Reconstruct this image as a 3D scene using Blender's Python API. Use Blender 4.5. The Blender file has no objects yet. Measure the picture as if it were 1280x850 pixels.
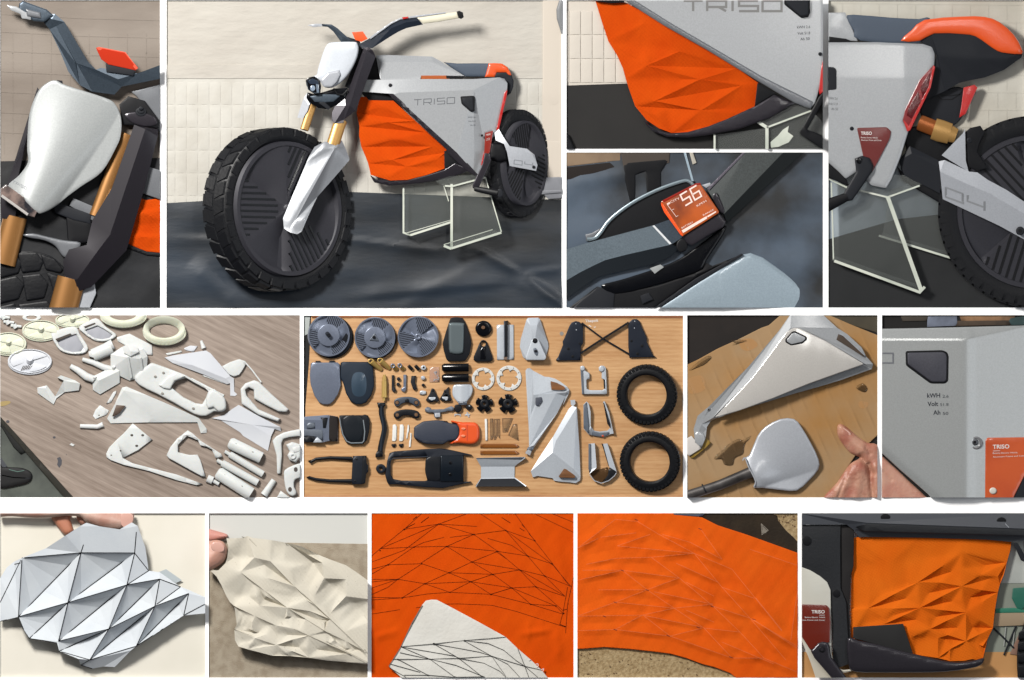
import bpy, bmesh, math, random
import numpy as np
from mathutils import Vector, Matrix
from mathutils.geometry import delaunay_2d_cdt
random.seed(7)
rng = np.random.default_rng(5)
sc = bpy.context.scene
col = sc.collection
# ---------------------------------------------------------------- camera, world, lamps
# one unit = 100 pixels of the sheet; the sheet stands upright in the XZ plane, relief rises towards -Y
cam = bpy.data.objects.new('camera', bpy.data.cameras.new('camera')); col.objects.link(cam)
cam.data.type = 'ORTHO'; cam.data.ortho_scale = 12.8; cam.data.clip_end = 200
cam.location = (0, -40, 0); cam.rotation_euler = (math.pi/2, 0, 0); sc.camera = cam
w = bpy.data.worlds.new('World'); sc.world = w; w.use_nodes = True
wn = w.node_tree
bgn = wn.nodes['Background']; bgn.inputs['Strength'].default_value = 0.34
# a studio that is bright overhead and at the sides and dim behind the camera
tc = wn.nodes.new('ShaderNodeTexCoord'); sp = wn.nodes.new('ShaderNodeSeparateXYZ'); cr = wn.nodes.new('ShaderNodeValToRGB'); cy_ = wn.nodes.new('ShaderNodeValToRGB')
mr = wn.nodes.new('ShaderNodeMapRange'); mr.inputs['From Min'].default_value = -1; mr.inputs['From Max'].default_value = 1
mr2 = wn.nodes.new('ShaderNodeMapRange'); mr2.inputs['From Min'].default_value = -1; mr2.inputs['From Max'].default_value = 0
mx = wn.nodes.new('ShaderNodeMix'); mx.data_type = 'RGBA'; mx.blend_type = 'MULTIPLY'; mx.inputs['Factor'].default_value = 1
wn.links.new(tc.outputs['Generated'], sp.inputs[0]); wn.links.new(sp.outputs['Z'], mr.inputs['Value']); wn.links.new(sp.outputs['Y'], mr2.inputs['Value'])
wn.links.new(mr.outputs['Result'], cr.inputs['Fac']); wn.links.new(mr2.outputs['Result'], cy_.inputs['Fac'])
wn.links.new(cr.outputs['Color'], mx.inputs[6]); wn.links.new(cy_.outputs['Color'], mx.inputs[7]); wn.links.new(mx.outputs[2], bgn.inputs['Color'])
cr.color_ramp.elements[0].color = (.25, .25, .28, 1); cr.color_ramp.elements[1].color = (1.9, 1.95, 2.05, 1)
e_ = cr.color_ramp.elements.new(.5); e_.color = (.62, .63, .67, 1)
cy_.color_ramp.elements[0].color = (.22, .22, .23, 1); cy_.color_ramp.elements[1].color = (1.3, 1.3, 1.3, 1); e_ = cy_.color_ramp.elements.new(.12); e_.color = (.5, .5, .5, 1)
def area(name, loc, tgt, size, power, colr=(1, 1, 1), sy=None):
    l = bpy.data.lights.new(name, 'AREA'); l.size = size; l.energy = power; l.color = colr
    if sy: l.shape = 'RECTANGLE'; l.size_y = sy
    o = bpy.data.objects.new(name, l); col.objects.link(o); o.location = loc
    o.rotation_euler = (Vector(tgt)-Vector(loc)).to_track_quat('-Z', 'Y').to_euler()
    return o
KEY = area('key_lamp', (-12, -19.5, 12.5), (0, 0, 0), 5.0, 11600, (1, .97, .93))
FILL = area('fill_lamp', (16, -22, -2), (0, 0, 0), 12, 900, (.9, .95, 1))
STRIP = area('strip_lamp', (5, -27, 8), (0, 0, 0), 1.6, 700, (1, .98, .95), sy=9)
sc.view_settings.view_transform = 'Standard'; sc.view_settings.look = 'None'
sc.view_settings.exposure = 0.0; sc.view_settings.gamma = 1
sc.render.engine = 'CYCLES'
sc.cycles.max_bounces = 6; sc.cycles.transparent_max_bounces = 12
# ---------------------------------------------------------------- materials
GAIN = 1.68
def lin(c):
    c = c/255.0
    return c/12.92 if c <= .04045 else ((c+.055)/1.055)**2.4
def L3(rgb, k=1.0):
    y = .3*lin(rgb[0])+.6*lin(rgb[1])+.1*lin(rgb[2]); g = .5+.5*min(1, y/.16)   # dark paints keep clear of the sheen that the lamps add
    return tuple(min(.92, lin(c)/GAIN*k*g) for c in rgb) + (1,)
def mat(name, rgb, rough=.5, metal=0., spec=.5, bump=None, var=None, coat=0., sss=0., flake=0., vscale=(1, 1, 1), trans=0., alpha=1., emit=0.):
    """bump=(scale, strength[, detail]); var=(rgb2, scale[, lo, hi]) mixes a second colour by noise"""
    m = bpy.data.materials.new(name); m.use_nodes = True; nt = m.node_tree; b = nt.nodes['Principled BSDF']
    b.inputs['Base Color'].default_value = L3(rgb); b.inputs['Roughness'].default_value = rough
    if max(rgb) < 80: spec *= .55
    b.inputs['Metallic'].default_value = metal; b.inputs['Specular IOR Level'].default_value = spec
    b.inputs['Coat Weight'].default_value = coat; b.inputs['Coat Roughness'].default_value = .12
    if trans: b.inputs['Transmission Weight'].default_value = trans; b.inputs['IOR'].default_value = 1.2
    if alpha < 1: b.inputs['Alpha'].default_value = alpha
    if sss: b.inputs['Subsurface Weight'].default_value = sss; b.inputs['Subsurface Radius'].default_value = (.04, .02, .01)
    co = nt.nodes.new('ShaderNodeTexCoord'); mp = nt.nodes.new('ShaderNodeMapping'); mp.inputs['Scale'].default_value = vscale
    nt.links.new(co.outputs['Object'], mp.inputs[0])
    if emit: b.inputs['Emission Color'].default_value = L3(rgb); b.inputs['Emission Strength'].default_value = emit
    prev = None
    if var:
        n = nt.nodes.new('ShaderNodeTexNoise'); n.inputs['Scale'].default_value = var[1]; n.inputs['Detail'].default_value = 6
        r = nt.nodes.new('ShaderNodeValToRGB'); lo, hi = (var[2], var[3]) if len(var) > 3 else (.4, .65)
        r.color_ramp.elements[0].position = lo; r.color_ramp.elements[1].position = hi
        r.color_ramp.elements[0].color = L3(rgb); r.color_ramp.elements[1].color = L3(var[0])
        nt.links.new(mp.outputs[0], n.inputs['Vector']); nt.links.new(n.outputs['Fac'], r.inputs['Fac']); prev = r.outputs['Color']
    if flake:
        n = nt.nodes.new('ShaderNodeTexNoise'); n.inputs['Scale'].default_value = 55; n.inputs['Detail'].default_value = 2
        r = nt.nodes.new('ShaderNodeMapRange'); r.inputs['From Min'].default_value = .3; r.inputs['From Max'].default_value = .7
        r.inputs['To Min'].default_value = 1-flake; r.inputs['To Max'].default_value = 1+flake
        nt.links.new(co.outputs['Object'], n.inputs['Vector']); nt.links.new(n.outputs['Fac'], r.inputs['Value'])
        x = nt.nodes.new('ShaderNodeVectorMath'); x.operation = 'SCALE'
        if prev: nt.links.new(prev, x.inputs[0])
        else: x.inputs[0].default_value = L3(rgb)[:3]
        nt.links.new(r.outputs['Result'], x.inputs['Scale']); prev = x.outputs[0]
    if prev: nt.links.new(prev, b.inputs['Base Color'])
    if bump:
        n = nt.nodes.new('ShaderNodeTexNoise'); n.inputs['Scale'].default_value = bump[0]
        n.inputs['Detail'].default_value = bump[2] if len(bump) > 2 else 5
        bp = nt.nodes.new('ShaderNodeBump'); bp.inputs['Strength'].default_value = bump[1]; bp.inputs['Distance'].default_value = .02
        nt.links.new(mp.outputs[0], n.inputs['Vector']); nt.links.new(n.outputs['Fac'], bp.inputs['Height']); nt.links.new(bp.outputs[0], b.inputs['Normal'])
    return m
def wood(name, c1, c2, ang, stretch=9., scale=3.2, rough=.5, plank=None, knots=1.):
    m = bpy.data.materials.new(name); m.use_nodes = True; nt = m.node_tree; b = nt.nodes['Principled BSDF']
    b.inputs['Roughness'].default_value = rough; b.inputs['Specular IOR Level'].default_value = .3
    co = nt.nodes.new('ShaderNodeTexCoord'); mp = nt.nodes.new('ShaderNodeMapping'); mp2 = nt.nodes.new('ShaderNodeMapping')
    mp.inputs['Rotation'].default_value = (0, ang, 0); mp2.inputs['Scale'].default_value = (1./stretch, 1, 1)
    nt.links.new(co.outputs['Object'], mp.inputs[0]); nt.links.new(mp.outputs[0], mp2.inputs[0])
    n1 = nt.nodes.new('ShaderNodeTexNoise'); n1.inputs['Scale'].default_value = scale; n1.inputs['Detail'].default_value = 10; n1.inputs['Roughness'].default_value = .62; n1.inputs['Distortion'].default_value = .5*knots
    n2 = nt.nodes.new('ShaderNodeTexNoise'); n2.inputs['Scale'].default_value = scale*16; n2.inputs['Detail'].default_value = 3
    wv = nt.nodes.new('ShaderNodeTexWave'); wv.bands_direction = 'Z'; wv.inputs['Scale'].default_value = scale*1.1; wv.inputs['Distortion'].default_value = 5*knots; wv.inputs['Detail'].default_value = 3; wv.inputs['Detail Scale'].default_value = .8
    for n in (n1, n2, wv): nt.links.new(mp2.outputs[0], n.inputs['Vector'])
    a = nt.nodes.new('ShaderNodeMath'); a.operation = 'MULTIPLY_ADD'; a.inputs[1].default_value = .38
    a2 = nt.nodes.new('ShaderNodeMath'); a2.operation = 'MULTIPLY_ADD'; a2.inputs[1].default_value = .10
    nt.links.new(n2.outputs['Fac'], a.inputs[0]); nt.links.new(n1.outputs['Fac'], a.inputs[2])
    nt.links.new(wv.outputs['Fac'], a2.inputs[0]); nt.links.new(a.outputs[0], a2.inputs[2])
    r = nt.nodes.new('ShaderNodeValToRGB'); r.color_ramp.elements[0].position = .52; r.color_ramp.elements[1].position = 1.0
    r.color_ramp.elements[0].color = L3(c1); r.color_ramp.elements[1].color = L3(c2)
    nt.links.new(a2.outputs[0], r.inputs['Fac']); nt.links.new(r.outputs['Color'], b.inputs['Base Color'])
    bp = nt.nodes.new('ShaderNodeBump'); bp.inputs['Strength'].default_value = .12; bp.inputs['Distance'].default_value = .02
    nt.links.new(n2.outputs['Fac'], bp.inputs['Height']); nt.links.new(bp.outputs[0], b.inputs['Normal'])
    return m
def weave(name, rgb, scale=55, strength=.35, rough=.85, rgb2=None, rot=.3):
    m = mat(name, rgb, rough, spec=.05); nt = m.node_tree; b = nt.nodes['Principled BSDF']
    co = nt.nodes.new('ShaderNodeTexCoord'); mp = nt.nodes.new('ShaderNodeMapping'); mp.inputs['Rotation'].default_value = (0, rot, 0)
    nt.links.new(co.outputs['Object'], mp.inputs[0])
    ws = []
    for d in ('X', 'Z'):
        wv = nt.nodes.new('ShaderNodeTexWave'); wv.bands_direction = d; wv.inputs['Scale'].default_value = scale/3; wv.inputs['Distortion'].default_value = 1.5; wv.inputs['Detail Scale'].default_value = 3
        nt.links.new(mp.outputs[0], wv.inputs['Vector']); ws.append(wv)
    mx = nt.nodes.new('ShaderNodeMath'); mx.operation = 'ADD'; nt.links.new(ws[0].outputs['Fac'], mx.inputs[0]); nt.links.new(ws[1].outputs['Fac'], mx.inputs[1])
    n = nt.nodes.new('ShaderNodeTexNoise'); n.inputs['Scale'].default_value = 30; n.inputs['Detail'].default_value = 6; nt.links.new(co.outputs['Object'], n.inputs['Vector'])
    ad = nt.nodes.new('ShaderNodeMath'); ad.operation = 'MULTIPLY_ADD'; ad.inputs[1].default_value = 1.5
    nt.links.new(n.outputs['Fac'], ad.inputs[0]); nt.links.new(mx.outputs[0], ad.inputs[2])
    bp = nt.nodes.new('ShaderNodeBump'); bp.inputs['Strength'].default_value = strength; bp.inputs['Distance'].default_value = .012
    nt.links.new(ad.outputs[0], bp.inputs['Height']); nt.links.new(bp.outputs[0], b.inputs['Normal'])
    n2 = nt.nodes.new('ShaderNodeTexNoise'); n2.inputs['Scale'].default_value = 2.2; n2.inputs['Detail'].default_value = 8; nt.links.new(co.outputs['Object'], n2.inputs['Vector'])
    r = nt.nodes.new('ShaderNodeValToRGB'); r.color_ramp.elements[0].position = .3; r.color_ramp.elements[1].position = .75
    r.color_ramp.elements[0].color = L3(rgb); r.color_ramp.elements[1].color = L3(rgb2 or tuple(c*.9 for c in rgb))
    nt.links.new(n2.outputs['Fac'], r.inputs['Fac']); nt.links.new(r.outputs['Color'], b.inputs['Base Color'])
    return m
def clear(name, rgb, amount=.2, rough=.2):
    m = bpy.data.materials.new(name); m.use_nodes = True; nt = m.node_tree; nt.nodes.remove(nt.nodes['Principled BSDF'])
    out = nt.nodes['Material Output']; t = nt.nodes.new('ShaderNodeBsdfTransparent'); g = nt.nodes.new('ShaderNodeBsdfGlossy'); d = nt.nodes.new('ShaderNodeBsdfDiffuse')
    t.inputs[0].default_value = (.985, .99, .985, 1); g.inputs['Roughness'].default_value = rough; g.inputs[0].default_value = (.6, .6, .6, 1); d.inputs[0].default_value = L3(rgb)
    m1 = nt.nodes.new('ShaderNodeMixShader'); m2 = nt.nodes.new('ShaderNodeMixShader'); fr = nt.nodes.new('ShaderNodeFresnel'); fr.inputs[0].default_value = 1.45
    m1.inputs[0].default_value = amount; nt.links.new(t.outputs[0], m1.inputs[1]); nt.links.new(d.outputs[0], m1.inputs[2])
    nt.links.new(fr.outputs[0], m2.inputs[0]); nt.links.new(m1.outputs[0], m2.inputs[1]); nt.links.new(g.outputs[0], m2.inputs[2]); nt.links.new(m2.outputs[0], out.inputs[0])
    return m
# ---------------------------------------------------------------- sheet coordinates
def frame(x0, y0, s):
    def f(t):
        if isinstance(t, str):
            o = []
            for tok in t.split():
                q = [float(a) for a in tok.split(',')]
                o.append((x0+q[0]/s, y0+q[1]/s) + tuple(q[2:]))
            return o
        return (x0+t[0]/s, y0+t[1]/s) + tuple(t[2:])
    f.s = s
    return f
PX = frame(0, 0, 1)
DS = [1.0]   # relief depth scale of the picture being built
def W(x, y, d): return ((x-640)/100., -d*DS[0]/100., (425-y)/100.)
CLIP = [None]
def rounded(pts, c):
    """chamfer-round each corner by radius c (pixels)"""
    if c <= 0: return [tuple(p[:2]) for p in pts]
    out = []; n = len(pts)
    for i in range(n):
        p = np.array(pts[i][:2], float); a = np.array(pts[i-1][:2], float); b = np.array(pts[(i+1) % n][:2], float)
        la = np.linalg.norm(a-p); lb = np.linalg.norm(b-p)
        if la < 1e-6 or lb < 1e-6: continue
        k = min(c, la*.45, lb*.45); s = p+(a-p)/la*k; e = p+(b-p)/lb*k
        for t in (0, .25, .5, .75, 1): out.append(tuple((1-t)**2*s+2*t*(1-t)*p+t*t*e))
    return out
def smooth(pts, n=5, closed=True):
    """Catmull-Rom through the points"""
    P = [np.array(p, float) for p in pts]; out = []; N = len(P)
    for i in range(N if closed else N-1):
        if closed: p0, p1, p2, p3 = P[i-1], P[i], P[(i+1) % N], P[(i+2) % N]
        else: p0, p1, p2, p3 = P[max(i-1, 0)], P[i], P[i+1], P[min(i+2, N-1)]
        for k in range(n):
            t = k/n
            out.append(tuple(.5*((2*p1)+(-p0+p2)*t+(2*p0-5*p1+4*p2-p3)*t*t+(-p0+3*p1-3*p2+p3)*t**3)))
    if not closed: out.append(tuple(P[-1]))
    return out
def ell(cx, cy, rx, ry, n=36, rot=0, a0=0, a1=360):
    o = []
    full = abs(a1-a0) >= 360
    for k in range(n if full else n+1):
        a = math.radians(a0+(a1-a0)*k/n); x = rx*math.cos(a); y = ry*math.sin(a); r = math.radians(rot)
        o.append((cx+x*math.cos(r)-y*math.sin(r), cy+x*math.sin(r)+y*math.cos(r)))
    return o
def dist_loops(X, Y, loops):
    D = np.full(X.shape, 1e9)
    for lp in loops:
        A = np.array([p[:2] for p in lp]); B = np.roll(A, -1, 0)
        for (ax, ay), (bx, by) in zip(A, B):
            dx, dy = bx-ax, by-ay; l2 = dx*dx+dy*dy
            if l2 < 1e-12: continue
            t = np.clip(((X-ax)*dx+(Y-ay)*dy)/l2, 0, 1)
            D = np.minimum(D, np.hypot(X-ax-t*dx, Y-ay-t*dy))
    return D
def inside(X, Y, lp):
    r = np.zeros(X.shape, bool); A = [p[:2] for p in lp]; n = len(A)
    for i in range(n):
        x1, y1 = A[i]; x2, y2 = A[(i+1) % n]
        if y1 == y2: continue
        c = ((y1 > Y) != (y2 > Y)) & (X < (x2-x1)*(Y-y1)/(y2-y1)+x1)
        r ^= c
    return r
class MB:
    def __init__(s): s.v = []; s.f = []; s.mi = []
    def add(s, vs, fs, mi=0):
        o = len(s.v); s.v += [tuple(float(c) for c in v) for v in vs]
        for f in fs: s.f.append(tuple(i+o for i in f)); s.mi.append(mi)
        return s
def resample(lp, step):
    out = []; n = len(lp)
    for i in range(n):
        a = np.array(lp[i][:2], float); b = np.array(lp[(i+1) % n][:2], float); l = np.linalg.norm(b-a)
        if l < .02: continue
        k = max(1, int(math.ceil(l/step)))
        for j in range(k): out.append(tuple(a+(b-a)*j/k))
    return out
def depthfn(d, pts):
    if callable(d): return d
    if isinstance(d, tuple):
        cx = sum(p[0] for p in pts)/len(pts); cy = sum(p[1] for p in pts)/len(pts)
        return lambda X, Y: d[0]+d[1]*(X-cx)+d[2]*(Y-cy)
    return lambda X, Y: np.full(np.shape(X), float(d))
def shell(mb, pts, d=4, th=3, r=.6, H=0, Wd=None, holes=(), c=0, step=None, mi=0, bot=None):
    """solid with a front face at depth d (number, (d0,gx,gy) or function), rounded rim r, bulge H over width Wd"""
    loops = [rounded(pts, c)]+[rounded(h, c*.5) for h in holes]
    fn = depthfn(d, loops[0])
    need = H or callable(d)
    ext = max(max(p[0] for p in loops[0])-min(p[0] for p in loops[0]), max(p[1] for p in loops[0])-min(p[1] for p in loops[0]))
    if step is None: step = max(1.2, ext/34.) if need else 1e9
    bstep = step if need else max(6., ext/8)
    loops = [resample(l, bstep) for l in loops]
    if CLIP[0]:
        x0, y0, x1, y1 = CLIP[0]
        if all(p[0] <= x0 for p in loops[0]) or all(p[0] >= x1 for p in loops[0]) or all(p[1] <= y0 for p in loops[0]) or all(p[1] >= y1 for p in loops[0]): return mb
    P = []; E = []
    for l in loops:
        o = len(P); P += list(l); E += [(o+i, o+(i+1) % len(l)) for i in range(len(l))]
    extra = []
    if need:
        xs = [p[0] for p in loops[0]]; ys = [p[1] for p in loops[0]]
        gx, gy = np.meshgrid(np.arange(min(xs)+step*.5, max(xs), step), np.arange(min(ys)+step*.43, max(ys), step))
        gx = gx.ravel(); gy = gy.ravel()
        D = dist_loops(gx, gy, loops); ok = inside(gx, gy, loops[0]) & (D > max(step*.4, r))
        for h in loops[1:]: ok &= ~inside(gx, gy, h)
        extra += list(zip(gx[ok], gy[ok]))
    if r > 0:
        for l in loops:
            n = len(l); A = np.array(l); a = np.roll(A, 1, 0); b = np.roll(A, -1, 0)
            nn = np.stack([(b-a)[:, 1], -(b-a)[:, 0]], 1); nn /= np.maximum(1e-9, np.linalg.norm(nn, axis=1))[:, None]
            for t in (.12*r, .45*r, r*1.0):
                for s in (1, -1):
                    Q = A+nn*t*s
                    D = dist_loops(Q[:, 0], Q[:, 1], loops); ok = inside(Q[:, 0], Q[:, 1], loops[0]) & (D > t*.93)
                    for h in loops[1:]: ok &= ~inside(Q[:, 0], Q[:, 1], h)
                    extra += [tuple(q) for q in Q[ok]]
    P2 = [Vector((float(p[0]), float(p[1]))) for p in P+extra]
    try: vo, eo, fo = delaunay_2d_cdt(P2, E, [], 0, 1e-5)[:3]
    except Exception as ex: print('cdt failed', ex); return mb
    X = np.array([v[0] for v in vo]); Y = np.array([v[1] for v in vo]); F = np.array([f for f in fo if len(f) == 3])
    if len(F) == 0: return mb
    cx = X[F].mean(1); cy = Y[F].mean(1); ok = inside(cx, cy, loops[0])
    for h in loops[1:]: ok &= ~inside(cx, cy, h)
    F = F[ok]
    D = dist_loops(X, Y, loops)
    Z = np.asarray(fn(X, Y), float).copy()
    if H:
        ww = Wd or ext*.3; t = np.clip(D/ww, 0, 1); Z += H*np.sqrt(np.maximum(0, 1-(1-t)**2))
    if r > 0:
        t = np.clip(D, 0, r); Z -= r-np.sqrt(np.maximum(0, r*r-(r-t)**2))
    B = np.full(Z.shape, bot) if bot is not None else np.asarray(fn(X, Y), float)-th
    n = len(X)
    cnt = {}
    for f in F:
        for a, b in ((f[0], f[1]), (f[1], f[2]), (f[2], f[0])): cnt.setdefault((min(a, b), max(a, b)), []).append((a, b))
    fs = [tuple(int(i) for i in f) for f in F]+[(int(f[2])+n, int(f[1])+n, int(f[0])+n) for f in F]
    for k, l in cnt.items():
        if len(l) == 1: a, b = l[0]; fs.append((int(b), int(a), int(a)+n, int(b)+n))
    mb.add(list(zip(X, Y, Z))+list(zip(X, Y, B)), fs, mi)
    return mb
def facet(mb, pts, inner=(), edges=(), th=3, mi=0, bot=None, holes=()):
    """flat-faceted solid: every point carries its own depth; edges join indices of pts+inner as creases"""
    P = list(pts)+list(inner); n0 = len(pts)
    E = [(i, (i+1) % n0) for i in range(n0)]+[tuple(e) for e in edges]
    vo, eo, fo, ov = delaunay_2d_cdt([Vector(p[:2]) for p in P], E, [], 0, 1e-5)[:4]
    V = [];
    for i, v in enumerate(vo):
        if ov[i]: V.append((v[0], v[1], P[ov[i][0]][2]))
        else:
            best = None
            for a, b in E:
                A = np.array(P[a]); B = np.array(P[b]); dd = B[:2]-A[:2]; l2 = dd@dd
                if l2 == 0: continue
                t = min(1, max(0, ((np.array(v)-A[:2])@dd)/l2)); q = A[:2]+dd*t; ds = np.linalg.norm(q-np.array(v))
                if best is None or ds < best[0]: best = (ds, A[2]+(B[2]-A[2])*t)
            V.append((v[0], v[1], best[1]))
    n = len(V); F = []
    for f in fo:
        x = np.array([sum(V[i][0] for i in f)/3]); y = np.array([sum(V[i][1] for i in f)/3])
        if len(f) == 3 and inside(x, y, pts)[0]: F.append(tuple(f))
    cnt = {}
    for f in F:
        for a, b in ((f[0], f[1]), (f[1], f[2]), (f[2], f[0])): cnt.setdefault((min(a, b), max(a, b)), []).append((a, b))
    fs = F+[(f[2]+n, f[1]+n, f[0]+n) for f in F]
    for k, l in cnt.items():
        if len(l) == 1: a, b = l[0]; fs.append((b, a, a+n, b+n))
    mb.add(V+[(x, y, (bot if bot is not None else z-th)) for x, y, z in V], fs, mi)
    return mb
def tube(mb, pts, r, n=12, mi=0, flat=1.0, cap=True):
    P = [np.array(p, float) for p in pts]; rs = r if isinstance(r, (list, tuple)) else [r]*len(P)
    up = np.array([0, 0, 1.]); vs = []; fs = []
    for i, p in enumerate(P):
        t = P[min(i+1, len(P)-1)]-P[max(i-1, 0)]; t = t/np.linalg.norm(t)
        a = np.cross(t, up)
        if np.linalg.norm(a) < .05: a = np.cross(t, np.array([0, 1., 0]))
        a /= np.linalg.norm(a); b = np.cross(a, t)
        for k in range(n):
            q = 2*math.pi*(k+.5)/n; vs.append(p+a*rs[i]*math.cos(q)+b*rs[i]*flat*math.sin(q))
    m = len(P)
    for i in range(m-1):
        for k in range(n): fs.append((i*n+k, i*n+(k+1) % n, (i+1)*n+(k+1) % n, (i+1)*n+k))
    if cap: fs.append(tuple(range(n-1, -1, -1))); fs.append(tuple((m-1)*n+k for k in range(n)))
    mb.add(vs, fs, mi); return mb
def ribbon(mb, pts, wd, d, th=.5, mi=0, step=None):
    """flat stroke laid along a line; depth d number or function"""
    P = [np.array(p[:2], float) for p in pts]
    if step:
        Q = []
        for a, b in zip(P, P[1:]):
            k = max(1, int(np.linalg.norm(b-a)/step)); Q += [a+(b-a)*j/k for j in range(k)]
        P = Q+[P[-1]]
    fn = depthfn(d, P); vs = []; fs = []
    for i, p in enumerate(P):
        t1 = P[i]-P[max(i-1, 0)]; t2 = P[min(i+1, len(P)-1)]-P[i]
        u1 = t1/(np.linalg.norm(t1) or 1); u2 = t2/(np.linalg.norm(t2) or 1); t = u1+u2
        if np.linalg.norm(t) < 1e-6: t = u2
        t /= np.linalg.norm(t); nn = np.array([-t[1], t[0]]); k = 1.
        if 0 < i < len(P)-1:
            c_ = abs(nn@np.array([-u2[1], u2[0]])); k = 1/max(.5, c_)
        z = float(np.asarray(fn(np.array([p[0]]), np.array([p[1]]))).ravel()[0])
        for s in (1, -1):
            q = p+nn*s*wd/2*k; vs.append((q[0], q[1], z)); 
        for s in (1, -1):
            q = p+nn*s*wd/2*k; vs.append((q[0], q[1], z-th))
    for i in range(len(P)-1):
        a = i*4; b = a+4
        fs += [(a, a+1, b+1, b), (a+2, b+2, b+3, a+3), (a, b, b+2, a+2), (a+1, a+3, b+3, b+1)]
    fs += [(0, 2, 3, 1), tuple(len(vs)-4+k for k in (0, 1, 3, 2))]
    mb.add(vs, fs, mi); return mb
def box(mb, x0, y0, x1, y1, d0, d1, mi=0):
    v = [(x, y, z) for z in (d0, d1) for y in (y0, y1) for x in (x0, x1)]
    mb.add(v, [(0, 1, 3, 2), (4, 6, 7, 5), (0, 4, 5, 1), (2, 3, 7, 6), (0, 2, 6, 4), (1, 5, 7, 3)], mi); return mb
def basis(tilt, roll=0, pitch=0):
    """axis leaning right by tilt degrees and up by pitch: returns U (in plane, right), V (in plane, down), N (axis to the viewer)"""
    t = math.radians(tilt); p = math.radians(pitch)
    N = np.array([math.sin(t)*math.cos(p), -math.sin(p), math.cos(t)*math.cos(p)]); V0 = np.array([0, 1., 0]); V0 = V0-N*(V0@N); V0 /= np.linalg.norm(V0); U = np.cross(V0, N)
    if U[0] < 0: U = -U
    r = math.radians(roll)
    return U*math.cos(r)+V0*math.sin(r), -U*math.sin(r)+V0*math.cos(r), N
def revolve(mb, C, B, prof, n=64, mi=0, closed=True):
    U, V, N = B; C = np.array(C, float); vs = []; m = len(prof); fs = []
    for k in range(n):
        a = 2*math.pi*k/n; e = U*math.cos(a)+V*math.sin(a)
        for r, w_ in prof: vs.append(C+e*r+N*w_)
    for k in range(n):
        for j in range(m if closed else m-1):
            a = k*m+j; b = k*m+(j+1) % m; c_ = ((k+1) % n)*m+(j+1) % m; d_ = ((k+1) % n)*m+j
            fs.append((a, b, c_, d_))
    mb.add(vs, fs, mi); return mb
def local_box(mb, C, B, r0, r1, a0, a1, w0, w1, mi=0, tap=.0, skew=0):
    U, V, N = B; C = np.array(C, float); vs = []
    for r, k in ((r0, 0), (r1, tap)):
        am = (a0+a1)/2
        for w_, sg in ((w0, -1), (w1, 1)):
            wm = (w0+w1)/2
            for a in (a0, a1):
                a_ = am+(a-am)*(1-k)+skew*sg; ww = wm+(w_-wm)*(1-k); e = U*math.cos(a_)+V*math.sin(a_); vs.append(C+e*r+N*ww)
    mb.add(vs, [(0, 1, 3, 2), (4, 6, 7, 5), (0, 4, 5, 1), (2, 3, 7, 6), (0, 2, 6, 4), (1, 5, 7, 3)], mi)
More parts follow.
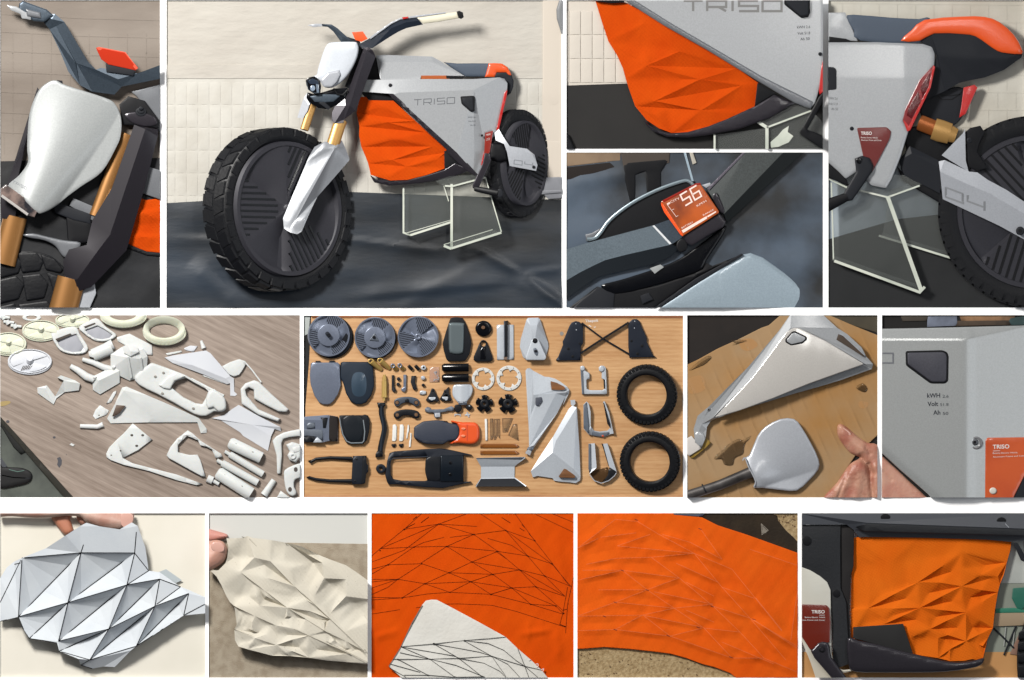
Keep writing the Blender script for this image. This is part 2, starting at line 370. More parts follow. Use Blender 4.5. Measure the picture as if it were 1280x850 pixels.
# ---------------------------------------------------------------- objects
def fin(mb, name, mats, parent=None, label=None, cat=None, group=None, kind=None, sharp=32, soft=0):
    if not mb.v: return None
    bm = bmesh.new(); vs = [bm.verts.new(v) for v in mb.v]
    for f, mi in zip(mb.f, mb.mi):
        try: fc = bm.faces.new([vs[i] for i in f]); fc.material_index = mi; fc.smooth = True
        except ValueError: pass
    if soft:
        bmesh.ops.recalc_face_normals(bm, faces=bm.faces[:])
        top = {v for f in bm.faces if f.material_index == 0 and abs(f.normal.z) > .2 for v in f.verts}
        bmesh.ops.subdivide_edges(bm, edges=[e for e in bm.edges if e.calc_length() > 5], cuts=2, use_grid_fill=True)
        bmesh.ops.triangulate(bm, faces=[f for f in bm.faces if len(f.verts) > 4])
        bmesh.ops.subdivide_edges(bm, edges=[e for e in bm.edges if e.calc_length() > 4], cuts=1, use_grid_fill=True)
        bmesh.ops.triangulate(bm, faces=[f for f in bm.faces if len(f.verts) > 4])
        bm.normal_update()
        lock = {v for e in bm.edges if len(e.link_faces) == 2 and e.calc_face_angle(0) > 1.2 for v in e.verts}
        mv = [v for v in bm.verts if v not in lock]
        for _ in range(soft): bmesh.ops.smooth_vert(bm, verts=mv, factor=.5, use_axis_x=False, use_axis_y=False, use_axis_z=True)
    if CLIP[0]:
        x0, y0, x1, y1 = CLIP[0]
        for co, no, out in (((x0, 0, 0), (-1, 0, 0), min(v[0] for v in mb.v) < x0), ((x1, 0, 0), (1, 0, 0), max(v[0] for v in mb.v) > x1),
                            ((0, y0, 0), (0, -1, 0), min(v[1] for v in mb.v) < y0), ((0, y1, 0), (0, 1, 0), max(v[1] for v in mb.v) > y1)):
            if out and bm.verts:
                g = bmesh.ops.bisect_plane(bm, geom=bm.verts[:]+bm.edges[:]+bm.faces[:], plane_co=co, plane_no=no, clear_outer=True, dist=1e-4)
                ed = [e for e in g['geom_cut'] if isinstance(e, bmesh.types.BMEdge) and e.is_boundary]
                if ed:
                    try: bmesh.ops.triangle_fill(bm, edges=ed, use_beauty=True, normal=no)
                    except Exception: pass
    if not bm.verts or not bm.faces: bm.free(); return None
    if parent is not None and parent.type == 'EMPTY' and not parent.get('_set'):
        pass
    bmesh.ops.recalc_face_normals(bm, faces=bm.faces[:])
    if parent is None:
        X = [v.co.x for v in bm.verts]; Yy = [v.co.y for v in bm.verts]; Dd = [v.co.z for v in bm.verts]
        org = Vector(W((min(X)+max(X))/2, max(Yy), (min(Dd)+max(Dd))/2))
    else: org = ORG[parent.name]
    for v in bm.verts: v.co = Vector(W(*v.co))-org
    bmesh.ops.reverse_faces(bm, faces=bm.faces[:])
    bmesh.ops.recalc_face_normals(bm, faces=bm.faces[:])
    me = bpy.data.meshes.new(name); bm.to_mesh(me); bm.free()
    me.set_sharp_from_angle(angle=math.radians(sharp))
    for m in (mats if isinstance(mats, (list, tuple)) else [mats]): me.materials.append(m)
    o = bpy.data.objects.new(name, me); col.objects.link(o)
    if parent is None: o.location = org
    else: o.parent = parent
    ORG[o.name] = org
    if parent is not None and parent.name in CHAIN: ORG[o.name] = ORG[parent.name]
    if label: o['label'] = label
    if cat: o['category'] = cat
    if group: o['group'] = group
    if kind: o['kind'] = kind
    return o
ORG = {}; CHAIN = set()
from mathutils.bvhtree import BVHTree
def on(objs, off=.3):
    """depth function that follows the front of finished objects, so prints and strokes lie on the surface"""
    vs = []; fs = []
    for o in (objs if isinstance(objs, (list, tuple)) else [objs]):
        g = ORG[o.name]; n = len(vs)
        for v in o.data.vertices: c = v.co+g; vs.append((c.x*100+640, 425-c.z*100, -c.y*100/DS[0]))
        fs += [tuple(i+n for i in p.vertices) for p in o.data.polygons]
    T_ = BVHTree.FromPolygons(vs, fs); top = sum(v[2] for v in vs)/len(vs)
    def fn(X, Y):
        X = np.asarray(X, float); Y = np.asarray(Y, float); out = np.full(X.shape, top); xf, yf, of = X.ravel(), Y.ravel(), out.ravel()
        for i in range(len(xf)):
            h = T_.ray_cast(Vector((xf[i], yf[i], 1000)), Vector((0, 0, -1)))
            if h[0] is not None: of[i] = h[0].z
        return of.reshape(X.shape)+off
    return fn
def thing(name, label, cat, at, group=None):
    o = bpy.data.objects.new(name, None); col.objects.link(o); o.location = W(*at); o.empty_display_size = .1
    o['label'] = label; o['category'] = cat
    if group: o['group'] = group
    ORG[o.name] = Vector(W(*at)); return o
def S(name, parent, m, pts, d=4, label=None, cat=None, group=None, kind=None, sharp=32, **k):
    return fin(shell(MB(), pts, d, **k), name, m, parent, label, cat, group, kind, sharp)
def F(name, parent, m, pts, inner=(), edges=(), label=None, cat=None, group=None, sharp=12, soft=0, **k):
    return fin(facet(MB(), pts, inner, edges, **k), name, m, parent, label, cat, group, None, sharp, soft)
def T(name, parent, m, pts, r, label=None, cat=None, group=None, sharp=32, **k):
    return fin(tube(MB(), pts, r, **k), name, m, parent, label, cat, group, None, sharp)
def R(name, parent, m, pts, wd, d, label=None, cat=None, group=None, **k):
    return fin(ribbon(MB(), pts, wd, d, **k), name, m, parent, label, cat, group)
def disc(name, parent, m, x, y, r, d, ry=None, H=0, hole=0, **k):
    return S(name, parent, m, ell(x, y, r, ry or r, 28), d, holes=[ell(x, y, hole, hole*(ry or r)/r, 18)] if hole else (), H=H, **k)
def net(name, parent, m, f, outline, ridges, valleys, base, up=2., dip=6., th=6, sharp=30, soft=2, **kw):
    """pressed cloth: flat facets between raised ridge lines and sunken valley lines ('x,y x,y ...' polylines, optional '|dip')"""
    fn = base if callable(base) else (lambda X, Y: base)
    P_ = []; key = {}
    def pid(p, dz):
        k = (round(p[0], 1), round(p[1], 1))
        if k not in key: key[k] = len(P_); P_.append((p[0], p[1], float(fn(p[0], p[1]))+dz))
        return key[k]
    out = f(outline)
    for p in out: pid(p, 0)
    n0 = len(P_); E = []
    for q in ridges:
        pp_ = f(q)
        for a, b in zip(pp_, pp_[1:]):
            ia_, ib_ = pid(a, up), pid(b, up)
            if ia_ != ib_: E.append((ia_, ib_))
    for q in valleys:
        q, _, dd = q.partition('|'); dd = float(dd) if dd else dip; pp_ = f(q)
        for a, b in zip(pp_, pp_[1:]):
            prev = pid(a, up); za = P_[prev][2]; ib_ = pid(b, up); zb = P_[ib_][2]
            for t in (.25, .5, .75):
                p = (a[0]+(b[0]-a[0])*t, a[1]+(b[1]-a[1])*t); P_.append((p[0], p[1], za+(zb-za)*t-dd*math.sin(math.pi*t)**.8)); k = len(P_)-1
                E.append((prev, k)); prev = k
            E.append((prev, ib_))
    E = [e for e in E if not (e[0] < n0 and e[1] < n0 and abs(e[0]-e[1]) in (1, n0-1))]
    return fin(facet(MB(), P_[:n0], P_[n0:], E, th=th), name, m, parent, sharp=sharp, soft=soft, **kw)
def dup(o, dx, dy, label=None, parent=None):
    c = o.copy(); col.objects.link(c)
    if parent is None and o.parent is None: c.location = o.location+Vector((dx/100., 0, -dy/100.))
    elif parent is not None and o.parent is not None: c.parent = parent
    if label: c['label'] = label
    for ch in list(o.children): k = dup(ch, 0, 0, None, c)
    return c
def text_mesh(s, bold=False):
    cu = bpy.data.curves.new('t', 'FONT'); cu.body = s; cu.size = 1; cu.resolution_u = 3
    if bold: cu.offset = .018
    o = bpy.data.objects.new('t', cu); col.objects.link(o)
    dg = bpy.context.evaluated_depsgraph_get(); me = bpy.data.meshes.new_from_object(o.evaluated_get(dg))
    V = [tuple(v.co) for v in me.vertices]; Fc = [tuple(p.vertices) for p in me.polygons]
    bpy.data.objects.remove(o); bpy.data.curves.remove(cu); bpy.data.meshes.remove(me)
    return V, Fc
def text(mb, s, p0, p1, h, d, th=.3, mi=0, up=None, bold=None):
    """lettering with its baseline from p0 to p1, cap height h px, laid at depth d"""
    V, Fc = text_mesh(s, h > 3 if bold is None else bold)
    if not V: return mb
    x0 = min(v[0] for v in V); x1 = max(v[0] for v in V); p0 = np.array(p0[:2]); p1 = np.array(p1[:2]); u = p1-p0
    L = np.linalg.norm(u)
    un = np.array(up) if up else np.array([u[1], -u[0]])/L
    Q = [p0+u*((v[0]-x0)/(x1-x0))+un*h*v[1]/.70 for v in V]
    fn = depthfn(d, [p0, p1]); Z = np.asarray(fn(np.array([q[0] for q in Q]), np.array([q[1] for q in Q])), float)
    n = len(Q); cnt = {}
    for f in Fc:
        for i in range(len(f)): a, b = f[i], f[(i+1) % len(f)]; cnt.setdefault((min(a, b), max(a, b)), []).append((a, b))
    fs = list(Fc)+[tuple(i+n for i in reversed(f)) for f in Fc]
    for k, l in cnt.items():
        if len(l) == 1: a, b = l[0]; fs.append((b, a, a+n, b+n))
    mb.add([(q[0], q[1], z) for q, z in zip(Q, Z)]+[(q[0], q[1], z-th) for q, z in zip(Q, Z)], fs, mi)
    return mb
GLY = {'T': [[(0, 0), (1, 0)], [(.5, 0), (.5, 1)]], 'R': [[(0, 1), (0, 0), (1, 0), (1, .6), (0, .6)], [(.6, .6), (1, 1)]], 'I': [[(.1, 0), (.1, 1)]],
       'S': [[(1, 0), (0, 0), (0, .5), (1, .5), (1, 1), (0, 1)]], 'O': [[(0, 0), (1, 0), (1, 1), (0, 1), (0, 0)]], '5': [[(1, 0), (0, 0), (0, .5), (1, .5), (1, 1), (0, 1)]],
       '6': [[(1, 0), (0, 0), (0, 1), (1, 1), (1, .5), (0, .5)]], '0': [[(0, 0), (1, 0), (1, 1), (0, 1), (0, 0)]], '4': [[(0, 0), (0, .6), (1, .6)], [(1, 0), (1, 1)]]}
def letter(parent, m, s, p0, p1, h, d, **k):
    return fin(text(MB(), s, p0, p1, h, d, **k), 'lettering', m, parent)
def squash(mb, d0, k, n0=0):
    mb.v = mb.v[:n0]+[(x, y, d0+(z-d0)*k) for x, y, z in mb.v[n0:]]; return mb
def strokes(mb, s, p0, ux, uy, wid, d, gap=.35, th=.3, mi=0):
    """square block lettering: p0 top left, ux = vector of one glyph's width, uy = vector of the height"""
    x = 0; p0 = np.array(p0[:2]); ux = np.array(ux); uy = np.array(uy)
    for ch in s:
        for st in GLY[ch]: ribbon(mb, [p0+ux*(x+a)+uy*b for a, b in st], wid, d, th, mi, step=1.5 if callable(d) else None)
        x += (.2 if ch == 'I' else 1)+gap
    return mb
def creases(base, lst, noise=0., bulge=None):
    """cloth depth function: base depth plus folds (x1,y1,x2,y2,amp,w_left,w_right), in sheet pixels"""
    def fn(X, Y):
        X = np.asarray(X, float); Y = np.asarray(Y, float); Z = np.full(X.shape, float(base))
        for (x1, y1, x2, y2, a, w1, w2) in lst:
            dx, dy = x2-x1, y2-y1; L = math.hypot(dx, dy)
            t = ((X-x1)*dx+(Y-y1)*dy)/(L*L); s = ((X-x1)*dy-(Y-y1)*dx)/L
            ww = np.where(s > 0, w1, w2); k = np.clip(1-np.abs(s)/ww, 0, 1)
            e = np.clip(np.minimum(t, 1-t)*3.2+.12, 0, 1); e = np.where((t < -.04) | (t > 1.04), 0, e)
            Z += a*k*e
        if noise: Z += noise*(np.sin(X*.21+Y*.13)+np.sin(X*.07-Y*.17+1.3)+.5*np.sin(X*.4+Y*.3))
        if bulge: Z += bulge(X, Y)
        return Z
    return fn
def screw(parent, m, x, y, r, d):
    mb = shell(MB(), ell(x, y, r, r, 16), d, th=2, r=r*.35); shell(mb, ell(x, y, r*.45, r*.45, 6), d+.15, th=1, r=0, mi=1)
    return fin(mb, 'screw', [m, BLACK], parent)
# ---------------------------------------------------------------- shared materials
WHITEB = mat('board_white', (255, 255, 255), .8, spec=.1); WHITEB.node_tree.nodes['Principled BSDF'].inputs['Base Color'].default_value = (.95, .95, .95, 1)
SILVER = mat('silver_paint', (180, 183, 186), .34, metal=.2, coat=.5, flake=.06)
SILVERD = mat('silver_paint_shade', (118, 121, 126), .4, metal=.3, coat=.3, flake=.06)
PALE = mat('pale_silver_paint', (190, 194, 201), .32, metal=.15, coat=.4, flake=.06)
STEELB = mat('blue_grey_metal', (84, 97, 110), .38, metal=.55, flake=.14)
GUARD = mat('dark_violet_paint', (66, 62, 70), .32, metal=.4, coat=.3, flake=.12)
BLACK = mat('black_plastic', (26, 27, 32), .45, spec=.3)
BLACKG = mat('black_gloss', (20, 22, 28), .18, spec=.5)
INK = mat('black_ink', (24, 22, 26), .8, spec=.05)
DARK = mat('charcoal_plastic', (46, 49, 56), .5, spec=.3)
NAVY = mat('navy_plastic', (42, 52, 68), .45, spec=.35, bump=(40, .1))
RUBBER = mat('tyre_rubber', (22, 24, 30), .42, spec=.4, bump=(30, .1))
GREYR = mat('grey_wheel_plastic', (66, 66, 74), .45, metal=.25, flake=.08)
WHEELB = mat('blue_grey_wheel', (132, 141, 160), .28, metal=.4, flake=.06)
GOLD = mat('gold_anodised', (204, 158, 92), .34, metal=.5)
BRASS = mat('brass', (226, 190, 112), .28, metal=.4)
ORCLOTH = weave('orange_cloth', (232, 88, 14), 60, .35, rgb2=(214, 72, 8))
ORANGE = mat('orange_plastic', (246, 92, 30), .35, coat=.3)
REDGL = mat('red_lens', (200, 30, 26), .3, coat=.2)
REDLBL = mat('red_label', (160, 44, 30), .25, coat=.6)
SEATC = mat('slate_seat_skin', (86, 98, 114), .6, spec=.3, bump=(60, .15))
LETTER = mat('grey_lettering', (120, 124, 130), .5)
LETTERD = mat('dark_lettering', (70, 74, 84), .5)
WLET = mat('white_lettering', (250, 245, 240), .6)
ACR = clear('clear_acrylic', (214, 222, 216), .06)
ACRE = mat('acrylic_edge', (236, 240, 226), .3, coat=.4, var=((206, 214, 200), 2.5))
CREAM = mat('cream_grip', (238, 232, 208), .5)
SKIN = mat('skin', (224, 174, 150), .5, spec=.35, sss=.12, var=((206, 140, 120), 3.0), bump=(26, .25))
NAIL = mat('fingernail', (232, 182, 166), .25, coat=.4)
# ---------------------------------------------------------------- the sheet that carries all the pictures
CLIP[0] = None
CELLS = [(0, 0, 200, 384.3), (208, 0, 702, 384.5), (708, 0, 1028.6, 186.2), (708, 190.5, 1028.6, 384.5), (1035.5, 0, 1281, 384.5), (0, 394, 374.8, 621.8), (379.6, 394.5, 853.8, 621.5), (859, 394, 1096.8, 621.8), (1102.5, 394, 1281, 621.8), (0, 641.5, 256.5, 847), (261, 641.5, 459.6, 847), (464.3, 641.5, 717, 847), (721.7, 641.5, 997, 847), (1002.3, 641.5, 1281, 847)]
mb = box(MB(), -30, -30, 1310, 880, -12, -1.5)
shell(mb, [(-30, -30), (1310, -30), (1310, 880), (-30, 880)], 4.5, r=0, bot=-1.2, holes=[[(a, b), (c_, b), (c_, e), (a, e)] for a, b, c_, e in CELLS])
fin(mb, 'backing_board', WHITEB, kind='structure', label='white board between the pictures')
def ground(name, m, rect, d=1.2, th=1.4, h=None, step=None, kind='structure', **k):
    x0, y0, x1, y1 = rect
    return S(name, None, m, [(x0, y0), (x1, y0), (x1, y1), (x0, y1)], h or d, th=th, r=0, kind=kind, step=step, bot=-1, **k)
def tiles(mb, x0, y0, x1, y1, tw, thh, d, mi=0, skew=0, gap=1.1):
    y = y0
    while y < y1:
        x = x0
        while x < x1:
            sx = skew*(x-x0)
            shell(mb, [(x+gap*.5, y+sx), (x+tw-gap*.5, y+sx+skew*tw), (x+tw-gap*.5, y+thh-gap+sx+skew*tw), (x+gap*.5, y+thh-gap+sx)], d, th=2.5, r=.9, mi=mi)
            x += tw
        y += thh
    return mb
def wheel_face(mb, C, B, R, w, mi=0, rib=1, flip=1, phase=0, hub=.16, nb=3, depth=.07, ribs=9):
    """pinwheel disc: three plain scooped blades between three ribbed sectors"""
    U, V, N = B; C = np.array(C, float); nr, na = 14, 96; vs = []; fs = []
    sec = 2*math.pi/nb
    def hh(r, a):
        q = ((a-phase)*flip) % sec/sec
        base = w
        if q < .5:
            k = q/.5; return base-R*depth*1.9*(1-k)**1.4*min(1, max(0, (r/R-hub))*3)*min(1, (1-r/R)*9)
        return base-R*.012
    for i in range(nr+1):
        r = R*i/nr
        for k in range(na):
            a = 2*math.pi*k/na; e = U*math.cos(a)+V*math.sin(a); vs.append(C+e*r+N*(hh(r, a) if i else w))
    for i in range(nr):
        for k in range(na): fs.append((i*na+k, i*na+(k+1) % na, (i+1)*na+(k+1) % na, (i+1)*na+k))
    o = len(vs)
    for k in range(na):
        a = 2*math.pi*k/na; e = U*math.cos(a)+V*math.sin(a); vs.append(C+e*R+N*(w-R*.16))
    for k in range(na): fs.append((nr*na+k, nr*na+(k+1) % na, o+(k+1) % na, o+k))
    fs.append(tuple(o+k for k in range(na)))
    mb.add(vs, fs, mi)
    for j in range(nb):
        am = phase+flip*(sec*j+sec*.75); mx = U*math.cos(am)+V*math.sin(am); tx = np.cross(mx, N)
        for q in range(ribs):
            s = (q-(ribs-1)/2)/ribs*2*math.sin(sec*.24)*R*.92
            r0 = max(R*.2, abs(s)/math.tan(sec*.235)); r1 = math.sqrt(max(0, (R*.93)**2-s*s))
            if r1-r0 < R*.06: continue
            hw = R*.016
            c_ = [C+mx*a+tx*(s+b)+N*zz for zz in (w-R*.03, w+R*.006) for a in (r0, r1) for b in (-hw, hw)]
            mb.add(c_, [(0, 1, 3, 2), (4, 6, 7, 5), (0, 4, 5, 1), (2, 3, 7, 6), (0, 2, 6, 4), (1, 5, 7, 3)], rib)
    revolve(mb, C, B, [(R*hub, w-R*.04), (R*hub, w+R*.03), (R*hub*.8, w+R*.045), (0.01, w+R*.045)], 28, mi, closed=False)
    revolve(mb, C, B, [(R*.93, w-R*.05), (R*.94, w+R*.03), (R*1.0, w+R*.03), (R*1.01, w-R*.05)], 72, mi, closed=True)
def tyre(mb, C, B, R, wd, rin, mi=0, blocks=34, rows=2, bh=.035):
    h = wd/2
    prof = [(rin, -h*.7), (rin, h*.7), (rin+(R-rin)*.25, h*.95), (R*.93, h*.98), (R*.97, h*.82), (R*.985, h*.4), (R*.985, -h*.4), (R*.97, -h*.82), (R*.93, -h*.98), (rin+(R-rin)*.25, -h*.95)]
    revolve(mb, C, B, prof, 80, mi)
    for k in range(blocks):
        a = 2*math.pi*k/blocks; da = 2*math.pi/blocks
        for j in range(rows):
            w0 = -h*.86+j*(1.72*h/rows); w1 = w0+1.72*h/rows*.9; of = (j % 2)*da*.5
            local_box(mb, C, B, R*.955, R*(1+.004), a+of+da*.06, a+of+da*.92, w0, w1, mi, tap=.1, skew=da*.12*(1 if j % 2 else -1))
        for sg in (1, -1):
            local_box(mb, C, B, R*.90, R*.985, a+da*.06, a+da*.9, sg*h*.9, sg*h*1.04, mi, tap=.12)
# ================================================================ picture 2: the whole motorcycle
CLIP[0] = (208, 0, 702, 384.5); DS[0] = .42
A = frame(205, 0, 4.25); Bf = frame(205, 190, 4.25); Cf = frame(430, 0, 4.25); Df = frame(430, 190, 4.25)
WALLM = mat('cream_wall_paint', (213, 208, 198), .85, spec=.1, bump=(7, .9, 8), vscale=(.55, 1, 1.3), var=((205, 199, 189), 1.5))
TILEM = mat('cream_wall_tile', (222, 219, 210), .8, spec=.05, bump=(7, .5), var=((212, 208, 198), 2.5))
VINYL = mat('dark_vinyl_sheet', (54, 68, 84), .34, spec=.6, bump=(3.0, .3), var=((32, 37, 42), .5, .38, .56), vscale=(.5, 1, 1.6))
mb = MB(); box(mb, 208, 0, 702, 256, -1, 1); box(mb, 208, 81, 702, 98, 0, 4.2); box(mb, 208, 98.0, 702, 256, 0, 1.8, 1)
tiles(mb, 205, 103, 700, 255, 14.2, 28.5, 2.7, 1, gap=.6)
fin(mb, 'wall', [WALLM, TILEM], kind='structure', label='cream painted wall with a tiled lower band')
mb = MB(); shell(mb, Cf('1056,-10 1170,-10 1170,560 1056,560'), 8, th=9, r=1.5); shell(mb, Df('1056,-60 1170,-60 1170,135 1056,135'), 8, th=9, r=1.5)
box(mb, 678, 100, 703, 224, -1, 7.5)
cl = thing('wall_column', 'pale beige column at the right end of the cream wall behind the motorcycle', 'column', (690, 249, 4))
fin(mb, 'shaft', mat('beige_column_paint', (222, 211, 196), .7), cl)
mb = MB(); shell(mb, Df('1050,135 1170,133 1170,245 1085,250 1050,215'), 14, th=15, r=1); shell(mb, Df('1050,205 1170,200 1170,215 1050,225'), 18, th=18, r=1)
fin(mb, 'base_rail', mat('grey_metal_skirting', (150, 152, 158), .4, metal=.4), cl)
o = S('hanging_object', None, mat('dull_grey_plastic', (128, 130, 132), .5), Cf('1145,-5 1175,-5 1175,185 1155,180 1130,100 1128,50'), 16, r=2, th=10, H=3, Wd=8,
  label='rounded grey object cut off by the top right edge of the whole motorcycle picture', cat='equipment')
def floor_h(y0, y1, dm, wr, amp=1.):
    def fn(X, Y):
        t = np.clip((Y-y0)/(y1-y0), 0, 1.05); Z = 5+dm*t
        for (x1, yy1, x2, yy2, a, w1, w2) in wr:
            dx, dy = x2-x1, yy2-yy1; L = math.hypot(dx, dy); tt = ((X-x1)*dx+(Y-yy1)*dy)/(L*L); s = ((X-x1)*dy-(Y-yy1)*dx)/L
            Z = Z+np.where((tt > -.05) & (tt < 1.05), a*np.exp(-(s/np.where(s > 0, w1, w2))**2)*np.clip(np.minimum(tt, 1-tt)*4+.2, 0, 1), 0)
        return Z+amp*(np.sin(X*.035+Y*.09)+.6*np.sin(X*.021-Y*.14+2)+.3*np.sin(X*.11+Y*.05))
    return fn
wr = [(208, 297, 440, 300, 2.5, 3, 9), (430, 297, 560, 313, 3, 2, 7), (590, 306, 652, 342, 3.5, 3, 6), (652, 342, 703, 335, 2, 3, 6), (655, 345, 703, 384, 4, 6, 3), (430, 372, 640, 352, 4, 14, 5), (240, 330, 300, 384, 3, 14, 10), (500, 384, 600, 330, 2, 9, 9), (640, 350, 700, 375, 3, 8, 8)]
FL2 = floor_h(250, 385, 9, wr, .8)
S('floor', None, VINYL, [(206, 254), (440, 240), (600, 246), (704, 250), (704, 388), (206, 388)], FL2, th=70, r=0, step=3.2, bot=-1, kind='structure', label='dark vinyl floor sheet under the motorcycle')

bk = thing('motorcycle', 'complete silver and orange electric motorcycle, whole from front wheel to tail, on a clear stand', 'motorcycle', (470, 290, 60))
# rear wheel
rw = basis(60, 10)
mb = MB(); tyre(mb, (646, 204, 30), rw, 67, 17, 53, blocks=40); squash(mb, 30, .45)
rwo = fin(mb, 'wheel', RUBBER, bk, label='rear wheel')
mb = MB(); wheel_face(mb, (649, 204, 31), rw, 53, 9, phase=.6, depth=.16); squash(mb, 31, .45)
fin(mb, 'wheel_disc', [GREYR, BLACK], rwo)
mb = MB(); tube(mb, [(649, 204, 31), (666, 204, 42)], 7, 20); fin(mb, 'axle', GREYR, rwo)
# front wheel
fw = basis(39, 14, 3)
mb = MB(); tyre(mb, (346, 262, 64), fw, 102, 46, 84, blocks=30, rows=2, bh=.05); squash(mb, 64, .8)
fwo = fin(mb, 'wheel', RUBBER, bk, label='large front wheel with blocky tread')
mb = MB(); wheel_face(mb, (347, 262, 65), fw, 84, 21, phase=-.75, hub=.08, ribs=10, depth=.1); squash(mb, 65, .8)
fin(mb, 'wheel_disc', [GREYR, BLACKG], fwo)
# seat
st = S('seat', bk, SEATC, Cf('528,330 600,337 700,336 800,337 770,408 648,407 590,372'), 40, r=3, th=12, H=2, Wd=10)
S('seat_cushion', st, ORANGE, Cf('768,337 800,335 840,338 868,356 885,385 890,402 870,398 862,385 812,385 800,410 748,410'), 43, r=3, th=14, H=2, Wd=8, label='orange rear cushion')
S('tail_cover', bk, DARK, Cf('808,386 862,384 890,396 902,430 900,462 886,496 866,508 868,440 850,418 800,412'), 42, r=2, th=14)
# tank cover
F('tank_cover', bk, SILVER, Cf('170,296,52 205,291,50 468,300,48 508,322,50 648,408,58 545,402,62 410,402,64 405,420,66 195,424,66 188,400,64'), Cf('196,330,62 470,330,60'), [(10, 11), (1, 10), (10, 8), (11, 2), (11, 4), (3, 11)], th=14)
S('dark_insert', bk, BLACK, Cf('120,424 165,298 188,330 196,424'), 50, r=1, th=8)
S('amber_strip', bk, mat('amber_strip', (180, 88, 26), .35), Cf('410,401 545,401 560,420 410,420'), 66.5, r=.4, th=4)
S('gap_insert', bk, BLACK, Cf('542,402 640,403 650,412 545,418'), 66.8, r=.4, th=4)
# side panel
sp_ = Cf('98,424,72 200,424,74 400,420,74 690,420,74 825,411,68 852,418,64 868,442,58 866,480,56 822,670,52 790,760,50')+Df('755,10,50 735,75,54 712,128,58 600,4,82')+Cf('262,502,86 235,497,84 96,486,76')
spn = Cf('292,492,86 690,478,88')+Df('690,88,64')
pan = F('side_panel', bk, SILVER, sp_, spn, [(17, 18), (18, 4), (18, 19), (19, 12), (17, 14), (17, 1), (18, 3), (18, 13)], th=8, sharp=8)
S('panel_edge', pan, GUARD, Cf('232,496 262,498 600,795')+Df('605,0 712,122 706,134 650,98 548,2')+Cf('545,795'), (76, -.10, -.10), r=1, th=6)
mb = MB(); strokes(mb, 'TRISO', Cf((372, 530)), (40/4.25, -.55), (-.2, 31/4.25), .9, on(pan, .35), gap=.3, th=1)
fin(mb, 'lettering', mat('graphite_lettering', (98, 102, 108), .5), pan)
mb = MB(); shell(mb, Cf('618,512 690,508 696,520 694,594 672,594 624,552'), 89, th=4, r=1, c=1.5); shell(mb, Cf('626,519 684,516 688,586 674,586 632,548'), 90, th=2, r=1, mi=1, c=1)
fin(mb, 'charge_port', [BLACK, DARK], pan)
for q_, a_, b_, d_ in (('kWH 2.6', (660, 627), (698, 626), 88.8), ('Volt 51.8', (660, 648), (698, 647), 87.4), ('Ah 50', (671, 669), (698, 668), 86)): letter(pan, LETTERD, q_, Cf(a_), Cf(b_), 1.8, on(pan, .3))
screw(pan, DARK, *Cf((246, 453)), 2.4, 82); screw(pan, BLACK, *Cf((733, 720)), 1.6, 73)
lb = S('name_plate', pan, REDLBL, Cf('750,706 793,693 775,808 742,850'), 68, r=.8, th=6)
for q_, a_, b_, h_ in (('TRISO', (757, 722), (780, 714), 2), ('Battery Electric Vehicle', (757, 740), (776, 735), 1.1), ('Aluminum Frame', (755, 748), (774, 743), 1.1)): letter(lb, WLET, q_, Cf(a_), Cf(b_), h_, on(lb))
S('tail_light', bk, REDGL, Cf('852,492 868,478 864,510 822,690 808,692 818,650'), 62, r=.8, th=8)
S('tail_light', bk, REDGL, Df('746,-6 762,-4 748,40 735,72 728,70 738,20'), 60, r=.8, th=8)
# under-band, cloth bag, tray
S('frame_rail', bk, BLACK, Cf('88,487 238,497 270,540 120,530'), 60, r=.6, th=12)
bag = net('battery_bag', bk, ORCLOTH, Cf, '84,515 118,515 130,532 262,535 400,660 545,795 532,817 535,895 440,929 340,955 245,959 142,929 128,867 108,817 92,780 80,720 82,670 66,600',
  ['66,600 200,565 380,642 230,650 66,600', '82,670 230,650 440,705 270,738 82,670', '92,780 270,738 470,778 255,850 92,780', '255,850 470,778 540,812 335,885 255,850', '128,867 255,850 335,885 245,959', '128,867 245,930', '335,885 500,845 535,895', '335,885 440,929', '200,565 262,535', '380,642 400,660', '440,705 470,778', '200,565 84,515'],
  ['66,600 380,642|5', '82,670 440,705|6', '92,780 470,778|7', '255,850 540,812|6', '128,867 335,885|5', '335,885 535,895|4', '230,650 400,660|2'], lambda x, y: 56+12*max(0, 1-((x-505)/62)**2), up=3, th=26)
mb = MB(); shell(mb, Df('138,122 175,146 280,155 350,148 440,124 533,96 590,60 640,80 662,100 560,140 400,166 240,178 160,162'), (66, .02, -.3), th=20, r=1.5, c=1)
tr = fin(mb, 'bag_tray', GUARD, bk)
S('side_cover', bk, BLACK, Df('532,-5 552,-5 650,98 600,62 534,92'), 62, r=.6, th=8)
# swing arm and rear mechanics
S('motor_housing', bk, BLACK, Cf('778,755 845,762 870,800')+Df('868,45 820,55 772,40 768,0'), 62, r=3, th=30, H=5, Wd=10)
sw = F('swing_arm', bk, PALE, Cf('800,706,60 822,686,62 848,730,70 880,776,74 972,790,72')+Df('1012,14,72 1028,70,72 1020,100,72 880,74,76 866,0,76')+Cf('850,765,72 806,745,64'), Df('1000,10,76'), [(3, 12), (12, 8), (3, 9)], th=7)
mb = MB(); strokes(mb, '04', Df((905, 42)), (10, 1.5), (-.5, 5.0), 1.2, on(sw, .3), gap=.3, th=.8)
fin(mb, 'lettering', mat('pale_grey_print', (140, 144, 150), .5), sw)
screw(sw, DARK, *Df((1008, 80)), 2, 76)
cr_ = S('pedal_crank', bk, GUARD, Df('748,6 776,8 782,42 768,72 752,110 716,192 684,194 684,172 736,60'), 96, r=1.6, th=8)
T('foot_peg', cr_, BLACK, [Df((700, 196))+(98,), Df((745, 205))+(108,), Df((822, 220))+(116,)], [3.4, 4, 4.4], n=16)
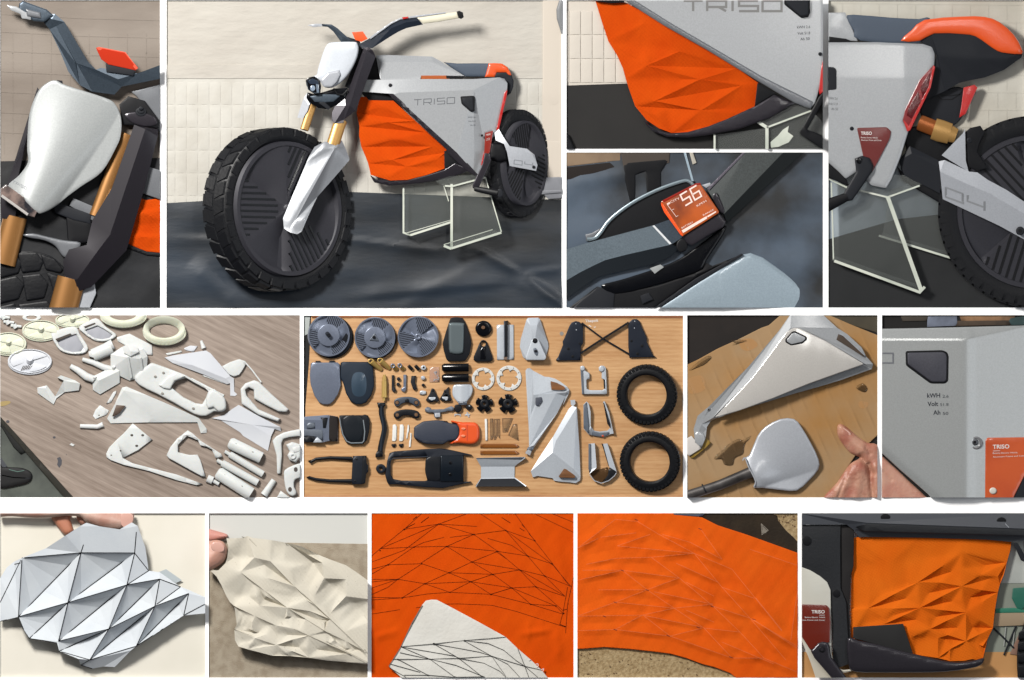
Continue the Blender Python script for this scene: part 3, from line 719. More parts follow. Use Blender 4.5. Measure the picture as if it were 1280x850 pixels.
S('peg_cap', cr_, DARK, ell(*Df((828, 219)), 4.4, 5.6, 18), 118, r=2, th=5)
# front end
lg = F('fork_leg', bk, mat('fork_leg_silver', (164, 168, 174), .3, metal=.25, coat=.5, flake=.05), A('770,832,104 800,780,106 855,752,110 922,768,110 945,745,98 965,790,94 986,845,88')+Bf('983,46,86 815,238,94 798,272,104 762,350,118 732,422,122 708,437,124 672,428,122 637,405,116 632,352,112 700,190,108 755,60,104'),
  A('852,790,112 905,790,113')+Bf('668,362,118 672,410,120 745,358,121 716,428,122'), [(17, 19), (19, 20), (18, 21), (21, 22), (17, 2), (18, 3), (20, 12), (22, 11), (17, 18), (19, 21), (20, 22)], th=16, sharp=40, soft=1, label='silver lower fork leg')
T('fork_tube', bk, GOLD, [A((938, 640))+(96,), A((895, 775))+(104,)], 8.2, n=20)
T('fork_tube', bk, GOLD, [A((800, 520))+(60,), A((745, 690))+(66,)], 5.4, n=20)
F('fork_guard', bk, PALE, A('765,488,66 778,545,72 762,590,74 738,628,70 708,626,64 722,580,64 742,520,64'), A('770,560,74'), [(1, 7), (7, 4)], th=6)
gd = Cf('105,255,112 128,250,116 152,265,116 168,300,110 62,588,110 0,636,106')+A('952,652,108 905,656,106 890,640,102 893,597,100 910,560,100 962,524,102 984,468,104 1010,395,106')
F('fork_guard', bk, GUARD, gd, Cf('122,268,118 30,560,114')+A('965,560,108'), [(14, 1), (14, 15), (15, 16), (16, 7), (16, 9), (14, 2)], th=10, sharp=8)
T('cable', bk, BLACK, [A(q)+(88,) for q in ((1040, 300), (1020, 350), (1000, 400), (985, 440))], 1.8)
S('inner_fork', bk, DARK, A('1030,280 1062,255 1060,300 1000,440 985,470 960,460'), 84, r=1, th=10)
# headlight cowl
cwp = smooth(A('868,235 905,224 1008,222 1028,234 1034,268 1020,322 985,388 938,440 892,466 850,462 825,430 790,408 812,396 818,366 845,280'), 3)
hd = S('headlight_cowl', bk, mat('white_cowl_paint', (226, 232, 240), .25, coat=.5, flake=.04), cwp, lambda X, Y: 120+.10*(X-A((930, 0))[0])+.10*(A((0, 340))[1]-Y), r=2.5, th=8, H=9, Wd=16)
S('cowl_nose', hd, PALE, A('832,425 870,385 930,372 938,395 915,440 890,462 852,462'), 132, r=2, th=6, H=1.5, Wd=5)
hl = S('headlight', bk, BLACKG, A('752,424 772,410 800,405 826,425 836,456 830,500 802,502 772,482 756,452'), 124, r=2, th=12)
S('lens', hl, mat('smoked_lens', (60, 72, 90), .12, coat=.8), A('762,428 790,416 818,430 822,448 775,446'), 125.5, r=1, th=3)
S('lens', hl, mat('grey_lens', (120, 134, 150), .15, coat=.8), A('806,440 822,450 824,492 812,494'), 125.5, r=1, th=3)
fin(ribbon(MB(), A('758,436 766,476 802,494 828,492'), .7, 125, th=1), 'bezel_line', STEELB, hl)
S('lens', hl, mat('inner_lamp', (150, 166, 186), .1, coat=1), ell(*A((790, 468)), 3.2, 3.6, 16), 125.4, r=1, th=3)
T('cable', bk, BLACK, [A(q)+(112,) for q in ((900, 470), (920, 500), (950, 505), (975, 480))], 1.3)
S('steering_bracket', bk, BLACKG, A('762,490 800,500 850,488 905,470 972,466 976,482 966,520 920,555 872,582 820,574 772,546 756,520'), 104, r=3, th=12, H=3, Wd=10)
S('bracket_plate', bk, STEELB, A('775,512 840,500 940,502 930,515 900,540 850,545 800,540'), 108.5, r=1.5, th=4)
S('bracket_hook', bk, DARK, A('820,545 850,540 885,570 872,584'), 110, r=1, th=5)
S('neck', bk, DARK, Cf('-2,190 82,215 98,258 105,262 60,350 -5,400'), 86, r=2, th=14)
# handlebars
hb = F('handlebar', bk, STEELB, A('838,127,86 890,130,88 922,150,90 960,185,92 1000,218,92 942,224,90 900,168,88 870,143,86 840,140,84'), A('895,142,91 950,195,95'), [(9, 10), (9, 1), (10, 4), (0, 9)], th=5, label='left half of the bar with a silver lever')
S('lever', hb, PALE, A('762,134 805,126 838,126 842,140 795,144'), 90, r=.8, th=4)
h2 = F('handlebar', bk, NAVY, Cf('75,238,98 135,204,98 200,156,100 250,125,102 300,100,104 385,92,106 420,130,104 330,150,108 290,168,108 240,198,106 150,256,104 96,258,102'), Cf('250,150,112 330,118,113 400,110,110'), [(12, 13), (13, 14), (12, 10), (0, 12)], th=7)
S('bar_edge', h2, PALE, Cf('140,196 250,118 300,95 385,82 540,64 540,70 385,92 300,103 250,128 140,208'), 110, r=.5, th=6)
S('grip', h2, CREAM, Cf('383,93 470,80 540,70 606,62 614,96 500,116 420,126'), 108, r=3.5, th=9, H=2, Wd=4)
S('bar_end', h2, BLACK, Cf('598,62 612,57 632,66 636,92 622,101 608,95'), 112, r=1, th=9)
S('button', h2, REDGL, Cf('308,92 340,88 342,96 314,102'), 113, r=.5, th=4)
ds = S('display', bk, ORANGE, Cf('42,171 100,167 126,206 92,222 60,212'), 100, r=.8, th=3)
# acrylic stand
sd = thing('display_stand', 'clear acrylic stand carrying the complete motorcycle above the dark floor', 'stand', (560, 300, 40))
S('sheet', sd, ACR, Df('314,180 485,152 560,185 566,372 330,432 314,430'), 40, r=0, th=1.5)
S('sheet', sd, ACR, Df('578,182 750,135 836,424 578,512'), 66, r=0, th=1.5)
S('top_sheet', sd, ACR, Df('485,155 560,128 745,118 755,135 575,185 530,180'), 68, r=0, th=2)
mb = MB()
for q, d_, w_ in (('316,190 316,428 352,442', 42, 2.2), ('352,442 570,372', 52, 2.6), ('572,170 572,510', 70, 3.2), ('570,512 836,428', 76, 2.8), ('530,498 570,514', 77, 3), ('750,132 836,424', 70, 1.4), ('536,180 575,182 748,136', 71, 2), ('530,180 556,262', 46, 1.2), ('530,492 790,412', 70, .9), ('332,430 565,362', 46, .8)):
    ribbon(mb, Df(q), w_, d_, th=3)
fin(mb, 'sheet_edge', ACRE, sd)
mb = MB(); shell(mb, Df('352,445 330,432 565,362 572,372'), 50, th=1.5, r=0); shell(mb, Df('570,520 530,498 790,412 838,430'), 74, th=2, r=0)
fin(mb, 'foot', ACR, sd)
# ================================================================ picture 1: front end from above
CLIP[0] = (0, 0, 200, 384.3); DS[0] = .45
P = frame(0, 0, 2.181)
TAUPE = mat('taupe_wall', (158, 148, 138), .85, spec=.1, bump=(5, .5, 6), vscale=(.4, 1, 1), var=((128, 117, 108), .9))
mb = MB(); box(mb, -2, -2, 202, 222, -1, 2)
for y in (50, 98, 150, 206, 262, 318, 372): ribbon(mb, P('-5,%d 230,%d 470,%d' % (y-12, y, y+6)), 1.3, 3.1, th=1.5)
for y in (98, 150, 206, 262, 318, 372):
    for i, x in enumerate(range(10+(y % 4)*12, 460, 52)): ribbon(mb, P('%d,%d %d,%d' % (x, y-6, x+1, y+48)), 1.0, 3.0, th=1.2)
fin(mb, 'wall', TAUPE, kind='structure', label='taupe tiled wall, out of focus')
S('floor', None, mat('near_black_floor', (22, 27, 36), .5, bump=(2, .4), var=((12, 14, 18), .8)), P('-5,440 120,436 470,430 470,850 -5,850'), floor_h(198, 385, 8, [(0, 300, 60, 240, 4, 8, 8)], .5), r=0, th=9, step=4, bot=-1, kind='structure', label='near black floor behind the fork')
bk = thing('motorcycle', 'front end of the motorcycle with speckled silver cowl, dark fork guards and red display', 'motorcycle', (110, 300, 20))
GR = 'close views of the motorcycle'
bk['group'] = GR
# tyre and mudguard
ty = S('wheel', bk, RUBBER, smooth(P('-60,720 -5,700 60,682 118,688 165,712 200,760 215,850 215,900 -60,900'), 4), 14, r=8, th=12, label='blocky front tyre')
mb = MB()
for q in ('-10,715 40,690 60,715 50,745 0,758', '48,690 100,688 118,712 108,738 60,744', '110,692 150,706 172,735 165,745 124,735', '-10,765 45,752 66,775 50,815 -10,830', '60,752 110,746 132,772 120,812 72,820', '126,742 168,755 185,800 150,815 138,770', '50,830 130,820 160,860 60,870', '-10,838 40,826 50,870 -10,870', '150,825 190,810 200,860 165,860'):
    shell(mb, P(q), 20, th=8, r=2.2, c=2)
fin(mb, 'tread', RUBBER, ty)
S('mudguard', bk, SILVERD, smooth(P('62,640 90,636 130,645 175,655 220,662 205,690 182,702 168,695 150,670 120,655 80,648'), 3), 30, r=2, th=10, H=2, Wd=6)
GOLDD = mat('dim_gold', (172, 122, 68), .34, metal=.6)
T('fork_tube', bk, GOLDD, [P((42, 590))+(22,), P((10, 720))+(22,)], 15, n=24)
T('fork_tube', bk, GOLDD, [P((346, 365))+(24,), P((262, 590))+(26,)], 9, n=24)
T('fork_tube', bk, GOLDD, [P((195, 760))+(30,), P((168, 860))+(30,)], 18, n=24)
S('fork_leg', bk, PALE, P('215,800 258,768 262,800 240,850 200,850'), 26, r=1.5, th=8)
S('battery_bag', bk, ORCLOTH, P('352,535 400,545 440,540 445,690 400,686 355,668 318,640 335,590'), creases(12, [tuple(P(a)[:2])+tuple(P(b)[:2])+(6, 5, 14) for a, b in (((330, 590), (440, 575)), ((330, 640), (440, 650)), ((340, 560), (440, 600)))], .2), r=2, th=10, step=2)
S('tray_rim', bk, BLACK, P('315,638 355,668 400,688 445,692 445,700 400,696 350,678 312,650'), 14, r=1, th=10)
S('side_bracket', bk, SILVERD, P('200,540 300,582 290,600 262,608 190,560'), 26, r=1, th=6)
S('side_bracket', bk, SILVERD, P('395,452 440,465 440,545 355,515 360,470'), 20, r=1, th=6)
S('steering_block', bk, BLACK, P('180,590 250,600 255,660 185,665'), 24, r=1.5, th=12, H=2, Wd=10)
S('steering_block', bk, DARK, P('140,545 250,585 245,610 200,600 150,580'), 28, r=2, th=12)
S('steering_block', bk, BLACK, P('300,565 330,560 330,640 300,700 270,690'), 18, r=2, th=12)
# left guard
F('fork_guard', bk, mat('deep_guard_paint', (50, 46, 54), .3, metal=.3, coat=.4), P('102,238,32 114,256,34 84,340,34 48,488,34 62,530,36 46,560,38 40,600,36 6,595,32 2,545,30 28,478,28'), P('66,400,38'), [(9, 10), (10, 1), (10, 5)], th=8)
# tank and neck
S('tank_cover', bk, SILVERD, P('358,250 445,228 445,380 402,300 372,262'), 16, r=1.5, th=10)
S('triple_clamp', bk, BLACK, P('325,285 350,262 395,275 436,330 432,350 370,342 335,340'), 34, r=2, th=14)
S('triple_clamp', bk, GUARD, smooth(P('340,312 380,305 420,318 428,338 400,345 360,335'), 3), 38, r=2, th=6)
mb = MB()
for rr, dd in ((15, 40), (10, 43), (6, 50)): shell(mb, ell(*P((384, 305-(dd-40)*1.0)), rr/2.181, rr*.8/2.181, 18), dd, th=6, r=1)
fin(mb, 'clamp_bolt', DARK, bk)
S('cowl_pin', bk, DARK, P('155,218 170,220 172,232 156,230'), 52, r=.8, th=8)
# handlebar
hb = F('handlebar', bk, STEELB, P('112,52,42 122,38,46 150,38,50 176,60,52 240,168,54 262,190,56 275,185,56 375,200,56 440,176,54 440,214,50 332,236,50 312,258,44 252,250,44 218,232,46 186,195,44 160,132,42 135,80,40'), P('142,52,52 205,170,56 244,198,60 322,216,60'), [(0, 15), (15, 16), (16, 17), (17, 18), (17, 5), (18, 8), (18, 10), (17, 12), (16, 13), (3, 16)], th=10, sharp=8)
S('grip_clamp', hb, STEELB, P('52,10 62,2 128,26 146,42 120,60 92,58 50,28'), 56, r=2, th=10, H=1.5, Wd=6)
S('lever', hb, SILVER, P('18,14 45,18 85,40 84,54 60,50 55,38 30,28'), 58, r=2, th=6)
S('mirror_clamp', hb, SILVERD, P('70,24 110,34 112,50 74,44'), 62, r=2, th=5, H=1, Wd=4)
S('display_mount', hb, DARK, P('288,172 372,188 362,206 290,196'), 64, r=1, th=8)
ds = S('display', bk, mat('red_display_glass', (206, 58, 32), .15, coat=.8), P('262,132 268,128 340,142 376,184 370,192 296,176 276,162'), (70, 0, -.3), r=1.2, th=4)
S('display_edge', ds, mat('bright_red_edge', (255, 110, 84), .2), P('262,130 270,128 342,142 376,186 370,190 338,150 268,136'), (71, 0, -.3), r=.4, th=3)
# right guard
F('fork_guard', bk, mat('deep_guard_paint', (50, 46, 54), .3, metal=.3, coat=.4), P('366,340,40 404,348,44 432,352,38 430,372,38 392,520,40 345,682,40 250,782,42 205,797,42 178,772,40 172,712,40 188,680,42 236,668,44 252,600,42 304,515,40'), P('396,352,50 300,640,50 262,690,50 212,760,50'), [(14, 0), (14, 1), (14, 15), (15, 16), (16, 17), (17, 7), (16, 10), (15, 12), (15, 5)], th=12, sharp=8)
# cowl
def cowl_d(X, Y):
    x = X*2.181; y = Y*2.181
    t = np.clip((y-220)/370, 0, 1); cx = 215-150*t**1.3; wd = 120*(1-.55*t)
    return 60+(9+9*t)*np.clip(1-((x-cx)/wd)**2, -.6, 1)+12*t
cw = S('headlight_cowl', bk, mat('speckled_silver', (180, 184, 184), .34, metal=.2, coat=.4, flake=.07), smooth(P('128,226 152,219 182,233 285,266 314,284 330,320 330,365 318,400 278,468 222,508 185,535 152,562 118,580 100,578 60,540 22,508 52,478 76,442 74,400 80,312 102,252'), 4), cowl_d, r=3, th=12, step=2.2)
S('lens', cw, mat('clear_smoked_lens', (150, 130, 122), .1, coat=1, var=((60, 60, 66), 6)), P('2,515 16,502 94,558 102,575 94,592 76,588 2,535'), 84, r=1.5, th=10, H=1, Wd=4)
S('lens_highlight', cw, mat('lens_highlight', (190, 186, 182), .2), P('6,530 78,582 74,588 2,536'), 85.5, r=.4, th=4)  # highlight along the lens, painted as a pale sliver
mb = MB(); strokes(mb, 'TRISO', P((36, 492)), (3.0, 1.5), (-1.0, 2.6), .6, on(cw, .3), gap=.4, th=.6)
fin(mb, 'lettering', LETTER, cw)

# ================================================================ picture 3: the orange battery bag
CLIP[0] = (708, 0, 1028.6, 186.2); DS[0] = .45
P = frame(705, 0, 3.879)
mb = MB(); box(mb, 706, -2, 800, 108, -1, 1, 0)
tiles(mb, 706-9, 14, 800, 92, 14.5, 30, 3.4, 0, gap=.8); 
fin(mb, 'wall', mat('white_wall_tile', (226, 218, 206), .75, bump=(8, .2), spec=.1), kind='structure', label='pale tiled wall left of the close view of the orange bag')
S('floor', None, mat('charcoal_floor', (46, 44, 42), .6, var=((36, 34, 33), 1.2)), P('-5,415 320,404 330,-5 1300,-5 1300,750 -5,750'), 4, r=0, th=6, bot=-1, kind='structure', label='charcoal floor behind the orange bag')
bk = thing('motorcycle', 'close view of the pleated orange battery bag below the lettered silver side panel', 'motorcycle', (860, 150, 20), GR)
net('battery_bag', bk, ORCLOTH, P, '152,3 290,8 500,120 700,245 842,332 942,402 925,515 860,552 790,578 700,612 600,642 520,644 460,622 400,582 345,515 318,440 300,385 285,330 258,270 215,200 185,110',
  ['215,200 400,318 660,385 440,490 300,385 400,318', '660,385 860,415 665,535 440,490 345,515', '345,515 520,644 665,535', '660,385 842,332 560,250 400,318', '860,415 942,402', '665,535 860,552', '860,415 842,332', '860,415 925,515', '215,200 400,110 560,250', '400,110 500,120', '560,250 700,245', '400,110 290,8', '400,110 185,110', '665,535 700,612', '318,440 440,490', '400,582 440,560 520,644'],
  ['258,270 400,290 560,250|4', '285,330 400,318|2', '300,385 660,385|8', '400,318 842,332|8', '440,490 860,415|9', '345,515 665,535|9', '665,535 925,515|7', '660,385 942,402|5', '215,200 560,250|7', '185,110 400,110|3', '520,644 700,612|3'],
  lambda x, y: 14+14*max(0, 1-((x-850)/88)**2), up=3, th=14)
S('frame_rail', bk, BLACK, P('130,-5 290,-5 292,12 230,16 160,8'), 34, r=1, th=14)
tr = S('bag_tray', bk, GUARD, P('385,574 412,606 455,632 520,646 600,640 700,612 790,577 925,515 1020,458 1122,500 1000,572 850,626 700,655 600,667 500,664 425,634 396,602'), 34, r=2.5, th=16, H=1.5, Wd=6)
S('side_cover', bk, BLACK, P('938,402 1024,452 925,512'), 32, r=.6, th=12)
pan = S('side_panel', bk, SILVER, P('278,-8 1262,-8 1262,395 1238,430 1218,500 1196,526 1170,520 1118,498 930,386 700,245 480,120'), lambda X, Y: 44-.04*(X-1028), r=3, th=12, c=1, step=3)
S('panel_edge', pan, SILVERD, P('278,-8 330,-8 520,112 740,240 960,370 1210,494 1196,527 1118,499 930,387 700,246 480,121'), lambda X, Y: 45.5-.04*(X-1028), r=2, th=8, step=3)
mb = MB(); strokes(mb, 'TRISO', P((580, 4)), (92/3.879, 0), (0, 50/3.879), 3.0, on(pan, .35), gap=.24, th=1)
fin(mb, 'lettering', mat('dark_silver_print', (128, 127, 126), .5), pan)
mb = MB(); shell(mb, P('1068,-10 1192,-10 1194,60 1184,84 1150,88 1068,22'), 53, th=10, r=1.2, c=2); shell(mb, P('1078,-10 1184,-10 1185,70 1150,78 1080,18'), 54.5, th=4, r=1, c=1.5, mi=1)
fin(mb, 'charge_port', [BLACK, DARK], pan)
for q_, a_, b_ in (('kWH 2.6', (1130, 138), (1194, 136)), ('Volt 51.8', (1132, 168), (1194, 166)), ('Ah 50', (1146, 196), (1192, 193))): letter(pan, LETTERD, q_, P(a_), P(b_), 3.3, on(pan))
screw(pan, DARK, *P((1242, 262)), 2.4, 48)
S('tail_light', bk, REDGL, P('1262,270 1248,320 1236,440 1240,458 1262,440'), 50, r=1, th=8)
S('pedal_crank', bk, BLACK, P('1262,440 1236,470 1144,640 1150,655 1262,730 1262,660 1180,628 1262,480'), 52, r=2, th=12)
S('wheel', bk, RUBBER, P('-10,640 20,650 44,700 54,740 -10,740'), 20, r=3, th=12, label='edge of the front tyre')
sd = thing('display_stand', 'clear acrylic stand just under the tray of the orange bag close view', 'stand', (970, 170, 10), 'clear acrylic display stands')
S('sheet', sd, ACR, P('725,655 985,620 1200,535 1262,600 1262,740 725,740'), 16, r=0, th=1.5)
S('top_sheet', sd, ACR, P('935,590 1120,505 1200,530 990,620'), 22, r=0, th=2)
mb = MB()
for q, w_ in (('730,652 730,740', 2.4), ('984,740 984,618 940,590', 4), ('984,618 1200,536', 2.2)): ribbon(mb, P(q), w_, 25, th=5)
fin(mb, 'sheet_edge', ACRE, sd)
S('frosted_patch', sd, ACRE, P('1000,690 1040,655 1060,630 1090,610 1085,640 1112,660 1090,690 1040,712 1004,716'), 17, r=.2, th=1)

# ================================================================ picture 4: display on the handlebar
CLIP[0] = (708, 190.5, 1028.6, 384.5); DS[0] = .4
P = frame(705, 188, 3.879)
S('floor', None, mat('blue_grey_sheet', (84, 100, 118), .45, spec=.5, bump=(2.2, .4), var=((26, 30, 34), .5, .42, .56)), P('-5,-5 1270,-5 1270,780 -5,780'), floor_h(190, 385, 3, [(708, 230, 800, 215, 3, 8, 12), (860, 200, 880, 260, 2, 10, 6)], .7), r=0, th=5, step=4, bot=-1, kind='structure', label='blue grey floor sheet under the handlebar')
tb = thing('table', 'blurred tan table with dark legs behind the handlebar display', 'table', (760, 220, 8))
S('tabletop', tb, mat('tan_blurred_wood', (150, 126, 100), .8, var=((120, 96, 76), 2)), P('-5,-5 275,-5 272,48 -5,80'), 8, r=1.5, th=6)
S('leg', tb, BLACK, P('288,60 512,40 470,105 470,215 402,222 396,100 346,120 344,262 322,255 292,130'), 9, r=2, th=6)
S('shelf', tb, mat('umber_board', (48, 38, 34), .8), P('-5,84 225,58 285,115 -5,145'), 7, r=1, th=5)
S('side_board', tb, mat('dim_brown_board', (84, 72, 62), .8), P('272,-5 515,-5 510,60 440,75 290,88'), 8.5, r=1.5, th=5)
rdc = S('rod', None, mat('clear_rod', (170, 190, 204), .2, coat=.8), P('578,5 590,5 634,165 624,168'), 10, r=.5, th=4, label='thin clear rod leaning behind the orange handlebar display', cat='rod')
S('stick', None, mat('cream_stick', (196, 190, 176), .6), P('605,0 622,0 642,60 624,68'), 11, r=1.2, th=5, label='short cream stick at the top edge above the handlebar display', cat='stick')
bk = thing('motorcycle', 'close view of the handlebar with a glowing orange speed display reading 56', 'motorcycle', (880, 330, 16), GR)
S('cowl_shell', bk, BLACK, smooth(P('130,450 170,400 215,345 320,265 450,200 565,155 612,152 640,175 640,440 300,500'), 3), 14, r=1.5, th=8)
mb = MB(); tube(mb, [q+(20,) for q in smooth(P('112,430 150,425 178,398 225,335 325,258 450,193 570,150 606,150 628,170'), 4, closed=False)], 2.1, 10)
fin(mb, 'cowl_rim', mat('silver_rim', (150, 166, 174), .3, metal=.5), bk)
S('lever_tip', bk, SILVERD, P('104,408 135,400 180,375 182,398 150,430 128,442 108,438'), 16, r=2, th=8)
S('pin', bk, PALE, P('668,168 708,156 712,168 690,182'), 18, r=1, th=5)
S('under_bracket', bk, BLACKG, smooth(P('180,655 300,620 520,545 640,470 780,365 776,400 742,455 690,535 680,555 640,590 400,665 240,695'), 3), 22, r=3, th=12, H=2, Wd=14)
S('under_bracket', bk, BLACK, P('10,775 160,660 260,690 450,655 640,590 690,545 720,560 860,505 640,620 430,775'), 18, r=3, th=14)
S('under_bracket', bk, DARK, P('165,660 245,690 240,770 30,775 90,720 130,690'), 22, r=2, th=10)
S('cable_clip', bk, mat('pale_clip', (168, 172, 172), .5), P('416,572 468,553 484,566 440,598'), 30, r=.8, th=6)
S('inner_clip', bk, DARK, P('370,705 410,690 432,722 380,745'), 26, r=1, th=8)
hb = F('handlebar', bk, mat('speckled_arm_top', (112, 126, 136), .34, metal=.3, flake=.16, coat=.4), P('-5,485,26 100,452,30 250,412,32 430,364,34 522,456,34 300,506,34 200,532,32 148,556,30 80,590,28 -5,640,26'), th=10, sharp=8, label='left arm')
F('arm_side', hb, mat('slate_metal_side', (44, 52, 60), .45, metal=.2), P('-5,640,26 80,590,28 148,556,30 200,532,32 300,506,34 522,456,34 560,470,30 520,515,24 430,552,24 250,592,24 170,612,24 100,655,22 -5,735,20'), th=10)
F('centre_clamp', hb, STEELB, P('430,364,36 512,335,38 575,420,38 522,456,36'), th=10)
S('edge_glare', hb, mat('white_edge', (245, 248, 250), .3), P('428,366 438,363 522,452 512,456'), 37.5, r=.4, th=3)  # glare on the arm's inner edge, painted as a thin white strip
F('handlebar', bk, mat('speckled_grey_metal', (80, 86, 86), .45, metal=.4, flake=.2), P('690,186,26 890,-8,30 1080,-8,30 776,308,36 740,262,34'), th=10, label='right arm')
F('arm_side', hb, mat('dark_arm_side', (44, 50, 52), .5, metal=.3), P('1080,-8,30 1180,-8,20 1000,160,20 790,352,24 776,308,36'), th=10)
S('arm_edge', hb, mat('violet_edge', (110, 104, 116), .4, metal=.4), P('884,-8 898,-8 705,192 694,186'), 32, r=.5, th=4)
S('mount_nub', bk, GUARD, smooth(P('722,225 740,205 758,240 778,290 770,305 745,285'), 3), 38, r=1.5, th=8)
mt = S('display_mount', bk, GUARD, P('574,416 752,304 786,345 770,374 700,412 622,462 598,452'), 44, r=1.5, th=14, H=1, Wd=6)
S('mount_clip', bk, BLACK, smooth(P('552,440 580,425 600,460 590,485 562,495 545,470'), 3), 40, r=2, th=10)
dd = S('display', bk, mat('amber_glass', (214, 98, 22), .35, coat=.1, var=((120, 48, 18), 1.1, .42, .6)), P('470,250 476,244 640,160 658,158 752,296 750,304 575,416 566,408'), 54, r=2, th=8, c=2)
S('display_edge', dd, mat('glowing_orange_edge', (255, 92, 36), .2, emit=.35), P('470,252 482,262 575,405 577,416 566,410 486,300 472,268'), 55, r=.5, th=6)
S('display_edge', dd, mat('deep_red_edge', (170, 40, 24), .2), P('476,243 640,159 660,157 664,166 642,168 484,252'), 55, r=.5, th=6)
GLOW = mat('pink_white_digits', (255, 226, 214), .5, emit=.35)
u = np.array([.86, -.51]); v = np.array([.51, .86])
mb = MB(); strokes(mb, '56', P((564, 216)), tuple(u*37/3.879), tuple(np.array([.42, .9])*58/3.879), 1.9, 55.4, gap=.46, th=1.5)
fin(mb, 'digits', GLOW, dd)
S('status_square', dd, GLOW, P('498,258 512,250 516,258 502,266'), 55.4, r=0, th=1)
letter(dd, GLOW, 'CITY', P((518, 256)), P((563, 236)), 2.8, 55.4); letter(dd, GLOW, 'KM/H', P((646, 274)), P((692, 248)), 2.6, 55.4); letter(dd, GLOW, 'BATTERY', P((572, 380)), P((628, 350)), 2.0, 55.4); letter(dd, GLOW, 'RANGE', P((676, 318)), P((728, 290)), 2.0, 55.4)
mb = MB(); ribbon(mb, P('500,262 545,322'), .5, 55.3, th=.6); 
for a_, b_ in ((504, 262), (522, 290), (542, 322)): ribbon(mb, P('%d,%d %d,%d' % (a_, b_, a_+12, b_-6)), .5, 55.4, th=.6)
fin(mb, 'gauge_line', GLOW, dd)
S('battery_bar', dd, GLOW, P('570,388 692,318 694,330 578,400'), 55.4, r=0, th=1)
S('range_bar', dd, GLOW, P('694,318 736,294 738,300 697,325'), 55.4, r=0, th=1)
tk = S('tank_cover', bk, mat('frosty_blue_silver', (176, 194, 206), .28, metal=.25, coat=.8, flake=.08), P('425,780 640,640 860,506 905,497 965,520 1100,615 1262,742 1262,780'), lambda X, Y: 30-.25*(X-900)*(X > 900), r=5, th=12, step=3, H=3, Wd=30)
S('tank_edge', tk, DARK, P('420,775 640,620 862,500 870,507 650,642 440,780'), 33, r=1, th=8)

# ================================================================ picture 5: tail and swing arm
CLIP[0] = (1035.5, 0, 1281, 384.5); DS[0] = .42
P = frame(1030, 0, 2.19)
mb = MB(); box(mb, 1034, -2, 1282, 262, -1, 1)
for i in range(9):
    ribbon(mb, P('-5,%d 560,%d' % (i*48+8, i*48+8+6)), .9, 1.9, th=1.2)
for j in range(12):
    for i in range(9): ribbon(mb, P('%d,%d %d,%d' % (j*50+(i % 2)*25, i*48+10, j*50+(i % 2)*25, i*48+56)), .7, 1.8, th=1.1)
fin(mb, 'wall', mat('white_painted_brick', (220, 216, 204), .8, bump=(5, .6, 6), spec=.1, var=((206, 200, 186), 1)), kind='structure', label='white painted tiled wall behind the tail')
S('floor', None, mat('soft_black_floor', (46, 48, 50), .5, bump=(2, .3), var=((30, 32, 34), .7)), P('-5,660 200,600 560,560 560,850 -5,850'), 5, r=0, th=7, bot=-1, kind='structure', label='black floor below the tail')
S('wall_panel', None, mat('blue_grey_backdrop', (176, 188, 198), .5, var=((140, 152, 164), 1.5)), P('-5,400 340,480 400,640 -5,690'), 3, r=0, th=4, label='blue grey panel seen through the clear stand under the motorcycle tail', cat='panel')
bk = thing('motorcycle', 'rear half of the motorcycle with orange tail, bronze shock and swing arm marked 04', 'motorcycle', (1160, 330, 20), GR)
bs = (np.array([1., 0, 0]), np.array([0, 1., 0]), np.array([0, 0, 1.]))
cwh = P((575, 580)); Rw = 262/2.19
B5 = basis(0, 0)
mb = MB(); tyre(mb, (cwh[0], cwh[1], 24), B5, Rw*1.0, 26, Rw*.80, blocks=46, rows=2)
wo = fin(mb, 'wheel', RUBBER, bk, label='rear wheel')
mb = MB(); wheel_face(mb, (cwh[0], cwh[1], 24), B5, Rw*.80, 12, phase=.3, depth=.08, ribs=9)
fin(mb, 'wheel_disc', [GREYR, BLACK], wo)
S('inner_guard', bk, DARK, smooth(P('272,262 330,245 380,240 385,290 372,330 330,350 270,330'), 3), 16, r=2, th=10)
mb = MB()
for q in ('300,248 308,258 345,262 372,258 380,246', '308,258 322,272 350,272 372,258'): ribbon(mb, P(q), 1, 17.5, th=2)
fin(mb, 'guard_groove', BLACK, bk)
S('frame_block', bk, BLACK, P('215,350 300,340 360,395 380,460 330,480 230,440'), 18, r=3, th=12)
sk = T('shock_absorber', bk, mat('bronze_anodised', (176, 100, 48), .3, metal=.6), [P((262, 335))+(40,), P((312, 355))+(44,)], 10, n=24)
mb = MB(); tube(mb, [P((300, 352))+(48,), P((318, 358))+(48,), P((345, 366))+(48,)], [13.5, 14, 13], 24); tube(mb, [P((345, 366))+(50,), P((362, 372))+(50,)], [11, 9], 24)
fin(mb, 'shock_body', GOLD, sk)
F('shock_mount', bk, PALE, P('322,425,50 380,365,56 386,352,56 388,440,56 396,470,52'), th=8)
S('mount_clevis', bk, BLACK, P('386,362 400,350 428,344 440,362 425,395 420,415 450,460 420,470 395,455'), 50, r=2, th=12)
screw(bk, DARK, *P((398, 384)), 3.4, 52)
F('swing_link', bk, DARK, P('205,440,36 235,400,40 320,442,44 318,530,40 220,480,36'), P('240,420,48 320,462,48'), [(5, 6), (0, 5), (1, 5)], th=14)
sw = F('swing_arm', bk, PALE, P('314,442,54 330,438,56 398,470,60 420,472,60 448,492,60 500,520,60 560,560,60 560,662,50 520,640,52 480,618,54 325,545,50'), P('318,470,64 395,505,66 455,530,66 560,592,66'), [(11, 12), (12, 13), (13, 14), (0, 11), (12, 2), (13, 4), (11, 10), (13, 8)], th=12, sharp=8)
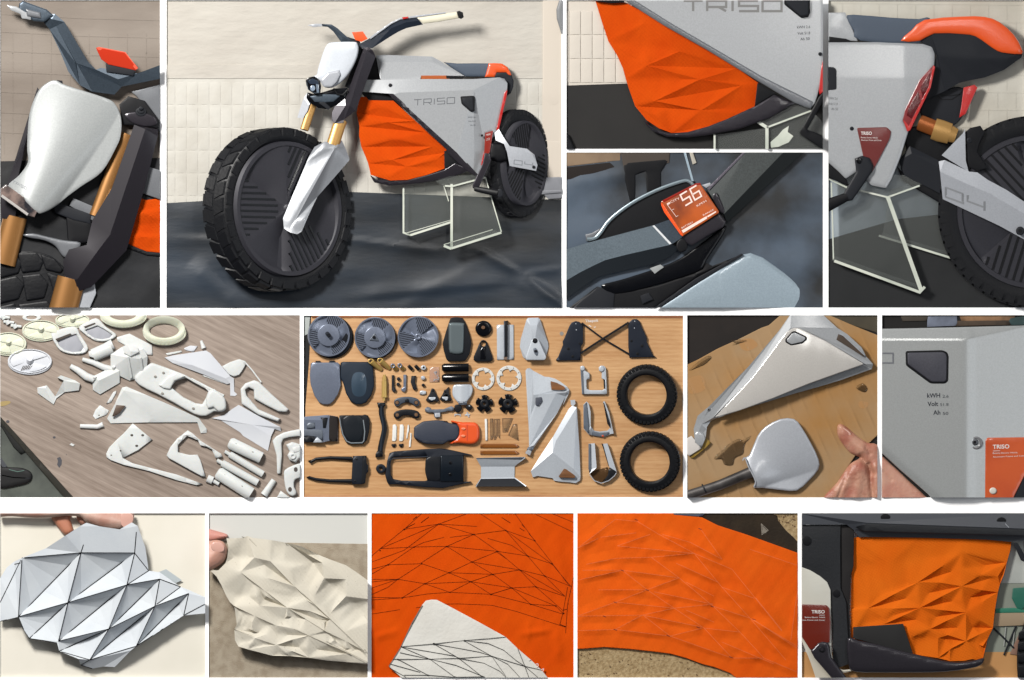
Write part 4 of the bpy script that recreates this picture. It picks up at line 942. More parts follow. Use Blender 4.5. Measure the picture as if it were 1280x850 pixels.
mb = MB(); strokes(mb, '04', P((334, 512)), (46/2.19, 17/2.19), (0, 26/2.19), 3.2, on(sw, .3), gap=.3, th=.8)
fin(mb, 'lettering', mat('silver_grey_print', (136, 139, 143), .5), sw)
screw(sw, DARK, *P((537, 632)), 5.5, 67)
S('underline_rail', bk, BLACK, P('200,455 222,478 322,530 326,545 350,560 350,575 215,495'), 30, r=2, th=10)
# tail body
F('tail_cover', bk, DARK, P('262,112,46 292,90,50 380,88,50 418,98,50 474,140,48 544,147,42 540,158,40 492,192,40 440,212,40 400,220,40 372,226,38 330,250,36 290,268,34 276,272,34 308,150,44'), P('312,150,50 420,160,54 500,160,48 380,190,46'), [(14, 15), (15, 16), (16, 17), (17, 5), (15, 18), (18, 10), (16, 18), (18, 8), (0, 14), (1, 15), (16, 3), (17, 6)], th=14, soft=2, sharp=40)
screw(bk, BLACK, *P((376, 128)), 3, 51)
st = S('seat', bk, SEATC, smooth(P('62,48 80,40 180,48 260,52 290,50 262,118 100,112 82,85'), 2), 48, r=4, th=14, H=3, Wd=14)
S('seat_cushion', st, ORANGE, smooth(P('276,54 380,45 440,46 480,60 520,95 540,130 541,148 500,146 475,140 448,122 415,100 380,94 302,92 262,112 210,112 240,82'), 2), 54, r=4, th=14, H=3, Wd=14, label='orange rear cushion')
S('tank_cover', bk, SILVER, P('-5,35 58,34 92,112 -5,112'), 44, r=1.5, th=10)
S('gap_insert', bk, BLACK, P('14,100 60,106 84,116 14,116'), 46, r=.5, th=6)
S('tail_light', bk, REDGL, P('382,240 412,232 420,240 388,312 370,322 376,290'), 34, r=1.5, th=8)
pan = S('side_panel', bk, SILVER, P('-5,116 150,115 272,120 296,128 304,148 302,180 262,268 216,330 232,358 210,430 185,492 170,516 130,508 90,470 60,490 40,470 -5,430'), lambda X, Y: 56-.10*np.maximum(0, X-1130)-.12*np.maximum(0, 95-Y), r=4, th=14, step=3.2, c=2)
S('dark_lower', bk, BLACK, P('-5,428 30,458 62,492 70,510 -5,480'), 50, r=1.5, th=10)
tl = S('tail_light', bk, mat('dark_red_lens', (150, 24, 30), .3, coat=.15), P('300,178 304,184 292,240 236,356 228,360 216,328 222,300 262,218'), 60, r=1.5, th=8)
S('lens_frame', tl, REDGL, P('300,178 304,184 292,240 236,356 228,360 216,328 222,332 232,345 286,238 298,186'), 61, r=.5, th=4)
S('lens_cell', tl, mat('lens_cell', (112, 18, 24), .2), P('292,196 286,236 270,268 264,240'), 61, r=.4, th=3)
S('lens_cell', tl, mat('lens_cell', (112, 18, 24), .2), P('258,250 264,280 240,325 226,316 230,300'), 61, r=.4, th=3)
lb = S('name_plate', pan, mat('deep_red_plate', (128, 28, 22), .35, coat=.1), P('90,350 172,348 184,360 180,380 132,472 110,440'), 60, r=1.2, th=6, c=2)
for q_, a_, b_, h_ in (('TRISO', (101, 369), (131, 369), 4), ('Battery Electric Vehicle', (101, 378), (147, 379), 1.7), ('Aluminum Frame and Cover', (101, 385), (158, 386), 1.7)): letter(lb, WLET, q_, P(a_), P(b_), h_, on(lb))
S('charge_port', pan, DARK, P('-5,182 28,184 34,192 34,245 -5,248'), 58, r=1, th=6, c=2)
for q_, a_, b_ in (('kWH 2.6', (12, 272), (37, 273)), ('Volt 51.8', (12, 287), (37, 288)), ('Ah 50', (20, 301), (38, 302))): letter(pan, LETTERD, q_, P(a_), P(b_), 3.0, on(pan))
screw(pan, DARK, *P((76, 352)), 2.6, 57.5)
cr_ = S('pedal_crank', bk, DARK, P('84,434 104,426 124,432 135,455 132,470 78,548 60,552 50,535 88,470'), 68, r=2.5, th=10, H=2, Wd=8)
S('crank_bolt', cr_, BLACKG, ell(*P((97, 440)), 4, 4, 16), 71, r=1.2, th=4)
T('foot_peg', cr_, BLACK, [P((64, 538))+(66,), P((10, 562))+(66,), P((-10, 570))+(66,)], [5.4, 8, 8.6], n=18)
sd = thing('display_stand', 'clear acrylic stand below the motorcycle tail, both slanted feet and legs in view', 'stand', (1110, 350, 20), 'clear acrylic display stands')
S('sheet', sd, ACR, P('20,495 172,540 262,790 28,712'), 30, r=0, th=1.5)
S('sheet', sd, ACR, P('180,520 330,480 388,710 160,645'), 14, r=0, th=1.5)
S('top_sheet', sd, ACR, P('14,488 60,478 250,480 330,480 180,540 60,520'), 33, r=0, th=2)
mb = MB()
for q, d_, w_ in (('20,500 26,712', 33, 1.8), ('174,538 266,795', 38, 5), ('28,714 262,800 276,785', 40, 3.4), ('150,645 380,716 388,704', 20, 2.6), ('340,540 386,706', 20, 2.4), ('14,490 60,512 174,540 262,508', 36, 2.2)): ribbon(mb, P(q), w_, d_, th=3.5)
fin(mb, 'sheet_edge', ACRE, sd)
mb = MB(); shell(mb, P('20,712 34,702 276,786 264,806'), 36, th=2, r=0); shell(mb, P('150,648 162,636 388,704 378,720'), 18, th=2, r=0)
fin(mb, 'foot', ACR, sd)
# ================================================================ picture 6: white printed parts on a table
CLIP[0] = (0, 394, 374.8, 621.8); DS[0] = .8
K = frame(0, 390, 3.617); Lf = frame(185, 390, 3.617)
ground('floor', mat('green_grey_floor', (96, 102, 94), .8, var=((44, 50, 50), 1.3, .42, .6)), (-2, 392, 120, 624), d=.6)
tb = thing('table', 'brown wooden table covered with white printed parts', 'table', (200, 520, 3))
S('tabletop', tb, wood('grey_brown_wood', (134, 118, 106), (188, 172, 159), math.radians(-26), 12, 3.4, .5, knots=.7), [(-3, 390), (380, 390), (380, 626), (95.8, 626), (-3, 517)], 5, r=.6, th=5, bot=-.5)
S('table_edge', tb, mat('dark_table_edge', (50, 48, 36), .6), [(-3, 517), (-3, 524), (84, 626), (95.5, 626)], 4.2, r=.3, th=3)
S('table_leg', tb, mat('dark_frame_steel', (34, 36, 34), .5), K('-5,480 20,505 120,630 95,645 60,610 -5,500'), 2.4, r=.8, th=2)
shoe = S('shoe', None, mat('black_shoe', (28, 28, 30), .6), smooth(K('-10,690 12,700 50,702 100,705 138,722 146,745 130,770 80,785 -10,792'), 3), 4, r=1.5, th=3.5, H=2, Wd=6, label='black shoe on the floor beside the wooden table edge', cat='shoe')
fin(ribbon(MB(), K('-8,735 60,748 135,752'), 1.2, 6, th=.6), 'sole_line', DARK, shoe)
fin(ribbon(MB(), K('40,712 80,722 110,716'), .9, 6.4, th=.6), 'lace', mat('green_grey_lace', (90, 120, 110), .7), shoe)
fin(ribbon(MB(), K('-5,660 20,695 -5,720'), 5, 3, th=2), 'trouser_cuff', mat('grey_trouser', (80, 84, 90), .8), shoe)
WP = mat('white_resin', (232, 235, 234), .5, spec=.3, sss=.1, var=((222, 226, 224), 2.5), bump=(18, .12))
WC = mat('cream_resin', (240, 242, 222), .5, spec=.3, sss=.1, var=((228, 232, 208), 2.5), bump=(18, .12))
WG = mat('lilac_white_resin', (232, 235, 240), .5, spec=.3, var=((224, 228, 236), 2))
HOLE = mat('hole_shadow_grey', (92, 84, 78), .9)
G6 = 'white printed model parts on the table'
def pp(name, q, label, cat, m=WP, d=10, f=K, sm=0, **k):
    pts = f(q) if isinstance(q, str) else q
    if sm: pts = smooth(pts, sm)
    k.setdefault('r', 1.2); k.setdefault('th', 7)
    return S(name, None, m, pts, d, label=label, cat=cat, group=G6, bot=4.5, **k)
def plate(cx, cy, rx, ry, label, m, slots=0, hub=1, th=5, ph=0.):
    c = K((cx, cy)); rx /= 3.617; ry /= 3.617
    o = thing('wheel_disc', label, 'wheel disc', (c[0], c[1], 5), G6)
    mb = shell(MB(), ell(c[0], c[1]+2, rx, ry, 48), 8, r=1, th=4, bot=4.5); shell(mb, ell(*c, rx, ry, 48), 10, r=1.2, th=5, holes=[ell(*c, rx*.9, ry*.9, 40)], bot=4.5)
    fin(mb, 'rim', m, o)
    for j in range(3):
        a0 = ph+j*120; e = ell(*c, rx*.86, ry*.86, 8, 0, a0, a0+62)
        S('blade', o, m, [c[:2]]+e, (9.2+.2*j, .12*math.cos(math.radians(a0)), .12), r=.6, th=2)
    if hub: T('hub', o, m, [c[:2]+(8,), (c[0], c[1]-3.2, 13)], [rx*.16, rx*.13], n=20)
    if slots:
        mb = MB()
        for j in range(7):
            x = c[0]-8+j*2.2; y = c[1]+4+abs(j-3)*.25; ribbon(mb, [(x, y+1), (x-3-.1*j, y+7.5-j*.35)], .8, 8.6, th=.3)
        fin(mb, 'slot', HOLE, o)
    return o
plate(38, 142, 82, 50, 'thick cream printed wheel disc cut off by the left edge of the wooden table picture', WC, ph=200)
plate(185, 82, 85, 45, 'cream printed wheel disc between the left edge disc and the seat trays', WC, ph=80)
plate(328, 36, 78, 30, 'cream printed wheel disc at the top edge above the two seat trays', WC, ph=20)
plate(135, 222, 100, 55, 'thin lilac white printed disc with a fan of slots, nearest the front edge', WG, 1, ph=150)
c = K((143, 24)); pp('brake_disc', ell(*c, 42/3.617, 16/3.617, 30), 'small flat printed ring with notches at the top left edge', 'brake disc', d=6.5, r=.4, holes=[ell(*c, 24/3.617, 9/3.617, 20)])
for i, (x, y, lb) in enumerate(((22, 24, 'small white printed peg in the top left corner, uppermost of three'), (42, 46, 'small white printed peg, middle one of three at the left edge'), (75, 64, 'small white printed peg nearest the cream wheel discs, lowest of three'))):
    a = K((x-26, y-3)); b = K((x+22, y+2)); t = thing('peg', lb, 'peg', (a[0]+6, a[1], 5), G6)
    T('pin', t, WP, [a+(7,), b+(8,)], [2.2, 1.7], n=14); T('collar', t, WP, [K((x-12, y-8))+(7.5,), K((x-2, y+8))+(7.5,)], [2.8, 3.2], n=14)
for q, inn, fl, lb in (('230,100 258,82 325,66 350,74 360,100 394,150 396,172 376,188 330,191 286,181 258,158', '258,128 300,112 345,100 378,160 366,178 330,182 292,172 268,152', '250,122 318,96 325,103 258,132', 'translucent white printed seat tray nearer the viewer, beside the round discs'),
                      ('356,68 400,40 434,28 456,42 478,66 520,96 524,110 500,126 462,133 422,126 376,94', '385,82 440,62 468,76 508,102 496,116 462,123 428,118 396,98', '378,66 428,48 434,54 386,74', 'translucent white printed seat tray farther from the viewer, near the printed tyres')):
    o = pp('seat_tray', q, lb, 'tray', d=10, holes=[K(inn)], sm=2, r=1.5)
    S('tray_floor', o, mat('translucent_grey_resin', (176, 178, 186), .4), K(inn), 6.5, r=.2, th=2); S('slot', o, HOLE, K(fl), 10.2, r=.1, th=.5)
for cx, cy, rx, ry, ix, iy, rot, lb in ((556, 10, 104, 60, 62, 30, 4, 'white printed tyre at the top edge of the table, left one of the pair'), (742, 85, 96, 66, 66, 33, -8, 'white printed tyre lying flat right of the other tyre, fully in view')):
    c = K((cx, cy)); ci = K((cx, cy-6)); th_ = thing('printed_tyre', lb, 'tyre', (c[0], c[1]+10, 5), G6)
    n_ = len(ell(0, 0, 1, 1, 60)); mb = MB(); vs = []; fs = []
    for k in range(60):
        a = 2*math.pi*k/60
        for j in range(12):
            p = 2*math.pi*j/12; rm = (rx+ix)/2/3.617; rmy = (ry+iy)/2/3.617; w_ = (rx-ix)/2/3.617; hh_ = (ry-iy)/2/3.617+1.6
            vs.append((c[0]+math.cos(a)*(rm+w_*math.cos(p)), c[1]+math.sin(a)*(rmy+w_*.45*math.cos(p))-hh_*.75*math.sin(p), 12+5*math.sin(p+.7)))
    for k in range(60):
        for j in range(12): fs.append((k*12+j, k*12+(j+1) % 12, ((k+1) % 60)*12+(j+1) % 12, ((k+1) % 60)*12+j))
    mb.add(vs, fs); fin(mb, 'tyre_body', WC, th_)
    mb = MB()
    for k in range(50):
        a = math.pi*(k+.5)/50; x = c[0]+math.cos(a)*(rx+1)/3.617; y = c[1]+math.sin(a)*ry*.82/3.617; ribbon(mb, [(x, y-1.8), (x*.995+c[0]*.005+.6, y+3)], .6, 15.2, th=3)
    fin(mb, 'tread', WC, th_)
# motor block
mo = thing('motor_block', 'bulky white printed motor block with stepped top, biggest part on the table', 'motor block', (161, 465, 5), G6)
F('housing', mo, WP, K('500,192,14 548,160,16 570,150,18 648,165,20 667,200,18 664,262,10 612,302,8 585,310,8 545,290,10 500,256,10'), K('575,205,24 640,215,20 590,300,10'), [(10, 0), (10, 2), (10, 11), (11, 4), (10, 12), (12, 8), (10, 1), (11, 3)], bot=4)
F('upper_block', mo, WP, K('552,158,24 575,146,26 622,160,26 628,180,26 590,200,26 560,185,24'), K('590,178,28'), [(6, 0), (6, 3), (6, 4)], bot=8)
F('side_fin', mo, WP, K('575,205,26 582,202,26 598,296,14 588,302,12'), bot=5); F('side_fin', mo, WP, K('630,212,24 640,205,24 648,270,14 636,280,12'), bot=5)
pp('printed_plate', '528,114 585,97 687,150 690,195 642,192 532,132', 'flat white printed plate behind the motor block', 'plate', d=8)
hc = thing('half_shell', 'white printed half round shell left of the motor block', 'shell', K((460, 190))+(5,), G6)
T('barrel', hc, WP, [K((420, 196))+(9,), K((505, 160))+(10,)], [8, 8.6], n=24); T('flange', hc, WP, [K((478, 160))+(12,), K((510, 145))+(12,)], [5.5, 6.5], n=20)
S('lug', hc, WP, K('400,178 438,168 445,215 402,200'), 13, r=1, bot=4)
fk = thing('printed_fork', 'white printed fork with two curved prongs and a block, centre of the table', 'fork', K((450, 310))+(5,), G6)
T('prong', fk, WP, [K(q)+(9,) for q in ((372, 214), (420, 228), (470, 250), (512, 262))], [2.6, 3.4, 4, 4.4], n=14); T('prong', fk, WP, [K(q)+(10,) for q in ((318, 244), (350, 262), (390, 292), (425, 305))], [3, 4, 5, 4.6], n=14)
F('block', fk, WP, K('418,292,10 512,246,12 540,266,14 541,320,8 452,372,8 420,352,8'), K('448,310,16 450,362,9'), [(6, 0), (6, 3), (6, 7), (7, 4), (6, 2)], bot=4)
for x, y in ((428, 298), (514, 252)): T('stud', fk, WP, [K((x, y+6))+(12,), K((x, y-6))+(15,)], 2.2, n=12)
F('printed_bracket', None, WP, K('168,342,10 212,332,11 250,382,7 288,310,13 260,296,13 275,286,14 338,308,13 362,324,13 356,354,9 292,362,8 255,390,7 242,418,7 170,366,8'), K('205,345,12 270,330,14 330,318,14'), [(13, 0), (13, 2), (14, 3), (14, 2), (15, 6), (14, 9), (15, 8), (13, 11)], bot=4.5, label='white printed bracket shaped like a valley, alone in front of the fork', cat='bracket', group=G6)
pp('printed_wing', '420,470 432,442 452,421 492,445 482,464 432,484', 'tiny white printed fin with one hole beside the long side panel', 'fin', d=7, r=.6, holes=[ell(*K((448, 468)), .9, .9, 10)])
pp('printed_strip', '480,415 512,362 526,355 524,368 502,408', 'narrow white printed sliver just above the tiny fin', 'strip', d=7, r=.5)
T('printed_rod', None, WP, [K((362, 516))+(7,), K((440, 519))+(7.5,), K((466, 508))+(8,)], [2.7, 3, 3.4], n=14, label='short white printed rod with bent tip lying alone near the front edge', cat='rod', group=G6)
F('printed_side_panel', None, WP, K('484,482,8 520,415,9 552,342,11 572,337,12 669,378,13 780,425,13 899,480,10 934,528,8 935,546,6 908,548,7 892,498,8 669,499,8 500,503,7'), K('560,355,14 690,480,11'), [(13, 3), (13, 4), (13, 14), (14, 6), (14, 11), (13, 1)], bot=4.5, label='large white printed side panel with triangular opening, lying across the middle', cat='side panel', group=G6)
S('panel_opening', bpy.data.objects['printed_side_panel'], wood('opening_wood', (84, 68, 58), (130, 108, 92), .5), K('507,472 526,420 568,424 540,458 514,472'), 13.5, r=.1, th=2)
tw = pp('printed_wing', '480,640 494,612 525,580 560,548 600,503 688,576 625,625 555,660 600,684 669,702 800,735 915,777 890,783 790,758 669,718 560,692 500,670 482,656', 'large white printed wing with five holes and a long thin tail', 'wing', d=9, r=.8)
for x, y, r_ in ((596, 557, 1.9), (645, 557, 1.9), (618, 605, 1.9), (545, 627, 1.1), (503, 647, 1)): S('hole', tw, HOLE, ell(*K((x, y)), r_, r_*.75, 14), 9.3, th=.6, r=0)
pp('printed_frame', '0,240 14,232 30,233 145,275 178,290 230,320 280,352 300,348 325,370 350,394 353,438 330,452 298,450 262,470 210,462 120,412 40,370 -40,330 -60,290', 'long white printed frame with a big oval opening, upper middle of the table', 'frame', f=Lf, d=14, r=2, th=9, sm=2, H=1, Wd=4, holes=[Lf('104,340 125,312 172,298 205,318 262,348 272,360 262,388 245,416 214,412 160,385')])
fr = bpy.data.objects['printed_frame']
S('saddle_mount', fr, WP, Lf('50,332 90,290 125,274 168,290 150,300 120,312 100,350 70,345'), 18, r=1.5, th=8, H=1, Wd=4); S('end_cup', fr, WP, smooth(Lf('262,392 290,350 340,380 352,410 350,440 318,450 296,430 270,436'), 2), 19, r=2, th=9, H=1.5, Wd=5)
mb = MB()
for x, y in ((33, 292), (65, 368), (205, 436), (70, 275)): shell(mb, ell(*Lf((x, y)), 1.8, 1.5, 14), 16.2, th=2.5, r=.2)
fin(mb, 'hole', mat('resin_hole', (150, 146, 138), .8), fr)
F('printed_side_panel', None, WG, Lf('75,206,8 115,196,10 262,174,14 282,186,14 372,290,10 388,300,8 390,360,6 403,372,6 394,380,6 372,378,6 371,322,8 358,326,8 250,282,9 110,230,8'), Lf('200,240,13 350,300,12'), [(14, 0), (14, 2), (14, 15), (15, 4), (15, 11), (14, 12)], bot=4.5, label='second white printed side panel, pointed, behind the long frame', cat='side panel', group=G6)
pp('printed_wing', '335,245 372,226 412,213 438,222 442,236 428,262 412,284 388,292 366,282', 'white printed tail wing with two small holes right of the pointed side panel', 'wing', f=Lf, d=10, r=.7)
fin(ribbon(MB(), Lf('436,224 470,262 512,318'), 1.6, 9, th=3), 'wing_stay', WP, bpy.data.objects['printed_wing.002'])
pp('printed_strip', '245,288 258,286 362,322 358,328', 'thin white printed strip along the edge of the pointed side panel', 'strip', f=Lf, d=7, r=.3)
pp('printed_strip', '80,187 150,174 154,181 88,196', 'thin white printed strip beside the triangle tip near the tyre', 'strip', f=Lf, d=7, r=.3)
pp('printed_wing', '162,164 190,152 224,154 206,180 168,172', 'tiny translucent white printed fin between a strip and a peg', 'fin', f=Lf, d=7, m=WG, r=.4)
T('peg', None, WP, [Lf((240, 130))+(7,), Lf((252, 164))+(8,)], [1.6, 3], n=12, label='small white printed peg standing right of the big printed tyre', cat='peg', group=G6)
pp('printed_strip', '186,302 198,298 345,374 340,382', 'thin white printed strip behind the opening of the long frame', 'strip', f=Lf, d=7, r=.3)
pp('fork_cover', '418,348 440,322 480,308 502,316 560,372 636,440 626,453 590,450 530,420 480,392 478,352 456,341 440,352 446,378 500,440 597,482 588,496 500,466 424,416', 'white printed fork cover, an open U with two long arms, right side', 'cover', f=Lf, d=13, r=2, th=8, H=1, Wd=3)
F('curved_plate', None, WG, Lf('288,480,7 345,466,9 378,440,11 410,420,13 500,470,13 598,520,11 602,540,6 572,528,9 556,562,9 542,628,6 430,560,6 418,545,6 330,490,6'), Lf('470,510,12'), [(13, 3), (13, 5), (13, 8), (13, 10), (13, 0)], bot=4.5, label='broad folded white printed plate between the cylinders and the fork cover', cat='plate', group=G6)
pp('open_bracket', '84,648 100,612 132,572 180,535 206,552 238,582 330,640 337,655 305,660 290,622 262,608 236,602 226,580 176,560 136,600 136,634 186,646 224,645 238,672 260,745 240,742 95,662', 'white printed open bracket with stepped inner edge, left of the cylinders', 'bracket', f=Lf, d=12, r=1.6, th=7)
for (x0, y0, x1, y1, r_, lb) in ((372, 592, 512, 660, 7.6, 'thick white printed cylinder, upper one of the row of four'), (350, 632, 520, 734, 4.3, 'slim white printed cylinder with stepped tip, upper of the two slim ones'), (315, 672, 496, 772, 4.6, 'slim white printed cylinder with stepped tip, lower of the two slim ones'), (318, 728, 466, 822, 8.4, 'thick white printed cylinder, lower one cut by the bottom edge')):
    a = np.array(Lf((x0, y0))); b = np.array(Lf((x1, y1))); u = (b-a)/np.linalg.norm(b-a); t = thing('printed_cylinder', lb, 'cylinder', (a[0], a[1], 5), G6)
    if r_ < 6:
        T('tube_body', t, WP, [tuple(a+u*6)+(9,), tuple(a+u*6.5)+(9,), tuple(b)+(9,)], [r_*.7, r_, r_], n=20); T('tip', t, WP, [tuple(a-u*1)+(9,), tuple(a+u*6.2)+(9,)], r_*.55, n=16)
    else:
        T('tube_body', t, WP, [tuple(a-u*2)+(10,), tuple(a-u*1)+(10,), tuple(a+u*1.5)+(10,), tuple(b)+(10,)], [r_*.55, r_*.8, r_, r_*.96], n=26)
        mb = MB()
        for k in (.18, .72): q = a+(b-a)*k; shell(mb, ell(q[0], q[1]-2, 1.4, 1, 12), 10+r_*.95, th=1, r=0)
        fin(mb, 'hole', mat('resin_hole', (160, 158, 150), .8), t)
T('peg', None, WP, [Lf((268, 752))+(8,), Lf((292, 762))+(8,), Lf((294, 763))+(8,), Lf((320, 778))+(8,)], [5, 5, 2.4, 2.4], n=16, label='stubby white printed peg touching the lower thick cylinder', cat='peg', group=G6)
T('printed_rod', None, WP, [Lf((570, 760))+(8,), Lf((524, 828))+(8,)], [3.6, 4.6], n=18, label='short thick white printed rod standing at an angle near the bottom edge', cat='rod', group=G6)
pp('printed_plate', '582,840 600,808 650,845', 'small white printed corner piece cut by the bottom edge', 'plate', f=Lf, d=8, r=.8)
pp('printed_handlebar', '563,582 580,562 612,545 650,536 692,528 692,560 640,566 612,574 604,592 606,650 598,730 584,730 581,650', 'bent white printed handlebar at the right edge', 'handlebar', f=Lf, d=12, r=2, th=7)
cc = pp('printed_clamp', '624,600 650,587 670,592 692,600 692,655 668,681 640,670 630,648 640,630', 'knobbly white printed clamp at the right edge below the handlebar', 'clamp', f=Lf, d=13, r=2, th=8, H=2, Wd=4)
S('clamp_arm', cc, WP, Lf('652,610 690,606 690,625 660,640'), 16, r=1, th=5); S('clamp_ear', cc, WP, ell(*Lf((655, 652)), 4, 4, 18), 17, r=1, th=5, holes=[ell(*Lf((655, 652)), 1.6, 1.6, 12)])
yk = pp('printed_yoke', '614,730 622,712 642,700 672,688 692,690 692,744 664,758 660,790 672,816 656,832 634,822 620,790', 'white printed triple clamp with round eyes in the lower right corner', 'clamp', f=Lf, d=13, r=2, th=8, sm=2)
mb = MB(); [shell(mb, ell(*Lf(q), 2.4, 3, 16), 13.2, th=.8, r=0) for q in ((668, 712), (642, 802))]; fin(mb, 'eye', HOLE, yk)
pp('printed_plate', '612,284 625,282 690,258 690,355', 'flat white printed plate between motor block and frame', 'plate', d=7.5, r=.8)
mb = MB(); shell(mb, K('258,660 272,655 280,670 278,690 268,705 258,690 262,675'), 5.3, th=.5, r=0); [shell(mb, ell(*K(q), rr, rr*.8, 10), 5.3, th=.5, r=0) for q, rr in (((35, 495), 2.2), ((245, 567), 1.8), ((300, 645), .6))]
fin(mb, 'paint_stain', mat('slate_paint_stain', (84, 84, 92), .7), tb)
S('paint_stain', tb, mat('yellow_paint_stain', (176, 152, 96), .7), smooth(K('-5,408 40,402 46,412 20,424 -5,425'), 3), 5.3, r=0, th=.5)
pp('printed_chip', '314,600 322,593 338,600 330,607', 'tiny white chip alone near the front edge of the wooden table', 'chip', d=6.4, r=.3)
# ================================================================ picture 7: all parts laid out in rows
CLIP[0] = (379.6, 394.5, 853.8, 621.5); DS[0] = .8
M1 = frame(376, 390, 7.083); M2 = frame(545, 390, 7.083); M3 = frame(695, 390, 7.086); M4 = frame(376, 500, 6.855); M5 = frame(545, 500, 6.855); M6 = frame(695, 500, 6.853)
ground('floor', mat('dark_gap_floor', (40, 44, 46), .7), (376, 392, 400, 624), d=.4)
tb = thing('table', 'orange oak table carrying the painted parts laid out in rows', 'table', (617, 508, 2))
S('tabletop', tb, wood('honey_oak', (196, 144, 94), (234, 188, 136), 0, 11, 5.5, .4, knots=.6), M1('92,30 1300,30')+[(857, 392), (857, 624)]+M4('10,840 30,300 40,100')+M1('40,850 75,420'), 3, r=.3, th=3, bot=-.6)
S('table_edge', tb, wood('table_lip_wood', (150, 90, 56), (190, 126, 84), 0, 9, 4), [(390, 394), (856, 394), (856, 397.2), (390, 397.2)], 4.6, r=.4, th=3)
S('table_edge', tb, wood('table_lip_wood', (170, 116, 74), (226, 176, 126), 0, 9, 4), [(379, 618), (856, 618), (856, 624), (379, 624)], 3.8, r=.4, th=3)
S('wall', None, mat('pale_grey_side', (190, 198, 196), .8), M1('20,30 82,30 70,190 30,210 20,210'), 1.6, r=0, th=2, kind='structure', label='pale strip left of the oak table')
def part(name, q, label, cat, m, f, d=7, sm=0, grp=None, **k):
    pts = f(q) if isinstance(q, str) else q
    if sm: pts = smooth(pts, sm)
    k.setdefault('r', .8); k.setdefault('th', 5); k.setdefault('bot', 2.5)
    return S(name, None, m, pts, d, label=label, cat=cat, group=grp, **k)
MB_ = mat('blue_black_paint', (40, 47, 60), .42, metal=.15, spec=.4, bump=(30, .06)); MBK = mat('satin_black_paint', (28, 32, 40), .4, spec=.4)
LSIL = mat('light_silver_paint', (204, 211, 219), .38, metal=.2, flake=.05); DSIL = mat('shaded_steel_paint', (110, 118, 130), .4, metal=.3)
CHALK = mat('white_plastic', (246, 246, 242), .5)
# wheels
GW = 'painted wheel discs on the oak table'
for i, (cx, cy, rx, dep, lb) in enumerate(((245, 205, 190, 1, 'dark thick painted wheel at the left end of the top row, axle stub upright'), (655, 225, 183, 1, 'painted wheel with triangular hub plate, middle of the three in the top row'), (1038, 218, 184, 0, 'flat painted pinwheel disc, right one of the three in the top row'))):
    c = M1((cx, cy)); R_ = rx/7.083; t = thing('wheel', lb, 'wheel', c+(3,), GW); bs = basis(4 if i else 9, 0, -3)
    if dep:
        mb = shell(MB(), ell(c[0]+(4.0 if i == 0 else 1.2), c[1]+(2.4 if i == 0 else 1.2), R_*1.0, R_*1.0, 56), 8, r=2, bot=2.5); fin(mb, 'rim_side', MBK, t)
    mb = MB(); wheel_face(mb, c+(11,), bs, R_*.98, 3, phase=(.35, 2.4, 1.4)[i], flip=(-1, -1, 1)[i], hub=.1 if i == 2 else .5, depth=.12, ribs=10)
    fin(mb, 'wheel_face', [WHEELB, BLACK], t)
    if i < 2:
        S('hub_plate', t, WHEELB, ell(*c, R_*.52, R_*.52, 40), 18, r=.8, th=4)
        if i == 0: T('axle_stub', t, DARK, [(c[0]-1.5, c[1]-2, 18), (c[0]+.5, c[1]+.2, 26)], 2.6, n=18)
        else:
            S('triangle_plate', t, DSIL, M1('654,182 692,258 606,250'), 20, r=.8, th=3, c=1); S('bolt', t, BLACK, ell(*M1((647, 222)), 2, 2, 14), 23, r=.6, th=4)
    else: S('hub_plate', t, WHEELB, ell(*c, 3.9, 3.9, 24), 17, r=.8, th=4, holes=[ell(*c, 1.4, 1.4, 12)])
# seats
o = part('seat_pan', '88,456 105,446 325,446 345,462 348,570 356,650 330,730 290,790 262,815 235,820 195,818 160,800 120,740 86,640 80,560', 'flat slate grey seat pan with a raised rim, leftmost below the wheels', 'seat', WHEELB, M1, d=9, r=1.6, grp='seat shells')
S('seat_inset', o, mat('slate_inset', (96, 106, 126), .4, metal=.3), smooth(M1('112,478 320,478 326,640 300,740 250,790 195,788 150,730 112,640'), 2), 8.4, r=1.2, th=1.2, H=-1, Wd=4)
S('hinge', o, MBK, M1('130,432 175,434 175,448 130,448'), 8, r=.4, th=4); S('hinge', o, MBK, M1('252,430 300,430 300,446 252,446'), 8, r=.4, th=4)
o = part('seat_shell', '352,450 372,440 600,442 636,460 648,560 650,660 625,740 580,800 540,818 490,820 440,790 400,720 378,640 350,580', 'hollow dark blue seat shell with a deep glossy bowl, right of the seat pan', 'seat', mat('navy_shell', (38, 54, 72), .5, metal=.2), M1, d=10, r=2, grp='seat shells')
S('seat_bowl', o, mat('steel_blue_bowl', (70, 92, 112), .3, metal=.3, coat=.4), smooth(M1('412,490 590,485 618,560 618,660 590,760 540,800 485,800 440,740 410,640'), 3), lambda X, Y: 9.2+2.4*np.cos((X-M1((515, 0))[0])*.13)*np.cos((Y-M1((0, 640))[1])*.08), r=1, th=1.5)
